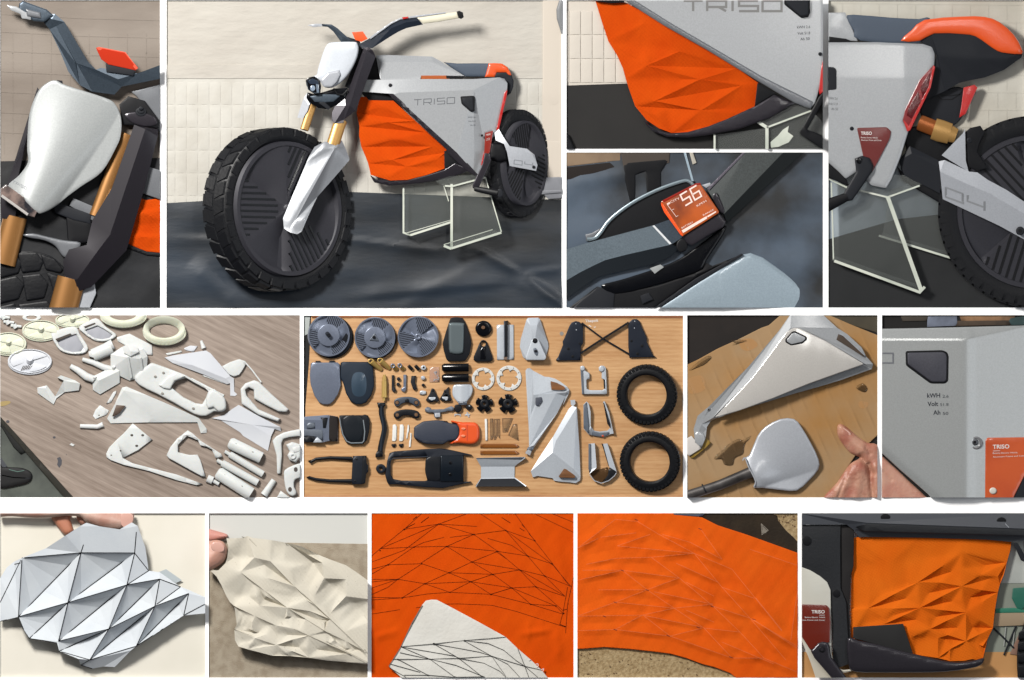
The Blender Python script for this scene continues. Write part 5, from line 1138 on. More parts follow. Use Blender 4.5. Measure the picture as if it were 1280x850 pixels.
# cowl parts of the middle
o = part('tank_base', '130,50 180,44 235,50 262,95 300,200 316,275 298,370 262,430 220,437 110,436 92,420 70,350 58,275 92,160 118,80', 'black hexagonal base with a grey rounded insert, right of the wheels', 'base plate', MBK, M2, d=8, c=2)
S('insert', o, mat('green_grey_insert', (110, 122, 126), .35, metal=.4), smooth(M2('118,96 180,92 245,98 252,130 246,330 228,368 180,375 135,365 114,330 110,130'), 2), 10, r=2, th=4, H=1.4, Wd=5)
o = part('rubber_cap', ell(*M2((421, 147)), 10.3, 10, 32), 'round black cap with a central hole above the triangular bracket', 'cap', BLACKG, M2, d=8, r=2, H=1.6, Wd=6)
S('cap_hole', o, mat('brown_hole', (120, 84, 54), .8), ell(*M2((418, 137)), 2.4, 2.1, 16), 12, r=.2, th=2)
o = part('shock_bracket', '385,275 400,252 420,246 442,254 456,278 500,395 502,425 480,440 355,440 332,425 334,395', 'black triangular bracket with a hole and a slot, below the round cap', 'bracket', MBK, M2, d=8, c=1, holes=[ell(*M2((418, 283)), 3.1, 3.1, 18)])
S('slot', o, BLACKG, M2('394,310 442,310 440,420 392,420'), 9, r=.8, th=2)
o = part('slotted_plate', '538,114 686,112 688,420 540,422', 'light silver rectangular plate with a black rail standing down its middle', 'plate', LSIL, M2, d=5.5, r=.4)
S('rail', o, MBK, M2('600,80 636,76 634,395 602,395'), 11, r=.5, th=8); S('rail_side', o, DSIL, M2('600,78 607,78 609,395 602,395'), 11.5, r=.2, th=3); S('rail_foot', o, mat('brown_foot', (128, 102, 84), .6), M2('600,392 632,392 628,420 600,420'), 10, r=.4, th=5)
o = F('tank_shell', None, LSIL, M2('800,70,9 815,52,9 905,50,9 922,65,9 992,270,6 996,310,5 975,390,6 950,428,7 800,428,7 770,400,6 742,310,5 750,240,6'), M2('835,120,16 895,120,16 880,225,17 850,225,17 960,410,12 800,410,12'), [(12, 1), (13, 2), (12, 13), (12, 15), (13, 14), (15, 17), (14, 16), (16, 6), (17, 9), (16, 17), (12, 10), (13, 5), (14, 15)], bot=2.5, label='angular silver tank shell with a filler hole, right end of the middle top row', cat='tank')
S('filler_panel', o, LSIL, M2('878,222 910,245 978,400 965,425 800,425 792,405 845,250'), 17.6, r=1, th=2, c=1.5); S('filler_cap', o, MBK, ell(*M2((877, 254)), 3.3, 3.3, 20), 18.6, r=.8, th=2); S('filler_slot', o, DSIL, smooth(M2('862,322 885,320 905,355 895,388 870,365'), 3), 18.4, r=.5, th=2); S('slot_hole', o, MBK, ell(*M2((884, 347)), 2.2, 1.8, 14), 18.8, r=.2, th=1)
# left lower parts
o = F('battery_cover', None, WHEELB, M4('10,146,8 60,140,8 240,128,8 318,142,6 316,354,6 240,354,9 190,362,9 10,362,8'), M4('240,132,13 238,350,13 40,170,11 165,172,13 215,260,13'), [(8, 2), (8, 9), (9, 5), (8, 3), (9, 4), (8, 11), (11, 12), (12, 9), (10, 11)], bot=2.5, label='angular steel grey motor cover at the left edge of the oak table', cat='cover')
S('cover_side', o, mat('brown_black_side', (52, 44, 40), .5), M4('242,132 316,144 314,352 240,350'), (11, -.35, 0), r=.4, th=4); S('cover_slot', o, MBK, M4('168,150 232,152 215,240 190,240 186,175'), 14, r=.6, th=2); S('cover_port', o, DSIL, M4('50,196 118,192 122,240 52,245'), 13.6, r=.8, th=2); S('cover_notch', o, MBK, M4('22,330 50,308 110,310 130,335 105,362 22,362'), 12.4, r=.5, th=2); S('cover_tip', o, LSIL, M4('104,364 140,316 196,364'), 14, r=.5, th=3)
S('cover_ledge', o, DSIL, M4('10,250 175,255 190,262 185,345 130,315 50,305 10,315'), 12.8, r=.5, th=2)
o = part('battery_tray', '330,134 345,130 530,130 548,124 575,132 592,180 590,250 570,340 535,378 430,380 385,360 350,290 336,220', 'black scoop shaped tray with a pale edge line, beside the motor cover', 'tray', MBK, M4, d=10, r=1)
S('tray_floor', o, mat('blue_black_floor', (24, 34, 44), .4), smooth(M4('370,140 525,142 530,240 520,330 480,352 430,350 390,320 368,250'), 2), 10.6, r=.6, th=1)
fin(ribbon(MB(), M4('332,150 342,220 360,295 392,352 430,368 525,366 540,350 548,270 535,170'), 1.3, 11.6, th=2), 'rim_line', mat('rim_grey', (126, 134, 140), .4), o)
fk = thing('black_fork', 'black fork with two thin prongs and a block, lower left of the oak table', 'fork', M4((480, 600))+(3,))
T('prong', fk, MBK, [M4(q)+(7,) for q in ((90, 526), (130, 505), (250, 494), (440, 502))], [1.6, 1.9, 2, 2.6], n=12); T('prong', fk, MBK, [M4(q)+(7,) for q in ((78, 664), (130, 680), (250, 692), (435, 694))], [1.6, 1.9, 2, 2.6], n=12)
S('prong_tip', fk, MBK, M4('60,520 90,512 105,524 95,542 78,540 78,528'), 8, r=.5, th=5); S('prong_tip', fk, MBK, M4('48,662 75,650 95,662 90,680 70,672'), 8, r=.5, th=5)
S('block', fk, MB_, M4('445,480 560,476 566,545 578,560 578,615 562,630 552,712 525,722 440,722 434,690'), 12, r=1, th=8, bot=2.5); S('block_face', fk, MBK, M4('530,480 560,478 566,550 560,640 550,710 520,720'), 12.8, r=.5, th=2)
screw(fk, MBK, *M4((478, 508)), 1.4, 12.6); screw(fk, MBK, *M4((466, 694)), 1.4, 12.6)
hb = thing('black_handlebar', 'black curved handlebar lying upright between tray and small parts', 'handlebar', M4((700, 260))+(3,))
fin(ribbon(MB(), smooth([p for p in M4('692,35 690,70 690,110 700,160 714,215 715,262 700,330 684,400 680,440 678,478')], 3, False), 6.4, 9, th=6), 'bar', MBK, hb)
fin(ribbon(MB(), smooth([p for p in M4('690,50 688,110 702,190 704,260 690,350 682,440')], 3, False), 2.2, 10.2, th=2), 'bar_ridge', mat('soft_blue_black', (52, 62, 76), .35), hb)
S('bar_clamp', hb, MBK, M4('652,22 722,22 724,50 700,60 665,70'), 10, r=.6, th=6); S('bar_clamp', hb, MBK, M4('655,436 705,450 702,486 640,490 640,465'), 10, r=.6, th=6)
# small parts
GB = 'brass tubes standing on the oak table'
for x, y, ex, ey, lb in ((622, 436, 712, 510, 'long brass tube seen from its open end, left of the pair under the middle wheel'), (704, 430, 785, 500, 'long brass tube seen from its open end, right of the pair under the middle wheel')):
    t = thing('brass_tube', lb, 'tube', M1((x, y))+(3,), GB); T('tube_wall', t, BRASS, [M1((ex, ey))+(4,), M1((x, y))+(14,)], [2.6, 3.7], n=22)
    c = M1((x, y)); S('tube_rim', t, BRASS, ell(*c, 3.9, 3.3, 22), 16, r=.4, th=4, holes=[ell(*c, 2.5, 2.0, 18)]); S('tube_bore', t, mat('dark_bore', (70, 48, 30), .6), ell(*c, 2.4, 1.9, 16), 14.6, r=0, th=1)
for x, y, lb in ((814, 476, 'short brass sleeve with a blue grey collar, left of the pair'), (876, 474, 'short brass sleeve with a blue grey collar, right of the pair')):
    t = thing('brass_sleeve', lb, 'sleeve', M1((x, y))+(3,), 'brass sleeves'); T('sleeve_body', t, BRASS, [M1((x+36, y+30))+(4,), M1((x+4, y+4))+(11,)], 2.6, n=18)
    S('collar', t, WHEELB, ell(*M1((x, y)), 3, 3, 18), 14, r=.8, th=3, holes=[ell(*M1((x, y)), 1.4, 1.4, 12)])
for x, y, lb in ((970, 492, 'stubby black tube, left of the pair right of the sleeves'), (1030, 492, 'stubby black tube beside the round grey button, right of the pair')):
    T('black_tube', None, MBK, [M1((x-16, y-16))+(8,), M1((x+16, y+16))+(6,)], 2.2, n=16, label=lb, cat='tube', group='stubby black tubes')
GN = 'small round buttons'
def button(x, y, r_, m, lb, h=None):
    o = part('button', ell(*M1((x, y)), r_, r_*.93, 20), lb, 'button', m, M1, d=8, r=r_*.3, grp=GN)
    if h: S('button_mark', o, h, ell(*M1((x+2, y-2)), r_*.4, r_*.4, 10), 8.4, r=.1, th=1)
    return o
button(1086, 493, 3.4, LSIL, 'white and grey button, uppermost of three in a column', DARK); button(1082, 583, 2.8, PALE, 'small white button, middle of three in a column', LSIL); button(1084, 647, 2.1, MBK, 'small black button below the white one')
button(866, 592, 2.3, DARK, 'dark round button between the levers, upper one'); button(862, 640, 2.3, DARK, 'dark round button between the levers, lower one')
o = part('metal_clip', '1055,700 1075,694 1108,700 1108,725 1082,732 1052,728', 'small bright metal block below the black button', 'clip', LSIL, M1, d=7)
o = part('plastic_bag', '1140,488 1224,486 1226,620 1140,622', 'tiny pink clear bag of white clips', 'bag', clear('pink_film', (236, 190, 168), .5), M1, d=4.4, r=.3)
mb = MB()
for i in range(12): x, y = 1165+rng.random()*50, 525+rng.random()*80; a = rng.random()*3; ribbon(mb, M1('%f,%f %f,%f' % (x, y, x+14*math.cos(a), y+14*math.sin(a))), .9, 5, th=1)
fin(mb, 'clip', PALE, o)
sh = thing('shock_absorber', 'brass shock absorber standing upright below the brass tubes', 'shock absorber', M1((738, 660))+(3,))
T('shock_body', sh, BRASS, [M1((740, 610))+(8,), M1((740, 745))+(8,)], 3.4, n=20); T('shock_collar', sh, BRASS, [M1((741, 575))+(8,), M1((740, 608))+(8,)], 2.8, n=20); T('shock_end', sh, BRASS, [M1((741, 555))+(8,), M1((741, 575))+(8,)], 1.8, n=16); T('shock_end', sh, BRASS, [M1((738, 748))+(8,), M1((736, 785))+(8,)], 1.8, n=16); T('spring_seat', sh, BRASS, [M1((740, 742))+(8,), M1((740, 756))+(8,)], 4, n=20)
part('crank_lever', '805,560 825,558 828,660 845,690 836,708 815,706 804,690', 'dark crank lever, left of the two around the small buttons', 'lever', DARK, M1, d=8, grp='crank levers')
part('crank_lever', '908,555 935,555 932,690 915,708 890,695 888,680 908,668', 'steel crank lever with flared foot, right of the small buttons', 'lever', WHEELB, M1, d=8, grp='crank levers')
part('crank_lever', '980,565 1020,565 1012,620 1028,680 1008,696 992,680 972,620', 'bent ridged black lever beside the column of buttons', 'lever', DARK, M1, d=8, grp='crank levers')
TC = 'fork yokes with two eyes'
def yoke(q, eyes, f, m, lb, mid=None):
    o = part('fork_yoke', q, lb, 'yoke', m, f, d=9, sm=3, r=1.2, grp=TC)
    for e in eyes: S('eye', o, mat('eye_brown', (124, 84, 44), .7), ell(*f(e), 2.2, 2.2, 16), 9.6, r=.2, th=1); fin(shell(MB(), ell(*f(e), 3, 3, 18), 9.8, th=1.5, r=.3, holes=[ell(*f(e), 2.1, 2.1, 16)]), 'eye_ring', DARK, o)
    if mid: S('steering_stem', o, MBK, ell(*f(mid), 2.6, 2.6, 16), 11, r=.8, th=3)
yoke('825,800 840,770 900,752 980,752 1035,770 1052,800 1045,828 1015,835 985,812 940,800 895,812 865,836 835,828', ((852, 802), (1022, 802)), M1, mat('grey_blue_yoke', (88, 98, 112), .4, metal=.4), 'steel grey fork yoke with central stem, upper of the two yokes', (940, 785))
yoke('795,130 810,100 870,82 935,80 1000,95 1020,125 1010,152 980,158 950,140 900,132 865,140 840,162 810,158', ((826, 128), (988, 126)), M4, MBK, 'black curved fork yoke, lower of the two yokes')
for x0, lb in ((784, 'white rectangular tile, left of the pair below the yokes'), (845, 'white rectangular tile, right of the pair below the yokes')):
    part('white_tile', '%d,212 %d,208 %d,220 %d,222 %d,340 %d,352 %d,350' % (x0+4, x0+30, x0+32, x0+38, x0+34, x0+22, x0-2), lb, 'tile', CHALK, M4, d=5, r=.3, grp='white tiles')
for x0, lb in ((797, 'tiny black plug under the left white tile'), (860, 'tiny black plug under the right white tile')):
    part('black_plug', '%d,378 %d,374 %d,388 %d,404 %d,404 %d,390' % (x0-20, x0+18, x0+18, x0+8, x0-10, x0-20), lb, 'plug', MBK, M4, d=6, r=.5, grp='black plugs')
part('white_hook', '916,214 928,212 928,260 918,290 912,330 904,328 908,280', 'thin crooked white hook, upper one of the pair', 'hook', CHALK, M4, d=5, r=.3, grp='white hooks'); part('white_hook', '938,282 948,284 946,340 940,400 926,404 928,360 936,330', 'thin crooked white hook, lower one of the pair', 'hook', CHALK, M4, d=5, r=.3, grp='white hooks')
def lamp_unit(x, y, f, lb, s=1.):
    q = ' '.join('%f,%f' % (x+a*s, y+b*s) for a, b in ((-8, -60), (12, -55), (30, -10), (42, 10), (55, 50), (40, 62), (20, 50), (-5, 66), (-45, 58), (-62, 45), (-42, 12), (-28, -10)))
    o = part('lamp_bracket', q, lb, 'bracket', DARK, f, d=9, r=.7, grp='lamp brackets'); S('bracket_window', o, LSIL, f(' '.join('%f,%f' % (x+a*s, y+b*s) for a, b in ((-35, 20), (25, 18), (22, 36), (-8, 48), (-34, 34)))), 10, r=.4, th=2); S('bracket_eye', o, BLACK, ell(*f((x, y-38*s)), 1.3, 1.3, 12), 9.8, r=.2, th=1)
lamp_unit(1168, 735, M1, 'small grey bracket with a pale window, left one of three'); 
lamp_unit(1278, 735, M1, 'small grey bracket with a pale window, middle one of three', .8)
o = part('lamp_bracket', '112,662 116,720 138,778 130,790 60,790 45,775 62,740 72,700', 'horn shaped grey bracket, right one of three beside the little silver cowl', 'bracket', DARK, M2, d=9, grp='lamp brackets'); S('bracket_window', o, LSIL, M2('72,755 108,755 100,778 85,784'), 10, r=.3, th=1.5)
o = S('small_cowl', None, LSIL, smooth(M2('165,645 230,642 300,642 322,665 325,700 310,745 285,780 265,800 205,805 175,780 148,740 146,680'), 3), lambda X, Y: 9+3*np.clip(1-((X-M2((235, 0))[0])/9)**2, 0, 1), r=1.5, th=5, bot=2.5, label='little silver headlight cowl between the black cylinders and white rings', cat='cowl')
S('cowl_neck', o, DSIL, M2('196,790 275,788 272,822 200,824'), 12, r=.6, th=3)
mb = MB(); fin(shell(mb, M2('205,790 240,788 240,805 210,806'), 13.4, th=2, r=.3), 'cowl_clip', PALE, o)
for y0, lb in ((456, 'glossy black cylinder, upper of the pair right of the clear bag'), (548, 'glossy black cylinder, lower of the pair right of the clear bag')):
    t = thing('black_cylinder', lb, 'cylinder', M2((170, y0+38))+(3,), 'glossy black cylinders'); T('cylinder_body', t, BLACKG, [M2((52, y0+38))+(8,), M2((70, y0+37))+(8,), M2((290, y0+35))+(8,)], [3.4, 5.2, 5.2], n=26); S('keyhole', t, MBK, ell(*M2((218, y0+24)), 1.4, 1.4, 12), 13, r=.2, th=2)
def brake(cx, cy, r_, lb, ph):
    c = M2((cx, cy)); r_ /= 7.083; inn = []
    for k in range(5):
        a = ph+k*2*math.pi/5
        for da, rr in ((-.30, .50), (-.16, .62), (.0, .74), (.25, .76), (.55, .76), (.80, .73)): inn.append((c[0]+r_*rr*math.cos(a+da), c[1]+r_*rr*math.sin(a+da)))
    o = part('brake_disc', ell(*c, r_, r_, 48), lb, 'brake disc', mat('chalk_white', (226, 226, 222), .6), M2, d=5, r=.4, holes=[inn], grp='white brake discs')
    mb = MB()
    for k in range(10): a = ph+k*math.pi/5; u = np.array([math.cos(a), math.sin(a)]); p = np.array(c)+u*r_*.87; ribbon(mb, [tuple(p-u*.9+np.array([-u[1], u[0]])*.5), tuple(p+u*.9)], .6, 5.3, th=.6)
    fin(mb, 'vent_slot', HOLE, o)
brake(418, 592, 100, 'white notched brake disc, the smaller left one', .3); brake(646, 585, 111, 'white notched brake disc, the larger right one', .1)
def star(cx, cy, r_, lb, ph):
    c = M2((cx, cy)); r_ /= 7.083; pts = []
    for k in range(5):
        a = ph+k*2*math.pi/5
        for da, rr in ((-.42, .98), (-.2, 1.), (0., 1.), (.2, 1.), (.42, .98), (.45, .70), (.63, .62), (.81, .70)): pts.append((c[0]+r_*rr*math.cos(a+da), c[1]+r_*rr*math.sin(a+da)))
    o = part('star_hub', pts, lb, 'hub', BLACKG, M2, d=8, r=.8, holes=[ell(*c, 1.6, 1.6, 14)], grp='black star hubs')
    S('hub_dome', o, MBK, ell(*c, r_*.5, r_*.5, 24), 9, r=1, th=2, holes=[ell(*c, 1.7, 1.7, 14)])
star(428, 812, 78, 'black five armed hub below the smaller brake disc', -1.5); star(636, 812, 86, 'black five armed hub below the larger brake disc', -1.5)
part('grey_cradle', '1062,75 1085,58 1108,64 1120,80 1225,78 1262,62 1290,52 1310,62 1312,88 1290,96 1262,94 1240,102 1198,108 1196,140 1182,152 1150,152 1142,138 1140,108 1092,108 1066,98', 'grey cradle bracket with round ends and a square foot', 'bracket', DSIL, M4, d=8, r=1)
S('cradle_foot', bpy.data.objects['grey_cradle'], PALE, M4('1146,112 1192,110 1192,145 1152,148'), 10, r=.6, th=3)
part('knob', smooth(M5('162,45 190,38 215,46 220,80 200,104 172,104 158,80'), 3), 'faceted black knob, larger left one', 'knob', MBK, M5, d=9, r=1, grp='black knobs'); o = part('knob', smooth(M5('262,46 285,38 308,48 312,72 290,88 262,78 256,62'), 3), 'faceted black knob with a hole, smaller right one', 'knob', MBK, M5, d=9, r=1, grp='black knobs'); S('knob_hole', o, LSIL, ell(*M5((286, 50)), .9, .9, 10), 9.6, r=0, th=1)
part('wire_clip', '158,118 212,122 212,142 206,142 204,130 166,128 164,140 158,138', 'tiny bent silver wire clip', 'clip', LSIL, M5, d=4.5, r=.2)
o = part('silver_bits', '262,104 272,104 276,118 292,122 290,130 282,134 286,146 276,148 266,132 248,134 246,124 262,120', 'tiny cross of silver pins beside the wire clip', 'pins', LSIL, M5, d=4.5, r=.2)
# seat
st = thing('seat', 'long navy seat with a bright orange tail, centre of the lower rows', 'seat', M5((150, 280))+(3,))
S('seat_skin', st, mat('navy_seat_skin', (44, 56, 80), .6, bump=(60, .1)), M4('970,235 985,222 1050,182 1160,172 1262,180')+M5('60,182 130,200 180,208 200,235 200,300 175,345 110,352 60,378')+M4('1180,378 1080,375 1040,365 975,330 968,310'), 13, r=2.5, th=9, bot=2.5, c=2)
S('seat_side', st, mat('navy_seat_side', (32, 42, 62), .55), M4('975,325 1040,345 1180,348 1262,348')+M5('60,348 110,350 60,380')+M4('1180,380 1080,376 1040,366'), 14.0, r=.8, th=4)
S('seat_tail', st, ORANGE, smooth(M5('130,175 160,180 230,190 330,192 365,220 375,270 370,330 340,370 280,380 200,370 115,375 150,350 190,300 195,240 175,205 135,195'), 2), 11, r=3, th=8, bot=2.5, H=1.4, Wd=5)
mb = MB(); [shell(mb, ell(*M5(q), 2.6, 1.6, 16), 14, th=2, r=.6) for q in ((236, 246), (234, 308))]; fin(mb, 'tail_stud', mat('pale_orange_stud', (255, 150, 110), .3, coat=.6), st)
fin(ribbon(MB(), M5('266,210 268,350'), .8, 12.8, th=1), 'tail_seam', mat('seam_orange', (206, 56, 20), .5), st)
part('white_stick', '417,162 438,160 440,345 424,346', 'single white stick right of the orange seat tail', 'stick', CHALK, M5, d=5.5, r=.3)
FILM = clear('tan_clear_film', (196, 160, 120), .28); FE = mat('film_edge', (156, 118, 82), .5)
def film(q, lb):
    o = part('clear_film', q, lb, 'clear part', FILM, M5, d=4, r=.1, grp='clear cut plastic parts'); p = M5(q); fin(ribbon(MB(), p+[p[0]], .5, 4.4, th=.8), 'film_outline', FE, o); return o
film('464,160 488,160 490,305 482,332 466,335', 'clear narrow strip, first of five clear parts'); film('500,162 522,162 524,300 510,332 496,335', 'clear narrow strip with a fishtail end, second of five'); film('528,162 544,162 546,330 530,305', 'clear narrowest strip, third of five'); film('568,158 655,155 610,270 572,272', 'clear four sided plate, upper left with two dots'); film('660,210 690,205 706,345 620,300', 'clear slanted plate, rightmost of the clear parts')
for y0, lb in ((376, 'brown acrylic strip with slanted end, upper one'), (434, 'brown acrylic strip with slanted end, lower one')):
    part('brown_strip', '380,%d 680,%d 708,%d 712,%d 690,%d 380,%d' % (y0, y0, y0+14, y0+24, y0+34, y0+34), lb, 'strip', mat('brown_acrylic', (146, 86, 30), .25, coat=.5), M5, d=5, r=.4, grp='brown acrylic strips')
# silver trough
F('silver_trough', None, LSIL, M5('342,496,12 762,488,12 765,498,12 674,570,5 672,662,5 775,736,12 770,742,12 340,742,12 342,728,12 385,668,5 385,572,5'), M5('380,540,8 700,545,8'), [(3, 10), (4, 9)], bot=2.5, label='silver open trough with two flared sides, bottom centre', cat='trough')
tr_ = bpy.data.objects['silver_trough']
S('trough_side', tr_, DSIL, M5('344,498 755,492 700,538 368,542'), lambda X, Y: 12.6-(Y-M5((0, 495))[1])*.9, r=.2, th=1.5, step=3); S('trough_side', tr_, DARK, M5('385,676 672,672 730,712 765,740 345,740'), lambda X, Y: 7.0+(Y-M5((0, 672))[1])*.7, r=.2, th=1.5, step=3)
# black subframe
fr = thing('black_subframe', 'big black subframe with an oval opening and a glossy rear shell', 'frame', M4((900, 600))+(3,))
S('frame_ring', fr, MB_, M4('735,560 740,520 760,455 800,440 1060,420 1190,414 1262,422')+M5('60,415 150,432 305,468 302,476 240,470 235,700 300,698 300,706 180,730 80,752 60,756')+M4('1180,754 1060,748 820,722 750,722 738,700 722,640 730,600'), 10, r=1.5, th=7, bot=2.5, holes=[M4('782,500 800,490 900,484 1084,484 1068,520 1064,600 1084,688 1060,694 860,690 790,676 772,640 770,540')])
S('frame_lug', fr, MB_, ell(*M4((686, 588)), 6.2, 5.8, 26), 8, r=1, th=5, holes=[ell(*M4((686, 590)), 1.9, 1.9, 14)]); S('inner_face', fr, MBK, M4('1084,486 1262,482')+M5('40,475 35,700')+M4('1262,700 1084,690 1066,620 1066,540'), 11, r=.5, th=2)
S('rear_shell', fr, mat('glossy_blue_black', (36, 46, 58), .25, metal=.3), M5('40,475 236,472 236,700 38,700'), lambda X, Y: 12+2.5*np.sin((Y-M5((0, 475))[1])/(225/6.855)*3.14), r=1, th=4)
mb = MB(); [shell(mb, ell(*M5(q), 2, 2, 16), 15.2, th=2, r=.5) for q in ((124, 538), (120, 636))]; fin(mb, 'shell_boss', BLACKG, fr)
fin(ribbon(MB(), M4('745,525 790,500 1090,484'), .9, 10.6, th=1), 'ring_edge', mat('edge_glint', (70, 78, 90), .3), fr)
# right-hand parts
def brace(q, holes, lb, f=M3):
    o = part('side_plate', q, lb, 'plate', mat('midnight_paint', (42, 50, 66), .4, metal=.3), f, d=8, r=.8, grp='dark side plates with crossing stays')
    for x, y, r_ in holes: S('plate_hole', o, BLACK if r_ > 1 else LSIL, ell(*f((x, y)), r_, r_, 14), 8.5, r=.1, th=1)
    return o
a = brace('0,422 20,395 62,290 58,262 72,235 120,120 140,92 175,80 205,86 240,115 242,265 236,285 222,300 218,428 2,432', ((110, 326, 1.8), (148, 394, 1.8), (210, 280, 1.4), (180, 158, .7), (176, 104, .6)), 'dark tapered side plate with a long diagonal stay, left of the pair')
b = brace('640,120 648,90 680,64 715,62 740,80 760,130 806,230 804,262 862,388 878,392 878,400 650,404 640,300', ((668, 256, 1.5), (762, 300, 1.8), (722, 370, 1.9), (698, 82, .7), (694, 142, .6)), 'dark tapered side plate with a long diagonal stay, right of the pair')
fin(ribbon(MB(), M3('228,96 410,232 640,368 644,376'), 2.0, 8, th=3), 'diagonal_stay', MBK, a); fin(ribbon(MB(), M3('220,364 410,240 644,92'), 2.6, 9.4, th=3), 'diagonal_stay', MBK, b)
mb = text(MB(), 'Thepoit', M3((262, 92)), M3((374, 84)), 3.2, 3.4); [ribbon(mb, M3(q), .9, 3.4, th=.5) for q in ('290,118 312,130', '335,136 352,132', '262,66 272,72')]
fin(mb, 'lettering', WLET, tb)
S('tape_patch', tb, mat('grey_tape', (150, 142, 134), .6), smooth(M3('34,182 52,172 68,188 58,208 38,204'), 3), 3.3, r=0, th=.5)
o = part('fork_cover', '214,484 232,476 252,484 258,520 296,540 298,590 270,600 272,680 300,692 410,692 430,680 430,600 404,586 405,530 382,520 378,490 400,474 425,476 440,492 444,522 452,720 440,728 230,728 222,600', 'silver U shaped cover with round ear tips, upper of the U parts', 'cover', LSIL, M3, d=9, r=.8, grp='silver U shaped covers')
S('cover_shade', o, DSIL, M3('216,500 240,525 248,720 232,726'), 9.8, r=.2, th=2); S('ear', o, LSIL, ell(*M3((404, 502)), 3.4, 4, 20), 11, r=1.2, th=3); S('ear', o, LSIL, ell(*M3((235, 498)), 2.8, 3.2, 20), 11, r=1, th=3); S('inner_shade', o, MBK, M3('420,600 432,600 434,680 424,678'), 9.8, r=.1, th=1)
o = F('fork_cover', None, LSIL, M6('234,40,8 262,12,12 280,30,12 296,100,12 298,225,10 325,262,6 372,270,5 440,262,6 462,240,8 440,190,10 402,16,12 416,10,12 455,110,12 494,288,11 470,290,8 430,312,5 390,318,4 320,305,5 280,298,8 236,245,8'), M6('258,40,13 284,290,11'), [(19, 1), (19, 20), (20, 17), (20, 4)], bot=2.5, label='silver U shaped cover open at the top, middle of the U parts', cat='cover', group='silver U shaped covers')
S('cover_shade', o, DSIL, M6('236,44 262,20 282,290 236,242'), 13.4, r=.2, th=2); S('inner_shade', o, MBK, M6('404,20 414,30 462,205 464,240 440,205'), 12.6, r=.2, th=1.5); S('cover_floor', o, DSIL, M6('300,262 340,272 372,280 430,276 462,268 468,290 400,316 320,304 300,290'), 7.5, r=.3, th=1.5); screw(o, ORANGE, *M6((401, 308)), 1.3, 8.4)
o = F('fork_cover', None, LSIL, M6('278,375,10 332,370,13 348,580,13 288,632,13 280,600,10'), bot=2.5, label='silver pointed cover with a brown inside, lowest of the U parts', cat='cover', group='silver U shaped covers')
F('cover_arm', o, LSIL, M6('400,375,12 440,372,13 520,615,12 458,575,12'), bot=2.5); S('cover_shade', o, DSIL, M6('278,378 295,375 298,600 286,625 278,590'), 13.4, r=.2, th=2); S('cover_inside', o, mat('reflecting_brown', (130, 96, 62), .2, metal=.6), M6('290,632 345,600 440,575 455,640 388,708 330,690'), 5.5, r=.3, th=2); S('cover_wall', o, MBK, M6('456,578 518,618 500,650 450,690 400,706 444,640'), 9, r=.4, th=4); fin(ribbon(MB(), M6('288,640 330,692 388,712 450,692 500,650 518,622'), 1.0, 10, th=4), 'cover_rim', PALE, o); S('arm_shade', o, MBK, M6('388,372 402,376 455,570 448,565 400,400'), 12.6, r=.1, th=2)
for (cx, cy, f, lb) in ((806, 732, M3, 'black rubber tyre lying flat, upper of the two at the right'), (806, 528, M6, 'black rubber tyre lying flat, lower of the two at the right')):
    c = f((cx, cy)); R_ = 266/7.0; t = thing('tyre', lb, 'tyre', c+(3,), 'black tyres on the oak table'); bs = basis(-7, 0, -6)
    mb = MB(); revolve(mb, (c[0], c[1], 12), bs, [(R_*.66, -6), (R_*.66, 4.4), (R_*.72, 6.4), (R_*.84, 6.6), (R_*.93, 4.8), (R_*.98, 1), (R_*.98, -5)], 80); fin(mb, 'tyre_body', RUBBER, t)
    mb = MB()
    for k in range(44):
        a_ = 2*math.pi*k/44; da = 2*math.pi/44
        local_box(mb, (c[0], c[1], 12), bs, R_*.86, R_*.95, a_+da*.08, a_+da*.86, 3, 6.7, 0, tap=.0, skew=.02); local_box(mb, (c[0], c[1], 12), bs, R_*.93, R_*1.0, a_+da*.3, a_+da*1.1, -5, 4, 0, tap=.1)
    fin(mb, 'tread', RUBBER, t)
# the two big silver side panels
o = F('side_panel', None, LSIL, M2('792,520,8 806,500,9 832,496,10 858,518,10 960,572,9 1000,575,9')+M3('-10,590,9 40,618,9 96,660,9 118,690,8 116,720,8 60,830,7')+M5('1110,-30,8 1040,110,8 842,406,8 797,404,8 795,250,8'), M2('862,735,14 1062,722,14')+M3('85,712,13')+M5('838,390,12'), [(15, 3), (15, 16), (16, 17), (17, 9), (15, 18), (18, 13), (16, 4), (15, 1)], bot=2.5, label='light silver triangular side panel with dark port, point down, left of the pair', cat='side panel', group='big silver side panels', sharp=8)
S('panel_opening', o, wood('oak_shade', (120, 76, 40), (160, 104, 60), 0), M2('1014,612 1068,626')+M3('75,662 80,684 60,692 5,690')+M2('1022,688'), 13.6, r=.2, th=3, c=1)
S('port', o, mat('slate_port', (76, 82, 98), .5), M2('882,758 935,752 940,790 905,830 880,826'), 14.6, r=.4, th=1.5, c=1); S('panel_clip', o, DSIL, M5('790,402 842,406 820,440 775,430'), 9, r=.5, th=4); S('clip_end', o, PALE, M5('770,440 790,425 818,440 805,476 766,458'), 11, r=.5, th=4)
o = F('side_panel', None, LSIL, M5('812,610,8 880,500,8 1000,320,8 1085,170,8')+M6('110,75,9 138,50,10 180,60,10 200,400,9 210,660,8 205,690,7 170,712,7 120,705,7 30,698,7')+M5('1010,690,7 1000,670,7 870,650,7 830,662,7'), M6('0,350,12 176,66,13 150,590,12')+M5('1000,450,13'), [(17, 3), (17, 18), (18, 5), (18, 7), (18, 19), (19, 20), (20, 17), (19, 8), (20, 0)], bot=2.5, label='light silver triangular side panel, point up, right of the pair', cat='side panel', group='big silver side panels', sharp=8)
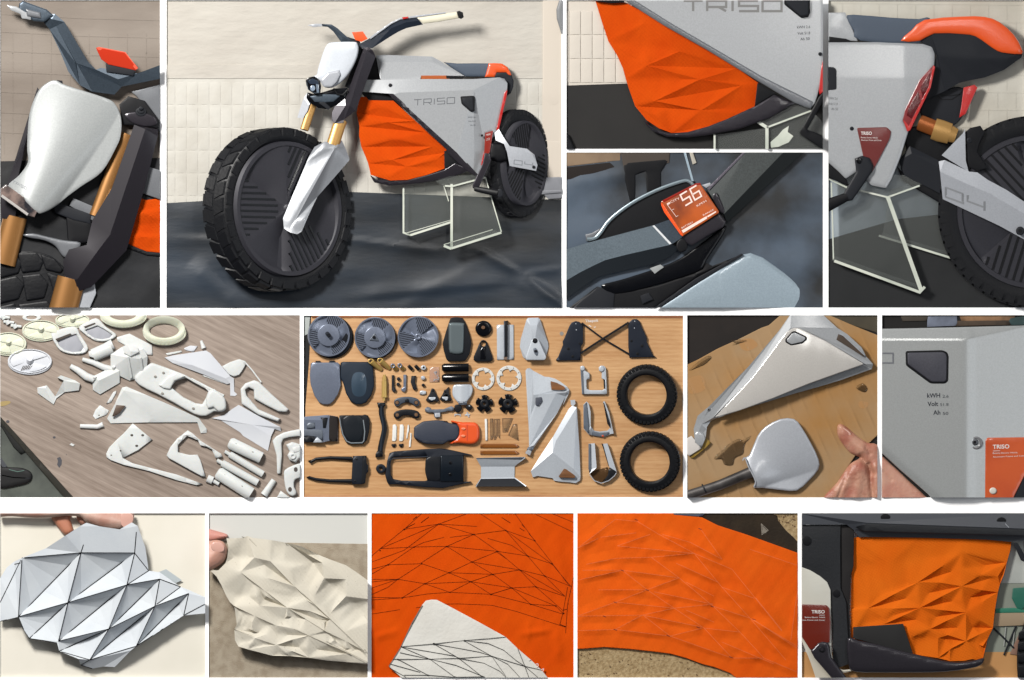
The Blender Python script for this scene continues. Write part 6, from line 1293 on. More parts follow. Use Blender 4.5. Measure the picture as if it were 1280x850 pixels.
S('panel_opening', o, wood('oak_shade', (110, 72, 38), (150, 98, 56), 0), M6('22,655 68,588 90,594 165,648 160,668 30,664'), 13.4, r=.2, th=3, c=1); S('panel_clip', o, LSIL, M3('128,780 168,778 172,812 150,840 132,820'), 10, r=.5, th=4)
# ================================================================ picture 8: painted parts on cardboard
def fleshy(q, f, d, H=6, Wd=9, lumps=(), n=4):
    """continuous skin surface: rounded outline plus knuckle ridges (x,y,r,amp) and fold lines (x1,y1,x2,y2,depth)"""
    P_ = smooth(f(q), n)
    L_ = [tuple(v for p in f('%f,%f %f,%f' % l[:4]) for v in p)+tuple(l[4:]) for l in lumps]
    def fn(X, Y):
        Z = np.full(np.shape(X), float(d))
        for (x1, y1, x2, y2, a, w_) in L_:
            dx, dy = x2-x1, y2-y1; L2 = max(1e-6, dx*dx+dy*dy); t = np.clip(((X-x1)*dx+(Y-y1)*dy)/L2, 0, 1)
            Z += a*np.exp(-((X-x1-t*dx)**2+(Y-y1-t*dy)**2)/(w_*w_))
        return Z
    return shell(MB(), P_, fn, th=8, r=3.5, H=H, Wd=Wd, step=1.6)
CLIP[0] = (859, 394, 1096.8, 621.8); DS[0] = .8
N = frame(856, 390, 3.62)
S('backdrop', None, mat('dark_workshop', (52, 44, 40), .8, var=((30, 27, 26), 1.2)), N('0,0 890,0 890,850 0,850'), 1, r=0, th=2, kind='structure', bot=-1, label='dark workshop behind the cardboard')
S('shelf_end', None, mat('olive_brown_box', (84, 74, 50), .7, var=((60, 52, 36), 2)), N('640,10 880,10 880,96 760,60'), 2, r=.4, th=1.5, label='olive brown box corner beyond the cardboard, upper right corner', cat='box')
cardm = mat('tan_cardboard', (182, 150, 112), .85, spec=.1, var=((180, 132, 76), .7, .40, .62), bump=(5, .3))
rid = [tuple(v for p in N('%f,%f %f,%f' % (x, y, x+150, y+330)) for v in p) for x, y in ((-60, 240), (20, 215), (95, 190), (165, 160), (235, 130), (300, 105), (370, 75), (-130, 300), (520, 300), (600, 300), (680, 300), (440, 380), (360, 420), (750, 260), (280, 440), (560, 460))]
def card_d(X, Y):
    u = (X*.905-Y*.42)/17.
    return 4+1.3*np.cos(u*math.pi)**30*(.6+.4*np.sin(Y*.08+X*.05))+.5*np.sin(X*.05)*np.cos(Y*.06)
card = S('cardboard', None, cardm, N('-5,246 60,215 150,165 250,120 345,72 380,60 440,8 640,8 760,60 885,110 885,545 770,652 640,850 -5,850'), card_d, r=.6, th=2.5, step=1.15, label='ridged brown cardboard with glossy paint stains, held by the hand', cat='cardboard')
AMB = mat('amber_stain', (186, 138, 84), .4); card_d0 = lambda X, Y: card_d(X, Y)+.15
GL = clear('wet_varnish', (140, 100, 62), .06, .05)
for q in ('140,650 170,625 195,600 240,575 262,580 300,560 270,600 262,640 225,660 215,690 180,690 165,665 135,665', '785,330 808,324 826,345 815,362 790,355 775,342', '205,130 240,125 280,130 245,142 215,150 225,138', '55,230 100,200 120,205 90,235 40,258 20,262'):
    S('varnish_spill', card, GL, smooth(N(q), 4), 5.2, th=1, r=.5, H=.5, Wd=1.5)
[S('varnish_stain', card, AMB, smooth(N(q), 4), card_d0, th=.4, r=0, step=2) for q in ('20,300 80,290 90,350 30,370 10,340', '250,130 300,120 330,150 290,175 255,165', '790,405 830,410 820,435 790,430')]
o = F('side_panel', None, SILVER, N('58,470,15 108,428,19 200,335,20 290,245,20 430,80,20 480,8,20 620,8,20 690,72,20 735,100,19 800,160,18 820,200,17 852,236,15 846,258,12 700,310,12 600,340,12 500,368,12 300,428,12 150,478,12 118,492,12 100,520,12 94,570,12 74,615,10 45,585,10 40,530,11'),
      N('125,480,17 300,300,21 478,72,23 520,70,23 640,130,23 815,235,19'), [(22, 17), (22, 23), (23, 24), (24, 25), (25, 26), (26, 27), (27, 11), (22, 1), (27, 12), (23, 3), (24, 4), (25, 5), (26, 7), (22, 16)], bot=4, label='large silver side panel lying on cardboard, bent foot at lower left', cat='side panel', sharp=8)
S('panel_face', o, mat('lit_silver_paint', (214, 210, 204), .2, metal=.1, coat=.9, flake=.05), N('135,478 230,375 300,302 400,170 455,95 490,72 515,72 640,132 720,180 812,236 700,275 560,325 400,390 250,445'), 25, r=1.2, th=5, c=3)  # the face's reflected brightness is put into a lighter copy of the silver
S('port', o, BLACK, N('455,122 485,88 500,86 552,112 554,124 535,142 480,152 454,136'), 25.6, r=.6, th=3, c=2); S('port_plate', o, SILVER, N('462,124 488,95 500,93 545,115 545,123 532,135 482,146 462,133'), 26.2, r=.6, th=2, c=1.5)
S('panel_opening', o, mat('opening_brown', (82, 62, 44), .7), N('686,125 696,96 715,105 812,196 808,202 750,165'), 20.6, r=.3, th=3); fin(ribbon(MB(), N('696,98 716,106 814,196'), .8, 21.4, th=2), 'opening_rim', PALE, o)
S('foot', o, SILVER, N('48,540 80,545 95,570 76,614 46,590'), 14, r=.8, th=6); S('foot_pad', o, mat('white_pad', (226, 220, 214), .4), N('8,572 30,560 76,616 20,652 8,640'), 12, r=.5, th=5); S('tape', o, mat('yellow_tape', (164, 130, 40), .5), N('22,655 75,616 92,565 118,590 100,610 36,662'), 9, r=.3, th=3)
screw(o, SILVERD, *N((108, 441)), 2.4, 18)
def paddle(X, Y):
    x = (X-856)*3.62; y = (Y-390)*3.62
    u = ((x-300)*.62+(y-735)*-.78)/330.; v = ((x-300)*.78+(y-735)*.62)/330.      # u runs from the neck to the broad end
    w_ = .16+.42*np.clip(u, 0, .8); return 10+7*np.clip(1-(v/w_-.25)**2*.55, 0, 1)+5*np.exp(-(u/.22)**2)+2.5*np.clip(u, 0, 1)
cw = S('headlight_cowl', None, PALE, smooth(N('432,484 494,484 528,520 575,600 606,668 605,712 560,765 508,808 440,806 345,795 312,795 320,765 300,715 270,662 292,648 328,562 366,518'), 2), paddle, r=2.2, th=8, bot=5, step=1.6, sharp=60, label='silver headlight cowl on a grey stick, lying on the cardboard below the panel', cat='cowl')
T('tube', None, mat('worn_grey_tube', (104, 100, 98), .35, metal=.5, var=((70, 66, 64), 4)), [N((305, 722))+(12,), N((160, 782))+(12,), N((90, 805))+(12,), N((-20, 840))+(12,)], [7, 6.4, 6.2, 6.2], n=24, label='worn grey tube plugged into the silver cowl on cardboard', cat='tube')
fin(tube(MB(), [N((92, 800))+(12,), N((86, 803))+(12,)], 7, 24), 'tube_joint', DARK, bpy.data.objects['tube'])
fin(ribbon(MB(), smooth(N('262,672 272,660 288,700 300,722 320,766 312,790'), 3, False), 1.4, 22, th=5), 'cowl_lip', PALE, cw)
pn = thing('person', 'hand gripping the ridged cardboard at its lower right corner', 'person', N((790, 690))+(6,))
hm = fleshy('690,520 698,507 712,508 735,522 762,545 790,568 825,590 885,625 885,860 630,860 690,770 745,690 790,660 750,640 715,600 692,560', N, 5, H=6, Wd=12, lumps=((710, 530, 800, 620, 4, 9), (795, 655, 850, 730, -6, 3), (770, 700, 700, 800, 4, 9), (835, 690, 850, 850, -5, 3), (745, 700, 690, 850, -2, 2), (800, 720, 770, 850, 3, 7), (865, 700, 875, 850, 3, 6), (820, 612, 838, 640, -2, 2), (742, 556, 756, 548, -1, 1.2)))
hd_ = fin(hm, 'hand', mat('tan_pink_skin', (214, 160, 134), .45, spec=.4, sss=.08, var=((184, 112, 92), 4.5), bump=(20, .5, 8)), pn); S('fingernail', hd_, NAIL, smooth(N('714,524 726,528 748,545 752,556 740,558 722,548 712,536'), 3), 13.2, r=.7, th=4)
# ================================================================ picture 9: lettering close up
CLIP[0] = (1102.5, 394, 1281, 621.8); DS[0] = .8
O = frame(1098, 390, 3.615)
S('backdrop', None, mat('dark_shelf_shadow', (40, 38, 36), .8), O('0,0 680,0 680,850 0,850'), 1, r=0, th=2, kind='structure', bot=-1, label='dark workshop shelf behind the panel')
for q, c_, lb in (('365,14 620,14 610,38 375,42', (168, 126, 88), 'blurred tan board on the shelf above the lettered panel'), ('222,20 355,16 358,62 220,68', (120, 128, 146), 'blurred blue grey box on the shelf above the lettered panel'), ('100,14 225,14 222,40 108,42', (84, 74, 60), 'blurred brown bundle on the shelf above the lettered panel'), ('585,30 680,14 680,58 600,60', (52, 84, 84), 'blurred teal box on the shelf above the lettered panel'), ('330,40 600,36 600,58 335,64', (92, 72, 52), 'blurred brown ledge above the lettered panel')):
    S('shelf_item', None, mat('blurred_'+str(c_[0]), c_, .8, var=(tuple(int(v*.7) for v in c_), 4)), O(q), 2.5, r=.5, th=2, label=lb, cat='shelf item')
pan = thing('side_panel', 'close view of the silver side panel printed with kWH, Volt and Ah', 'side panel', O((300, 400))+(6,))
def p9(X, Y):
    x = (X-1098)*3.615; y = (Y-390)*3.615; Z = np.full(np.shape(X), 20.)
    Z -= .045*np.maximum(0, x-375)*np.clip((x-375)/60, 0, 1); top = 132-.10*x+.00*y; top = np.where(x > 375, 125-.22*(x-375), 122)
    Z -= .16*np.maximum(0, top-y)*.8
    e = (y-(635+(x-16)*.885)); Z -= .13*np.clip(e+34, 0, 60)
    return Z
pan_f = S('panel_face', pan, mat('fine_silver_flake', (184, 187, 186), .24, metal=.2, coat=.8, flake=.06), O('-5,76 300,70 680,60 680,860 250,860 230,828 100,715 -5,618'), p9, r=1.5, th=10, step=2.4, sharp=50)
mb = MB(); shell(mb, O('122,176 290,172 312,182 318,200 316,312 302,324 235,324 135,250 124,240'), 20.6, th=3, r=.8, c=3); fin(mb, 'port_gap', BLACK, pan)
S('port_plate', pan, mat('slate_port_plate', (84, 84, 94), .45, metal=.3, flake=.12), O('130,183 290,180 306,188 310,205 308,308 298,316 240,316 146,246 132,236'), 21.2, r=1.4, th=2, c=3)
mb = MB(); ribbon(mb, O('-5,186 66,186 66,230 -5,230'), 1.7, 20.6, th=1.5); fin(mb, 'lettering', mat('mid_grey_letter', (116, 118, 124), .4), pan)
for q_, a_, b_, h_ in (('kWH', (220, 387), (279, 386), 5.4), ('2.6', (290, 387), (317, 387), 3.6), ('Volt', (222, 425), (270, 424), 5.4), ('51.8', (279, 425), (317, 424), 3.6), ('Ah', (248, 464), (280, 463), 5.4), ('50', (291, 465), (316, 464), 3.6)): letter(pan, mat('ink_blue_lettering', (52, 56, 68), .6), q_, O(a_), O(b_), h_, on(pan_f, .25), bold=h_ > 4)
S('screw_recess', pan, mat('recess_grey', (128, 128, 130), .25, coat=.6), ell(*O((440, 592)), 8.8, 8.2, 30), 18, r=1.4, th=3, holes=[ell(*O((438, 590)), 5, 5, 24)]); screw(pan, mat('steel_screw', (110, 112, 116), .3, metal=.7), *O((436, 588)), 4.6, 18.3)
lb = S('name_plate', pan, mat('bright_orange_plate', (226, 96, 34), .3, coat=.6, var=((206, 78, 24), 1.5)), O('484,580 494,568 680,566 680,700 600,860 482,860'), lambda X, Y: 17-.05*(X-1232), r=1, th=5, step=5)
for q_, a_, b_, h_ in (('TRISO', (517, 618), (592, 616), 5.0), ('Battery Electric Vehicle', (517, 641), (628, 638), 1.8), ('Aluminum Frame and Cover', (517, 658), (668, 652), 1.8)): letter(lb, WLET, q_, O(a_), O(b_), h_, lambda X, Y: 17.3-.05*(X-1232))
fin(ribbon(MB(), O('518,628 550,627'), .5, 17.2, th=.5), 'print_line', WLET, lb); S('white_button', lb, mat('white_button', (232, 226, 214), .4), ell(*O((518, 808)), 4.6, 4.2, 22), 18.6, r=1.5, th=3)
S('lower_edge', pan, DARK, O('655,700 680,650 680,860 604,860'), 13.5, r=.6, th=3)
pn = thing('person', 'palm behind the lower left edge of the lettered silver panel', 'person', O((60, 780))+(4,))
fin(fleshy('-20,640 60,690 140,765 210,830 240,870 -20,870', O, 5, H=3, Wd=14, lumps=((20, 720, 60, 760, -1.4, 1.5), (10, 700, 30, 840, 1.2, 6))), 'hand', SKIN, pn)
# ================================================================ picture 10: folded paper
CLIP[0] = (0, 641.5, 256.5, 847); DS[0] = 1.0
Q = frame(0, 638, 4.008)
ground('backdrop', mat('warm_white_desk', (255, 250, 236), .8, spec=.1, var=((248, 243, 228), 1)), (-2, 640, 258, 849), d=1)
pn = thing('person', 'hand reaching in from the top edge, pinching the folded paper', 'person', Q((500, 50))+(10,))
fb = fin(fleshy('255,10 262,45 290,85 318,118 345,124 368,105 362,75 352,45 350,10', Q, 6, H=5, Wd=8), 'finger', mat('shaded_skin', (206, 136, 106), .5, sss=.1), pn)
fin(fleshy('385,10 395,60 425,75 470,60 470,10', Q, 6, H=4, Wd=6), 'finger', SKIN, pn)
hd_ = fin(fleshy('-30,-40 -30,28 60,30 150,36 250,36 330,28 400,32 430,58 480,84 540,100 595,104 640,88 668,52 672,20 660,-10 560,-40', Q, 16, H=7, Wd=12, lumps=((440, 30, 600, 60, 5, 9), (400, 20, 400, 60, -1, 3))), 'hand', mat('hand_skin_pale', (220, 188, 172), .5, sss=.12, var=((200, 150, 132), 3), bump=(26, .2)), pn)
S('fingernail', hd_, NAIL, smooth(Q('610,12 650,14 668,30 664,60 645,82 618,84 604,60'), 3), 28, r=1, th=6)
PAPER = mat('pale_paper', (232, 238, 243), .85, spec=.05, bump=(40, .08), var=((222, 229, 236), 2))
V_ = [(0, 340), (35, 285), (72, 256), (110, 238), (230, 190), (330, 125), (400, 80), (432, 62), (500, 80), (600, 95), (660, 60), (690, 78), (728, 185), (745, 302), (800, 310), (850, 345), (905, 383), (945, 398), (1035, 438), (1035, 515), (918, 528), (683, 680), (655, 702), (575, 785), (520, 782), (462, 793), (404, 775), (393, 744), (297, 705), (285, 662), (220, 650), (148, 640), (118, 595), (92, 533), (0, 556)]
I_ = [(405, 212), (674, 213), (340, 462), (636, 373), (800, 344), (945, 416), (545, 594), (776, 480), (450, 749), (920, 526), (293, 655)]
n0 = len(V_); ia = {k: n0+i for i, k in enumerate(['b', 'c', 'e', 'f', 'g', 'h', 'j', 'k', 'm', 'n', 'i'])}
pt = {k: I_[i] for i, k in enumerate(['b', 'c', 'e', 'f', 'g', 'h', 'j', 'k', 'm', 'n', 'i'])}
pt.update(a=(110, 238), d=(92, 533), p=(148, 640), q=(297, 705), l=(683, 680), r=(745, 302), s=(905, 383), t=(1035, 438), u=(1035, 460), w=(1035, 515), x=(0, 340), y=(0, 556), z=(462, 793), top=(432, 62), tr=(690, 78), i2=(285, 662))
idx = dict(ia); idx.update(a=3, d=33, p=31, q=28, l=21, r=13, s=16, t=18, w=19, x=0, y=34, z=25, top=7, tr=11, i2=29)
bd = 20
P3 = [Q(v)+(bd,) for v in V_]; IN = [Q(v)+(bd+(1 if i % 2 else -0),) for i, v in enumerate(I_)]; ED = []
for k in (0, 1, 2, 34): P3[k] = P3[k][:2]+(bd-9,)
for k in (5, 6, 7, 8, 9, 10, 11): P3[k] = P3[k][:2]+(bd+9,)
for k in (23, 24, 25, 26): P3[k] = P3[k][:2]+(bd-10,)
for k in (13, 14, 15, 16, 17): P3[k] = P3[k][:2]+(bd-6,)
lines = ['ab', 'bc', 'ad', 'be', 'cf', 'de', 'ef', 'fg', 'ei', 'fj', 'gk', 'hn', 'ij', 'jm', 'kl', 'jk', 'kh', 'mi', 'ml', 'cr', 'rf', 'gs', 'sk', 'gr', 'hs']
for l in lines:
    if l in ('ef', 'ij') or True: ED.append((idx[l[0]], idx[l[1]]))
ED = [e for e in ED if e[0] != e[1]]; ED.remove((idx['m'], idx['i'])) if (idx['m'], idx['i']) in ED else None
def diag(a, b, dip):
    prev = idx[a]; A_ = np.array(pt[a], float); B_ = np.array(pt[b], float)
    for t in (.2, .4, .6, .8):
        p = A_+(B_-A_)*t; IN.append(Q(tuple(p))+(bd-dip*math.sin(math.pi*t)**.7,)); k = n0+len(IN)-1; ED.append((prev, k)); prev = k
    ED.append((prev, idx[b]))
for a, b, dp in (('d', 'b', 19), ('e', 'c', 19), ('i', 'f', 17), ('j', 'g', 15), ('p', 'e', 11), ('q', 'j', 11), ('m', 'k', 15), ('l', 'h', 15)): diag(a, b, dp)
pap = fin(facet(MB(), P3, IN, ED, th=.8), 'folded_paper', PAPER, label='white paper folded into a relief of ruled triangles, held from above', cat='paper', sharp=6)
mb = MB()
def pd_(x, y):
    return None
lay = on(pap, .35)
inkl = [(pt[l[0]], pt[l[1]]) for l in ('ab', 'bc', 'ad', 'be', 'de', 'ef', 'fg', 'ei', 'gk', 'hn', 'ij', 'jm', 'kl', 'jk', 'kh', 'fj')]+[((405, 212), (418, 172)), ((674, 213), (683, 108)), ((800, 344), (905, 383)), ((905, 383), (785, 470)), ((674, 213), (745, 302)), ((674, 213), (636, 373)), ((745, 302), (636, 373)), ((450, 749), (404, 775)), ((450, 749), (683, 680)), ((297, 705), (450, 749)), ((285, 662), (297, 705)), ((148, 640), (285, 662)), ((110, 238), (0, 462)), ((72, 270), (110, 262)), ((92, 533), (0, 556)), ((404, 775), (462, 793)), ((920, 526), (1026, 470)), ((118, 595), (148, 640)), ((92, 533), (118, 595)), ((683, 680), (918, 528))]
for a, b in inkl: ribbon(mb, [Q(a), Q(b)], 1.0, lay, th=.6, step=3)
for a, b, dp in (('d', 'b', 19), ('e', 'c', 19), ('i', 'f', 17), ('j', 'g', 15), ('p', 'e', 11), ('q', 'j', 11), ('m', 'k', 15), ('l', 'h', 15)):
    A_ = np.array(Q(pt[a])); B_ = np.array(Q(pt[b])); tube(mb, [tuple(A_+(B_-A_)*t)+(bd-dp*max(0, math.sin(math.pi*t))**.7+.5,) for t in (0, .1, .2, .4, .6, .8, .9, 1)], .58, 6)
fin(mb, 'ruled_line', INK, pap)
S('paper_tip', pap, mat('translucent_paper', (196, 206, 210), .8), Q('788,312 832,294 912,350 880,364 850,345'), 5, r=0, th=.6)
# ================================================================ picture 11: cream cloth
CLIP[0] = (261, 641.5, 459.6, 847); DS[0] = 1.0
Rr = frame(258, 638, 4.01)
mb = MB(); box(mb, 259, 640, 462, 682, -1, 1); fin(mb, 'wall', mat('cool_white_wall', (226, 226, 220), .8, bump=(3, .1)), kind='structure', label='cool white wall above the board')
S('board', None, mat('tan_grey_board', (186, 174, 154), .9, spec=.05, bump=(70, .5, 3), var=((168, 154, 134), 9)), Rr('-5,150 300,160 815,168 815,850 -5,850'), 2, r=.3, th=2, bot=-1, label='tan grey board lying behind the cream pleated cloth', cat='board')
fn11b = lambda x, y: 16+6*max(0, 1-((x-258)/200)**2)
fn11 = lambda X, Y: 22.5+0*np.asarray(X)
LINEN = weave('cream_linen', (240, 234, 218), 62, .3, rgb2=(232, 224, 206))
cl = net('pleated_cloth', None, LINEN, Rr, '18,300 60,300 95,265 105,235 110,185 100,140 180,138 205,128 235,138 320,148 400,162 480,182 560,222 620,246 700,275 760,315 815,355 815,455 815,560 815,772 700,760 600,752 515,739 420,730 330,728 210,697 160,682 143,650 140,597 152,570 140,480 118,460 100,430 75,375 50,330',
  ['205,128 320,255 442,381 540,470 620,545 700,625 790,705 815,740', '170,309 290,400 405,488 500,545 592,604 700,655 790,705', '140,480 245,530 350,577 470,600 592,604', '140,597 245,640 352,675 430,705 515,739', '170,309 300,335 442,381', '140,480 270,478 405,488', '405,488 520,505 620,545', '350,577 430,590 512,628 610,672 718,719', '352,675 430,648 512,628', '515,739 620,728 718,719', '718,719 815,765', '210,697 352,675', '400,162 580,262 700,345 815,445', '105,235 95,265 170,309', '592,604 700,640 790,705'],
  ['105,235 240,236 442,381|9', '100,430 250,430 405,488|9', '170,309 300,430 405,488|4', '442,381 500,450 620,545|3', '442,381 405,488|5', '405,488 592,560 620,545|6', '350,577 405,530 500,545|6', '140,480 230,560 350,577|5', '152,570 230,600 350,577|6', '140,597 300,620 512,628|6', '352,675 500,690 718,719|7', '143,650 220,670 352,675|4', '330,728 400,715 515,739|3', '592,604 640,650 718,719|4', '592,604 700,690 790,705|5', '480,182 590,340 700,430 815,560|11', '320,148 420,290 540,430 700,600|4'], fn11b, up=3.0, th=4, soft=2,
  label='cream cotton cloth pressed into slanting pleats, held at its upper left', cat='cloth')
mb = MB()
for x, y in ((400, 166), (170, 309), (405, 488), (442, 381), (350, 577), (140, 480), (590, 603), (352, 675), (718, 719), (515, 739), (140, 595), (182, 133), (795, 700)):
    p = Rr((x, y)); ribbon(mb, [(p[0]-1.2, p[1]-.4), (p[0]+1.2, p[1]+.5)], .7, fn11, th=.6)
for q in ('215,142 445,380 620,545 790,705', '175,312 405,488', '405,488 592,604', '142,482 350,578', '140,597 352,675', '352,675 512,628', '430,592 720,720', '600,655 815,765'): ribbon(mb, Rr(q), .35, lambda X, Y: fn11(X, Y)+.15, th=.5, step=2)
fin(mb, 'pencil_line', mat('soft_pencil', (132, 122, 102), .9), cl)
mb = MB()
for i in range(60):
    p = Rr((120+rng.random()*680, 180+rng.random()*540)); z = float(fn11(np.array([p[0]]), np.array([p[1]]))[0]); shell(mb, ell(p[0], p[1], .3, .3, 5), z+.2, th=.5, r=0) if inside(np.array([p[0]]), np.array([p[1]]), Rr('110,200 560,230 800,380 800,740 330,715 150,640'))[0] else None
fin(mb, 'seed_fleck', mat('seed_fleck', (120, 100, 76), .9), cl)
pn = thing('person', 'thumb and finger pinching the cream cloth from the left edge', 'person', Rr((40, 200))+(8,))
hm = fleshy('-20,85 12,92 60,105 100,118 108,130 95,142 60,150 30,156 -20,156', Rr, 8, H=5, Wd=8); fin(hm, 'finger', mat('pink_skin', (222, 156, 142), .5, sss=.15, bump=(26, .2)), pn)
hd_ = fin(fleshy('-20,160 20,152 55,148 88,160 104,190 102,225 85,258 50,285 10,305 -20,310', Rr, 20, H=8, Wd=10, lumps=((60, 200, 10, 250, 3, 7),)), 'hand', mat('rose_skin', (216, 164, 144), .5, sss=.15, bump=(26, .2)), pn)
S('fingernail', hd_, NAIL, smooth(Rr('22,168 50,158 78,165 90,185 85,205 60,210 30,198'), 3), 31, r=1, th=5)
# ================================================================ picture 12: orange cloth with ink net and white template
CLIP[0] = (464.3, 641.5, 717, 847); DS[0] = 1.0
Tt = frame(460, 638, 4.008)
c12 = lambda q, amp, w1, w2: tuple(v for p in Tt(q) for v in p)+(amp, w1, w2)
fn12 = creases(3, [c12('760,620 920,600', 2, 6, 6), c12('800,560 810,660', 1.4, 3, 4), c12('860,540 880,620', 1.2, 3, 4), c12('940,590 960,760', 2, 8, 8), c12('940,120 1000,500', 1.5, 9, 12), c12('15,640 160,600', 1.5, 6, 8)], .12)
ORC12 = weave('flat_orange_cloth', (240, 90, 8), 70, .25, rgb2=(230, 80, 5))
oc = S('orange_cloth', None, ORC12, Tt('0,0 1045,0 1045,850 0,850'), fn12, r=0, th=3, step=2.6, bot=-.5, label='flat orange cloth covered with a net of ink lines', cat='cloth', sharp=40)
SI = mat('maroon_ink', (88, 28, 16), .9, spec=.05)
mb = MB(); L12 = ['0,245 60,192 180,95 270,15', '60,192 355,68 500,15', '180,95 355,68 545,80', '60,192 230,183 395,180', '0,265 180,200 355,68', '0,330 100,272 230,183', '0,300 100,272 260,267 395,180 530,120 690,100', '230,183 280,160 380,135', '355,68 530,120 690,100 835,152', '395,180 520,258 650,205 530,120', '395,180 650,205 800,228 920,267', '410,135 530,120', '640,205 690,240', '560,15 690,100 800,228 885,328 985,428', '690,100 920,267 1020,385', '600,140 720,175 800,228', '735,15 835,152 925,267 1010,380', '0,345 150,345 270,267 405,312 520,258 760,298 885,328', '0,430 100,385 150,345 285,367 405,312 625,320 760,298', '520,258 625,320 720,388 815,470', '650,205 760,298 840,382 980,505', '625,320 515,357 405,312', '0,360 150,345', '0,435 170,438 285,367 515,357 625,320', '285,367 410,410 515,357 615,420 720,388 840,382 985,430', '0,450 170,438 300,418 410,410 615,420 815,470 940,478', '515,357 720,388 940,478 980,520', '760,298 985,428', '885,328 1015,380', '720,388 815,470 980,520', '15,520 160,497', '240,488 340,470 450,468 620,475 740,505 990,585', '15,390 150,345', '840,20 1030,110', '920,15 1030,60', '1040,290 1000,470 990,615', '1000,385 975,520 960,575']
for q in L12: ribbon(mb, Tt(q), .5, lambda X, Y: fn12(X, Y)+.25, th=.4, step=5)
for q in ('225,45 245,30', '265,62 305,32', '190,88 235,65', '670,35 712,62', '760,88 782,102', '805,115 835,150', '560,15 590,16 640,14', '1000,410 1015,405', '990,440 1008,436', '985,470 1004,465', '978,500 996,495', '960,570 990,582', '985,455 1005,470', '770,70 785,85'): ribbon(mb, Tt(q), .6, 3.5, th=.4)
for x, y in ((355, 68), (530, 120), (690, 100), (835, 152), (230, 183), (395, 180), (650, 205), (800, 228), (920, 267), (100, 272), (270, 267), (520, 258), (405, 312), (625, 320), (760, 298), (885, 328), (150, 345), (285, 367), (515, 357), (720, 388), (840, 382), (985, 430), (410, 410), (615, 420), (815, 470), (940, 478), (170, 438), (60, 200), (180, 95), (980, 515)):
    p = Tt((x, y)); shell(mb, ell(*p, 1.0, .75, 8), 3.7, th=.5, r=0)
fin(mb, 'ink_line', SI, oc)
wt = S('template_cloth', None, mat('off_white_cloth', (242, 240, 232), .85, spec=.08, bump=(24, .25), var=((234, 231, 222), 1.6)), Tt('290,452 318,447 345,448 420,487 560,562 690,634 750,692 820,752 870,800 910,850 180,850 103,780 160,690 220,565 270,475'), lambda X, Y: 7+.5*np.sin(X*.09)*np.cos(Y*.11), r=.7, th=2.5, step=4, label='white template cloth with one rounded corner and pencilled net, on orange cloth', cat='template')
S('stitched_edge', wt, mat('grey_edge', (120, 116, 108), .8), Tt('270,475 276,478 224,570 165,690 108,780 103,780 160,690 218,565'), 7.6, r=.1, th=2)
mb = MB()
for q in ('165,683 330,668 480,652 690,634', '330,668 455,740 575,835', '165,683 310,745 435,835', '480,652 620,730 785,780 870,800', '480,652 600,665 680,700 740,750 785,780', '330,668 560,710 620,730', '160,712 310,745', '125,745 310,745 455,740 620,730', '165,683 440,730', '150,745 300,825 430,835 575,833', '310,745 440,775 580,833', '455,740 580,765 660,805 690,835', '620,730 690,830', '620,730 700,770 760,835', '785,780 850,835', '750,692 785,780 805,835', '108,768 260,810', '180,825 300,825', '110,790 190,835'): ribbon(mb, smooth(Tt(q), 3, False) if q.count(' ') > 1 and 'x' in q else Tt(q), .5, 8.0, th=.7, step=5)
for x, y in ((330, 668), (485, 653), (455, 740), (620, 731), (310, 745), (300, 825), (435, 834), (580, 834), (785, 779), (150, 746)): shell(mb, ell(*Tt((x, y)), 1.5 if y < 700 else 1, 1.1 if y < 700 else .8, 10), 8.1, th=.6, r=0)
fin(mb, 'pencil_line', mat('dark_pencil', (66, 66, 64), .9, spec=.05), wt)
mb = MB(); [ribbon(mb, smooth(Tt(q), 3, False), .7, 8, th=1) for q in ('838,772 850,768 852,780 845,788', '866,798 880,794 876,806', '806,752 816,748')]; fin(mb, 'loose_thread', WLET, wt)
# ================================================================ picture 13: creased orange cloth on cork
CLIP[0] = (721.7, 641.5, 997, 847); DS[0] = 1.0
U13 = frame(718, 638, 4.01)
cork = ground('ground', mat('speckled_cork', (196, 172, 132), .9, spec=.05, bump=(45, .6, 3), var=((160, 134, 96), 26, .35, .7)), (719, 640, 1000, 849), d=1)
cork['label'] = 'speckled cork surface under the creased orange cloth'
mb = MB()
for i in range(90):
    if i < 60: x, y = 20+rng.random()*750, 690+rng.random()*140
    else: x, y = 1000+rng.random()*110, 20+rng.random()*70
    p = U13((x, y)); s_ = .4+rng.random()*1.0; shell(mb, ell(*p, s_, s_*.6, 7, rng.random()*90), 1.6, th=.5, r=0)
fin(mb, 'cork_fleck', mat('dark_cork_fleck', (116, 84, 54), .9), cork)
o = S('dark_sheet', None, mat('brown_black_sheet', (54, 40, 22), .8, var=((66, 50, 28), 5), bump=(30, .3)), smooth(U13('625,10 975,10 1020,50 1060,100 1130,170 1130,240 800,130 680,60'), 2), 2, r=.3, th=1, label='dark brown sheet at the top right corner beneath the orange cloth', cat='sheet')
mb = MB(); ribbon(mb, U13('936,66 972,100 940,122 936,66'), .4, 2.4, th=.4); [ribbon(mb, U13('%d,%d %d,%d' % (940, 74+k*6, 944+k*3, 76+k*6)), .5, 2.4, th=.4) for k in range(7)]; [ribbon(mb, U13('%d,%d %d,%d' % (946+k*4, 80+k*4, 944+k*3, 116-k*2)), .5, 2.4, th=.4) for k in range(6)]
fin(mb, 'triangle_mark', mat('pale_mark', (186, 176, 160), .7), o)
S('blue_strip', None, mat('slate_blue_strip', (84, 100, 122), .6), U13('480,8 660,8 640,30 500,22'), 2.8, r=.2, th=1, label='slate blue strip peeking out above the creased orange cloth', cat='strip')
c13 = lambda q, amp, w1, w2: tuple(v for p in U13(q) for v in p)+(amp, w1, w2)
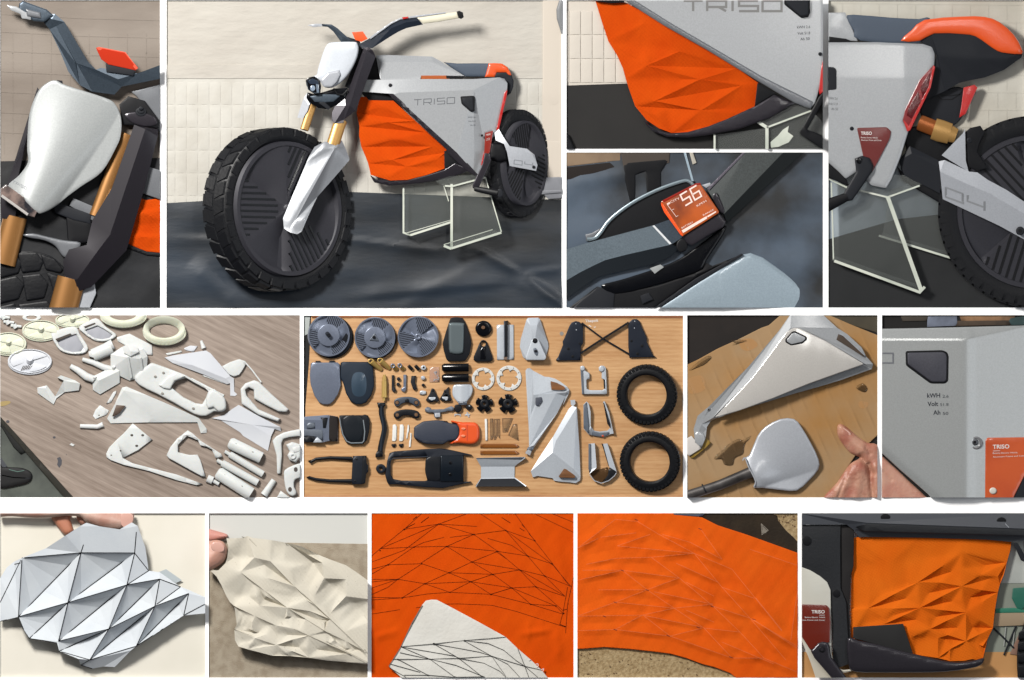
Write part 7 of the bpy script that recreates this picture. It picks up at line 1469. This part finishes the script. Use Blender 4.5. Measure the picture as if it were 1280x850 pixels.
C13 = [('15,190 205,45', 3, 8, 5), ('205,45 315,55', 3, 6, 8), ('315,55 420,118', 3, 8, 6), ('420,118 600,215', 4, 10, 6), ('600,215 790,295', 4, 9, 5), ('790,295 1040,605', 5, 12, 5), ('15,190 120,140', 3, 8, 5), ('130,135 310,112', 3, 9, 4), ('440,120 580,160', 4, 4, 9), ('580,160 740,245', 5, 10, 4), ('630,90 740,245', 4, 5, 8), ('215,178 340,190', 3, 5, 8), ('340,190 600,215', 4, 8, 5), ('215,178 380,120', 3, 9, 5), ('60,270 210,240', 4, 8, 4), ('210,240 385,235', 3, 8, 5), ('385,235 600,215', 3, 9, 5), ('385,235 525,338', 4, 8, 6), ('240,300 525,338', 4, 8, 4), ('15,350 240,300', 4, 9, 4), ('40,300 240,300', 3, 6, 6), ('240,300 365,398', 3, 8, 6), ('365,398 525,338', 4, 9, 5), ('600,215 740,385', 4, 7, 7), ('510,265 720,360', 5, 9, 4), ('525,338 695,480', 5, 9, 5), ('740,385 880,540', 5, 9, 5), ('560,360 700,430', 4, 10, 5), ('740,385 900,440', 3, 7, 8), ('880,540 1115,680', 5, 10, 5), ('120,398 365,398', 4, 9, 5), ('205,460 365,398', 3, 7, 7), ('365,398 500,490', 4, 8, 6), ('400,408 695,470', 4, 10, 4), ('205,460 500,490', 3, 6, 6), ('500,490 695,470', 3, 7, 7), ('15,530 205,460', 3, 7, 6), ('15,530 340,525', 3, 7, 6), ('205,597 340,525', 3, 8, 6), ('340,525 500,490', 3, 8, 6), ('500,490 650,590', 4, 8, 6), ('560,500 700,560', 4, 10, 4), ('695,480 830,610', 4, 7, 6), ('695,480 880,540', 4, 9, 4), ('340,525 640,585', 4, 8, 4), ('15,603 205,597', 3, 6, 5), ('205,597 480,630', 4, 9, 4), ('480,630 640,590', 3, 8, 6), ('350,530 480,630', 3, 7, 6), ('650,590 830,610', 3, 7, 7), ('650,590 790,740', 4, 8, 6), ('480,630 790,740', 4, 9, 4), ('740,660 1000,770', 4, 9, 4), ('830,610 950,740', 4, 8, 6), ('880,540 1060,750', 5, 8, 6), ('900,550 1115,690', 5, 9, 5), ('790,740 950,740', 3, 7, 5), ('950,740 1115,810', 4, 8, 5), ('910,440 1040,600', 4, 9, 5), ('1085,650 1115,420', 2, 4, 6), ('880,195 1115,275', 1.4, 3, 5)]
fn13 = creases(5, [c13(q, a*.5, w1*1.4, w2*1.4) for q, a, w1, w2 in C13], .12)
oc = S('orange_cloth', None, weave('creased_orange_cloth', (254, 108, 24), 70, .3, rgb2=(246, 96, 18)), U13('-5,5 490,5 500,22 640,35 720,75 860,120 1000,170 1125,215 1125,850 825,850 780,815 700,785 640,770 560,740 480,718 400,708 280,695 150,685 60,692 -5,696'), fn13, r=.6, th=4, step=1.4, bot=.8, label='bright orange cloth with faint pressed creases fanning to the lower right', cat='cloth', sharp=30)
mb = MB()
for q, a, w1, w2 in C13: ribbon(mb, U13(q), .42, lambda X, Y: fn13(X, Y)+.12, th=.5, step=2)
fin(mb, 'worn_crease', mat('pale_orange_crease', (250, 124, 62), .8), oc)
mb = MB()
for x, y in ((240, 300), (630, 92), (205, 597), (785, 735), (620, 585), (690, 480), (365, 398), (900, 545), (310, 46), (150, 530), (470, 627), (205, 460)): ribbon(mb, [U13((x-8, y-2)), U13((x+8, y+4))], .8, lambda X, Y: fn13(X, Y)+.3, th=.5)
fin(mb, 'stitch_mark', mat('rust_stitch', (140, 44, 16), .9), oc)
# ================================================================ picture 14: side of the bike with the cloth
CLIP[0] = (1002.3, 641.5, 1281, 847); DS[0] = .7
V14 = frame(998, 638, 4.01)
ground('floor', mat('warm_orange_floor', (216, 160, 96), .7, var=((206, 148, 84), .8)), (1000, 815, 1283, 849), d=1)
S('wall', None, mat('grey_green_wall', (150, 156, 142), .8, var=((132, 138, 126), .8)), V14('900,150 1145,150 1145,730 900,730'), .8, r=0, th=1.5, bot=-1, kind='structure', label='grey green room wall at the right')
S('whiteboard', None, mat('pale_whiteboard', (186, 190, 184), .6), V14('1000,150 1145,150 1145,365 1000,365'), 1.6, r=.2, th=1, label='pale whiteboard in the room right of the hanging orange cloth', cat='whiteboard')
tb = thing('table', 'plain beige table in the room beyond the hanging orange cloth', 'table', V14((1060, 560))+(2,)); S('tabletop', tb, mat('beige_table', (168, 146, 116), .6), V14('985,515 1145,512 1145,575 975,582'), 4, r=.3, th=2)
T('leg', tb, DARK, [V14((1090, 580))+(3,), V14((1030, 725))+(3,)], 1.2, n=8); T('leg', tb, DARK, [V14((980, 590))+(3,), V14((1080, 690))+(3,)], 1.2, n=8)
ch = thing('chair', 'green plastic chair behind the beige table at the right edge', 'chair', V14((1100, 560))+(3,))
S('backrest', ch, mat('teal_plastic', (0, 112, 90), .5), V14('1075,390 1145,385 1145,470 1120,500 1095,490 1070,440'), 5, r=1, th=2, c=1); S('seat', ch, mat('teal_plastic', (30, 128, 100), .5), V14('990,492 1080,488 1145,500 1145,512 990,514'), 4.6, r=.5, th=2)
for x in (1040, 1085): T('leg', ch, mat('chair_steel', (176, 178, 172), .4), [V14((x, 585))+(2.5,), V14((x-10, 680))+(2.5,)], .8, n=8)
S('soft_bag', None, mat('skin_brown_box', (150, 112, 92), .7), V14('1060,720 1105,620 1110,700 1095,725'), 3, r=.4, th=2, label='brown wedge beside the dark tyre at the right edge', cat='bag')
bk = thing('motorcycle', 'unfinished motorcycle side with black frame and orange cloth filling the gap', 'motorcycle', V14((600, 500))+(8,), GR)
mb = MB(); shell(mb, smooth(V14('1145,560 1120,600 1100,680 1095,760 1105,860 1150,860'), 3), 14, th=10, r=3)
wo = fin(mb, 'wheel', RUBBER, bk); mb = MB(); [shell(mb, V14(q), 18, th=6, r=1.2, c=1) for q in ('1105,610 1145,590 1145,640 1100,650', '1100,665 1145,652 1145,700 1098,705', '1098,720 1145,712 1145,760 1100,765', '1100,780 1145,775 1145,835 1108,830')]; fin(mb, 'tread', RUBBER, wo)
bag = net('battery_bag', bk, weave('warm_orange_cloth', (246, 120, 26), 50, .22, rgb2=(238, 106, 18)), V14, '275,135 600,130 820,138 1068,145 1062,200 1045,260 1030,320 1010,370 1000,410 985,500 975,590 950,640 935,700 925,740 900,750 870,745 830,754 760,755 700,740 570,720 430,700 262,640 262,500 268,300 275,210',
  ['600,360 720,280 820,212 1045,260 910,325 820,380 710,362 600,360', '350,490 480,420 600,360', '820,380 720,430 610,488 480,492 350,490', '820,380 920,400 1000,410 920,460 840,512 720,500 610,488', '610,488 520,530 430,570', '840,512 750,550 660,595 540,600 430,570', '840,512 910,550 975,590 910,620 840,655 750,625 660,595', '660,595 600,620 560,640', '840,655 770,690 700,740', '840,655 925,740', '820,212 820,138', '975,590 950,640', '350,490 262,500', '430,570 262,640', '560,640 570,720'],
  ['600,360 820,290 1045,260|8', '350,490 600,425 820,380|8', '820,380 1000,330 1030,320|6', '610,488 820,445 1000,410|9', '430,570 640,540 840,512|8', '660,595 840,585 975,590|9', '560,640 700,640 840,655|8', '840,655 925,680 935,700|5', '268,300 450,260 820,212|5', '262,500 350,440 600,360|4', '300,560 430,540 610,488|4', '700,740 760,700 840,655|4'], lambda x, y: 12+5*max(0, 1-((x-1170)/90)**2), up=3, th=8)
mb = MB()
for i in range(46):
    y = 300+i*7.5; a = rng.random()*1.6-1; ribbon(mb, V14('%f,%f %f,%f' % (266, y, 250+8*rng.random(), y+14*a)), .4, 16, th=.5)
fin(mb, 'frayed_thread', mat('frayed_orange', (206, 100, 30), .8), bag)
BF = mat('frame_black', (52, 54, 58), .45, bump=(30, .15), spec=.4)
F('frame_rail', bk, mat('rail_grey', (76, 80, 88), .4, coat=.3), V14('-5,12,26 1145,12,26 1145,150,22 1070,158,20 940,146,20 600,136,20 300,132,20 280,100,24 240,70,26 -5,72,26'), V14('345,62,34 1145,92,34 330,108,22 1145,130,22'), [(10, 11), (12, 13), (7, 12), (8, 10), (10, 12)], th=12, sharp=6)
S('rail_face', bk, BF, V14('345,66 1145,96 1145,126 330,104 285,84'), 35, r=.6, th=4)
for x, y in ((436, 34), (1018, 52)): S('rail_hole', bk, BLACK, ell(*V14((x, y)), 6, 4.4, 20), 31, r=.4, th=6)
fin(ribbon(MB(), V14('1036,66 1056,86'), .7, 34, th=1), 'scratch', PALE, bk)
S('frame_upright', bk, BF, V14('-5,72 210,72 212,390 240,460 250,640 275,760 200,790 175,760 165,480 160,390 110,330 -5,275'), 22, r=1.2, th=14)
S('upright_side', bk, mat('brown_black_steel', (34, 28, 28), .6), V14('208,72 280,70 276,280 262,330 256,500 262,640 245,640 240,460 212,390'), 18, r=.6, th=10)
for x, y, r_ in ((42, 152, 5.6), (190, 416, 4.6)): S('frame_hole', bk, BLACK, ell(*V14((x, y)), r_, r_*1.05, 20), 23.5, r=.3, th=4)
pan = S('side_panel', bk, mat('ivory_panel', (226, 224, 212), .3, coat=.4, var=((214, 204, 184), .8)), V14('-5,276 60,300 110,330 145,360 162,400 165,700 180,780 225,800 270,796 266,806 200,820 160,850 90,850 60,760 -5,600'), 26, r=1.5, th=8, c=1)
lb = S('name_plate', pan, mat('brick_red_plate', (134, 44, 26), .2, coat=.7), V14('-5,470 140,474 156,490 162,560 158,660 60,700 -5,600'), 29, r=1, th=5, c=1.5)
for q_, a_, b_, h_ in (('TRISO', (66, 516), (132, 516), 4.0), ('Battery Electric Vehicle', (32, 539), (134, 539), 1.7), ('Aluminum Frame and Cover', (-12, 553), (134, 553), 1.7)): letter(lb, WLET, q_, V14(a_), V14(b_), h_, on(lb))
fin(ribbon(MB(), V14('104,525 132,525'), .4, 29.7, th=.4), 'print_line', WLET, lb)
cr_ = S('pedal_crank', bk, GUARD, V14('62,705 100,665 120,658 148,662 156,680 165,735 250,850 175,850 80,740'), 38, r=1.8, th=10, H=1.5, Wd=6); S('crank_bolt', cr_, BLACK, ell(*V14((118, 697)), 3.8, 3.8, 20), 41, r=.8, th=4); S('bolt_socket', cr_, GUARD, ell(*V14((118, 697)), 2, 2, 6), 41.4, r=.2, th=2)
S('bag_panel', bk, mat('matt_charcoal_panel', (44, 43, 43), .7), V14('274,585 525,568 575,722 274,640'), (24, .05, 0), r=.6, th=6)
tr = S('bag_tray', bk, GUARD, smooth(V14('245,640 300,652 400,672 520,705 620,728 720,752 800,762 880,752 925,740 930,755 910,778 860,792 740,808 600,812 400,812 280,808 250,770'), 2), 30, r=2.5, th=14, H=2, Wd=10)
S('fork_end', bk, DARK, V14('1075,160 1100,165 1145,240 1145,265 1115,250'), 20, r=.8, th=6)
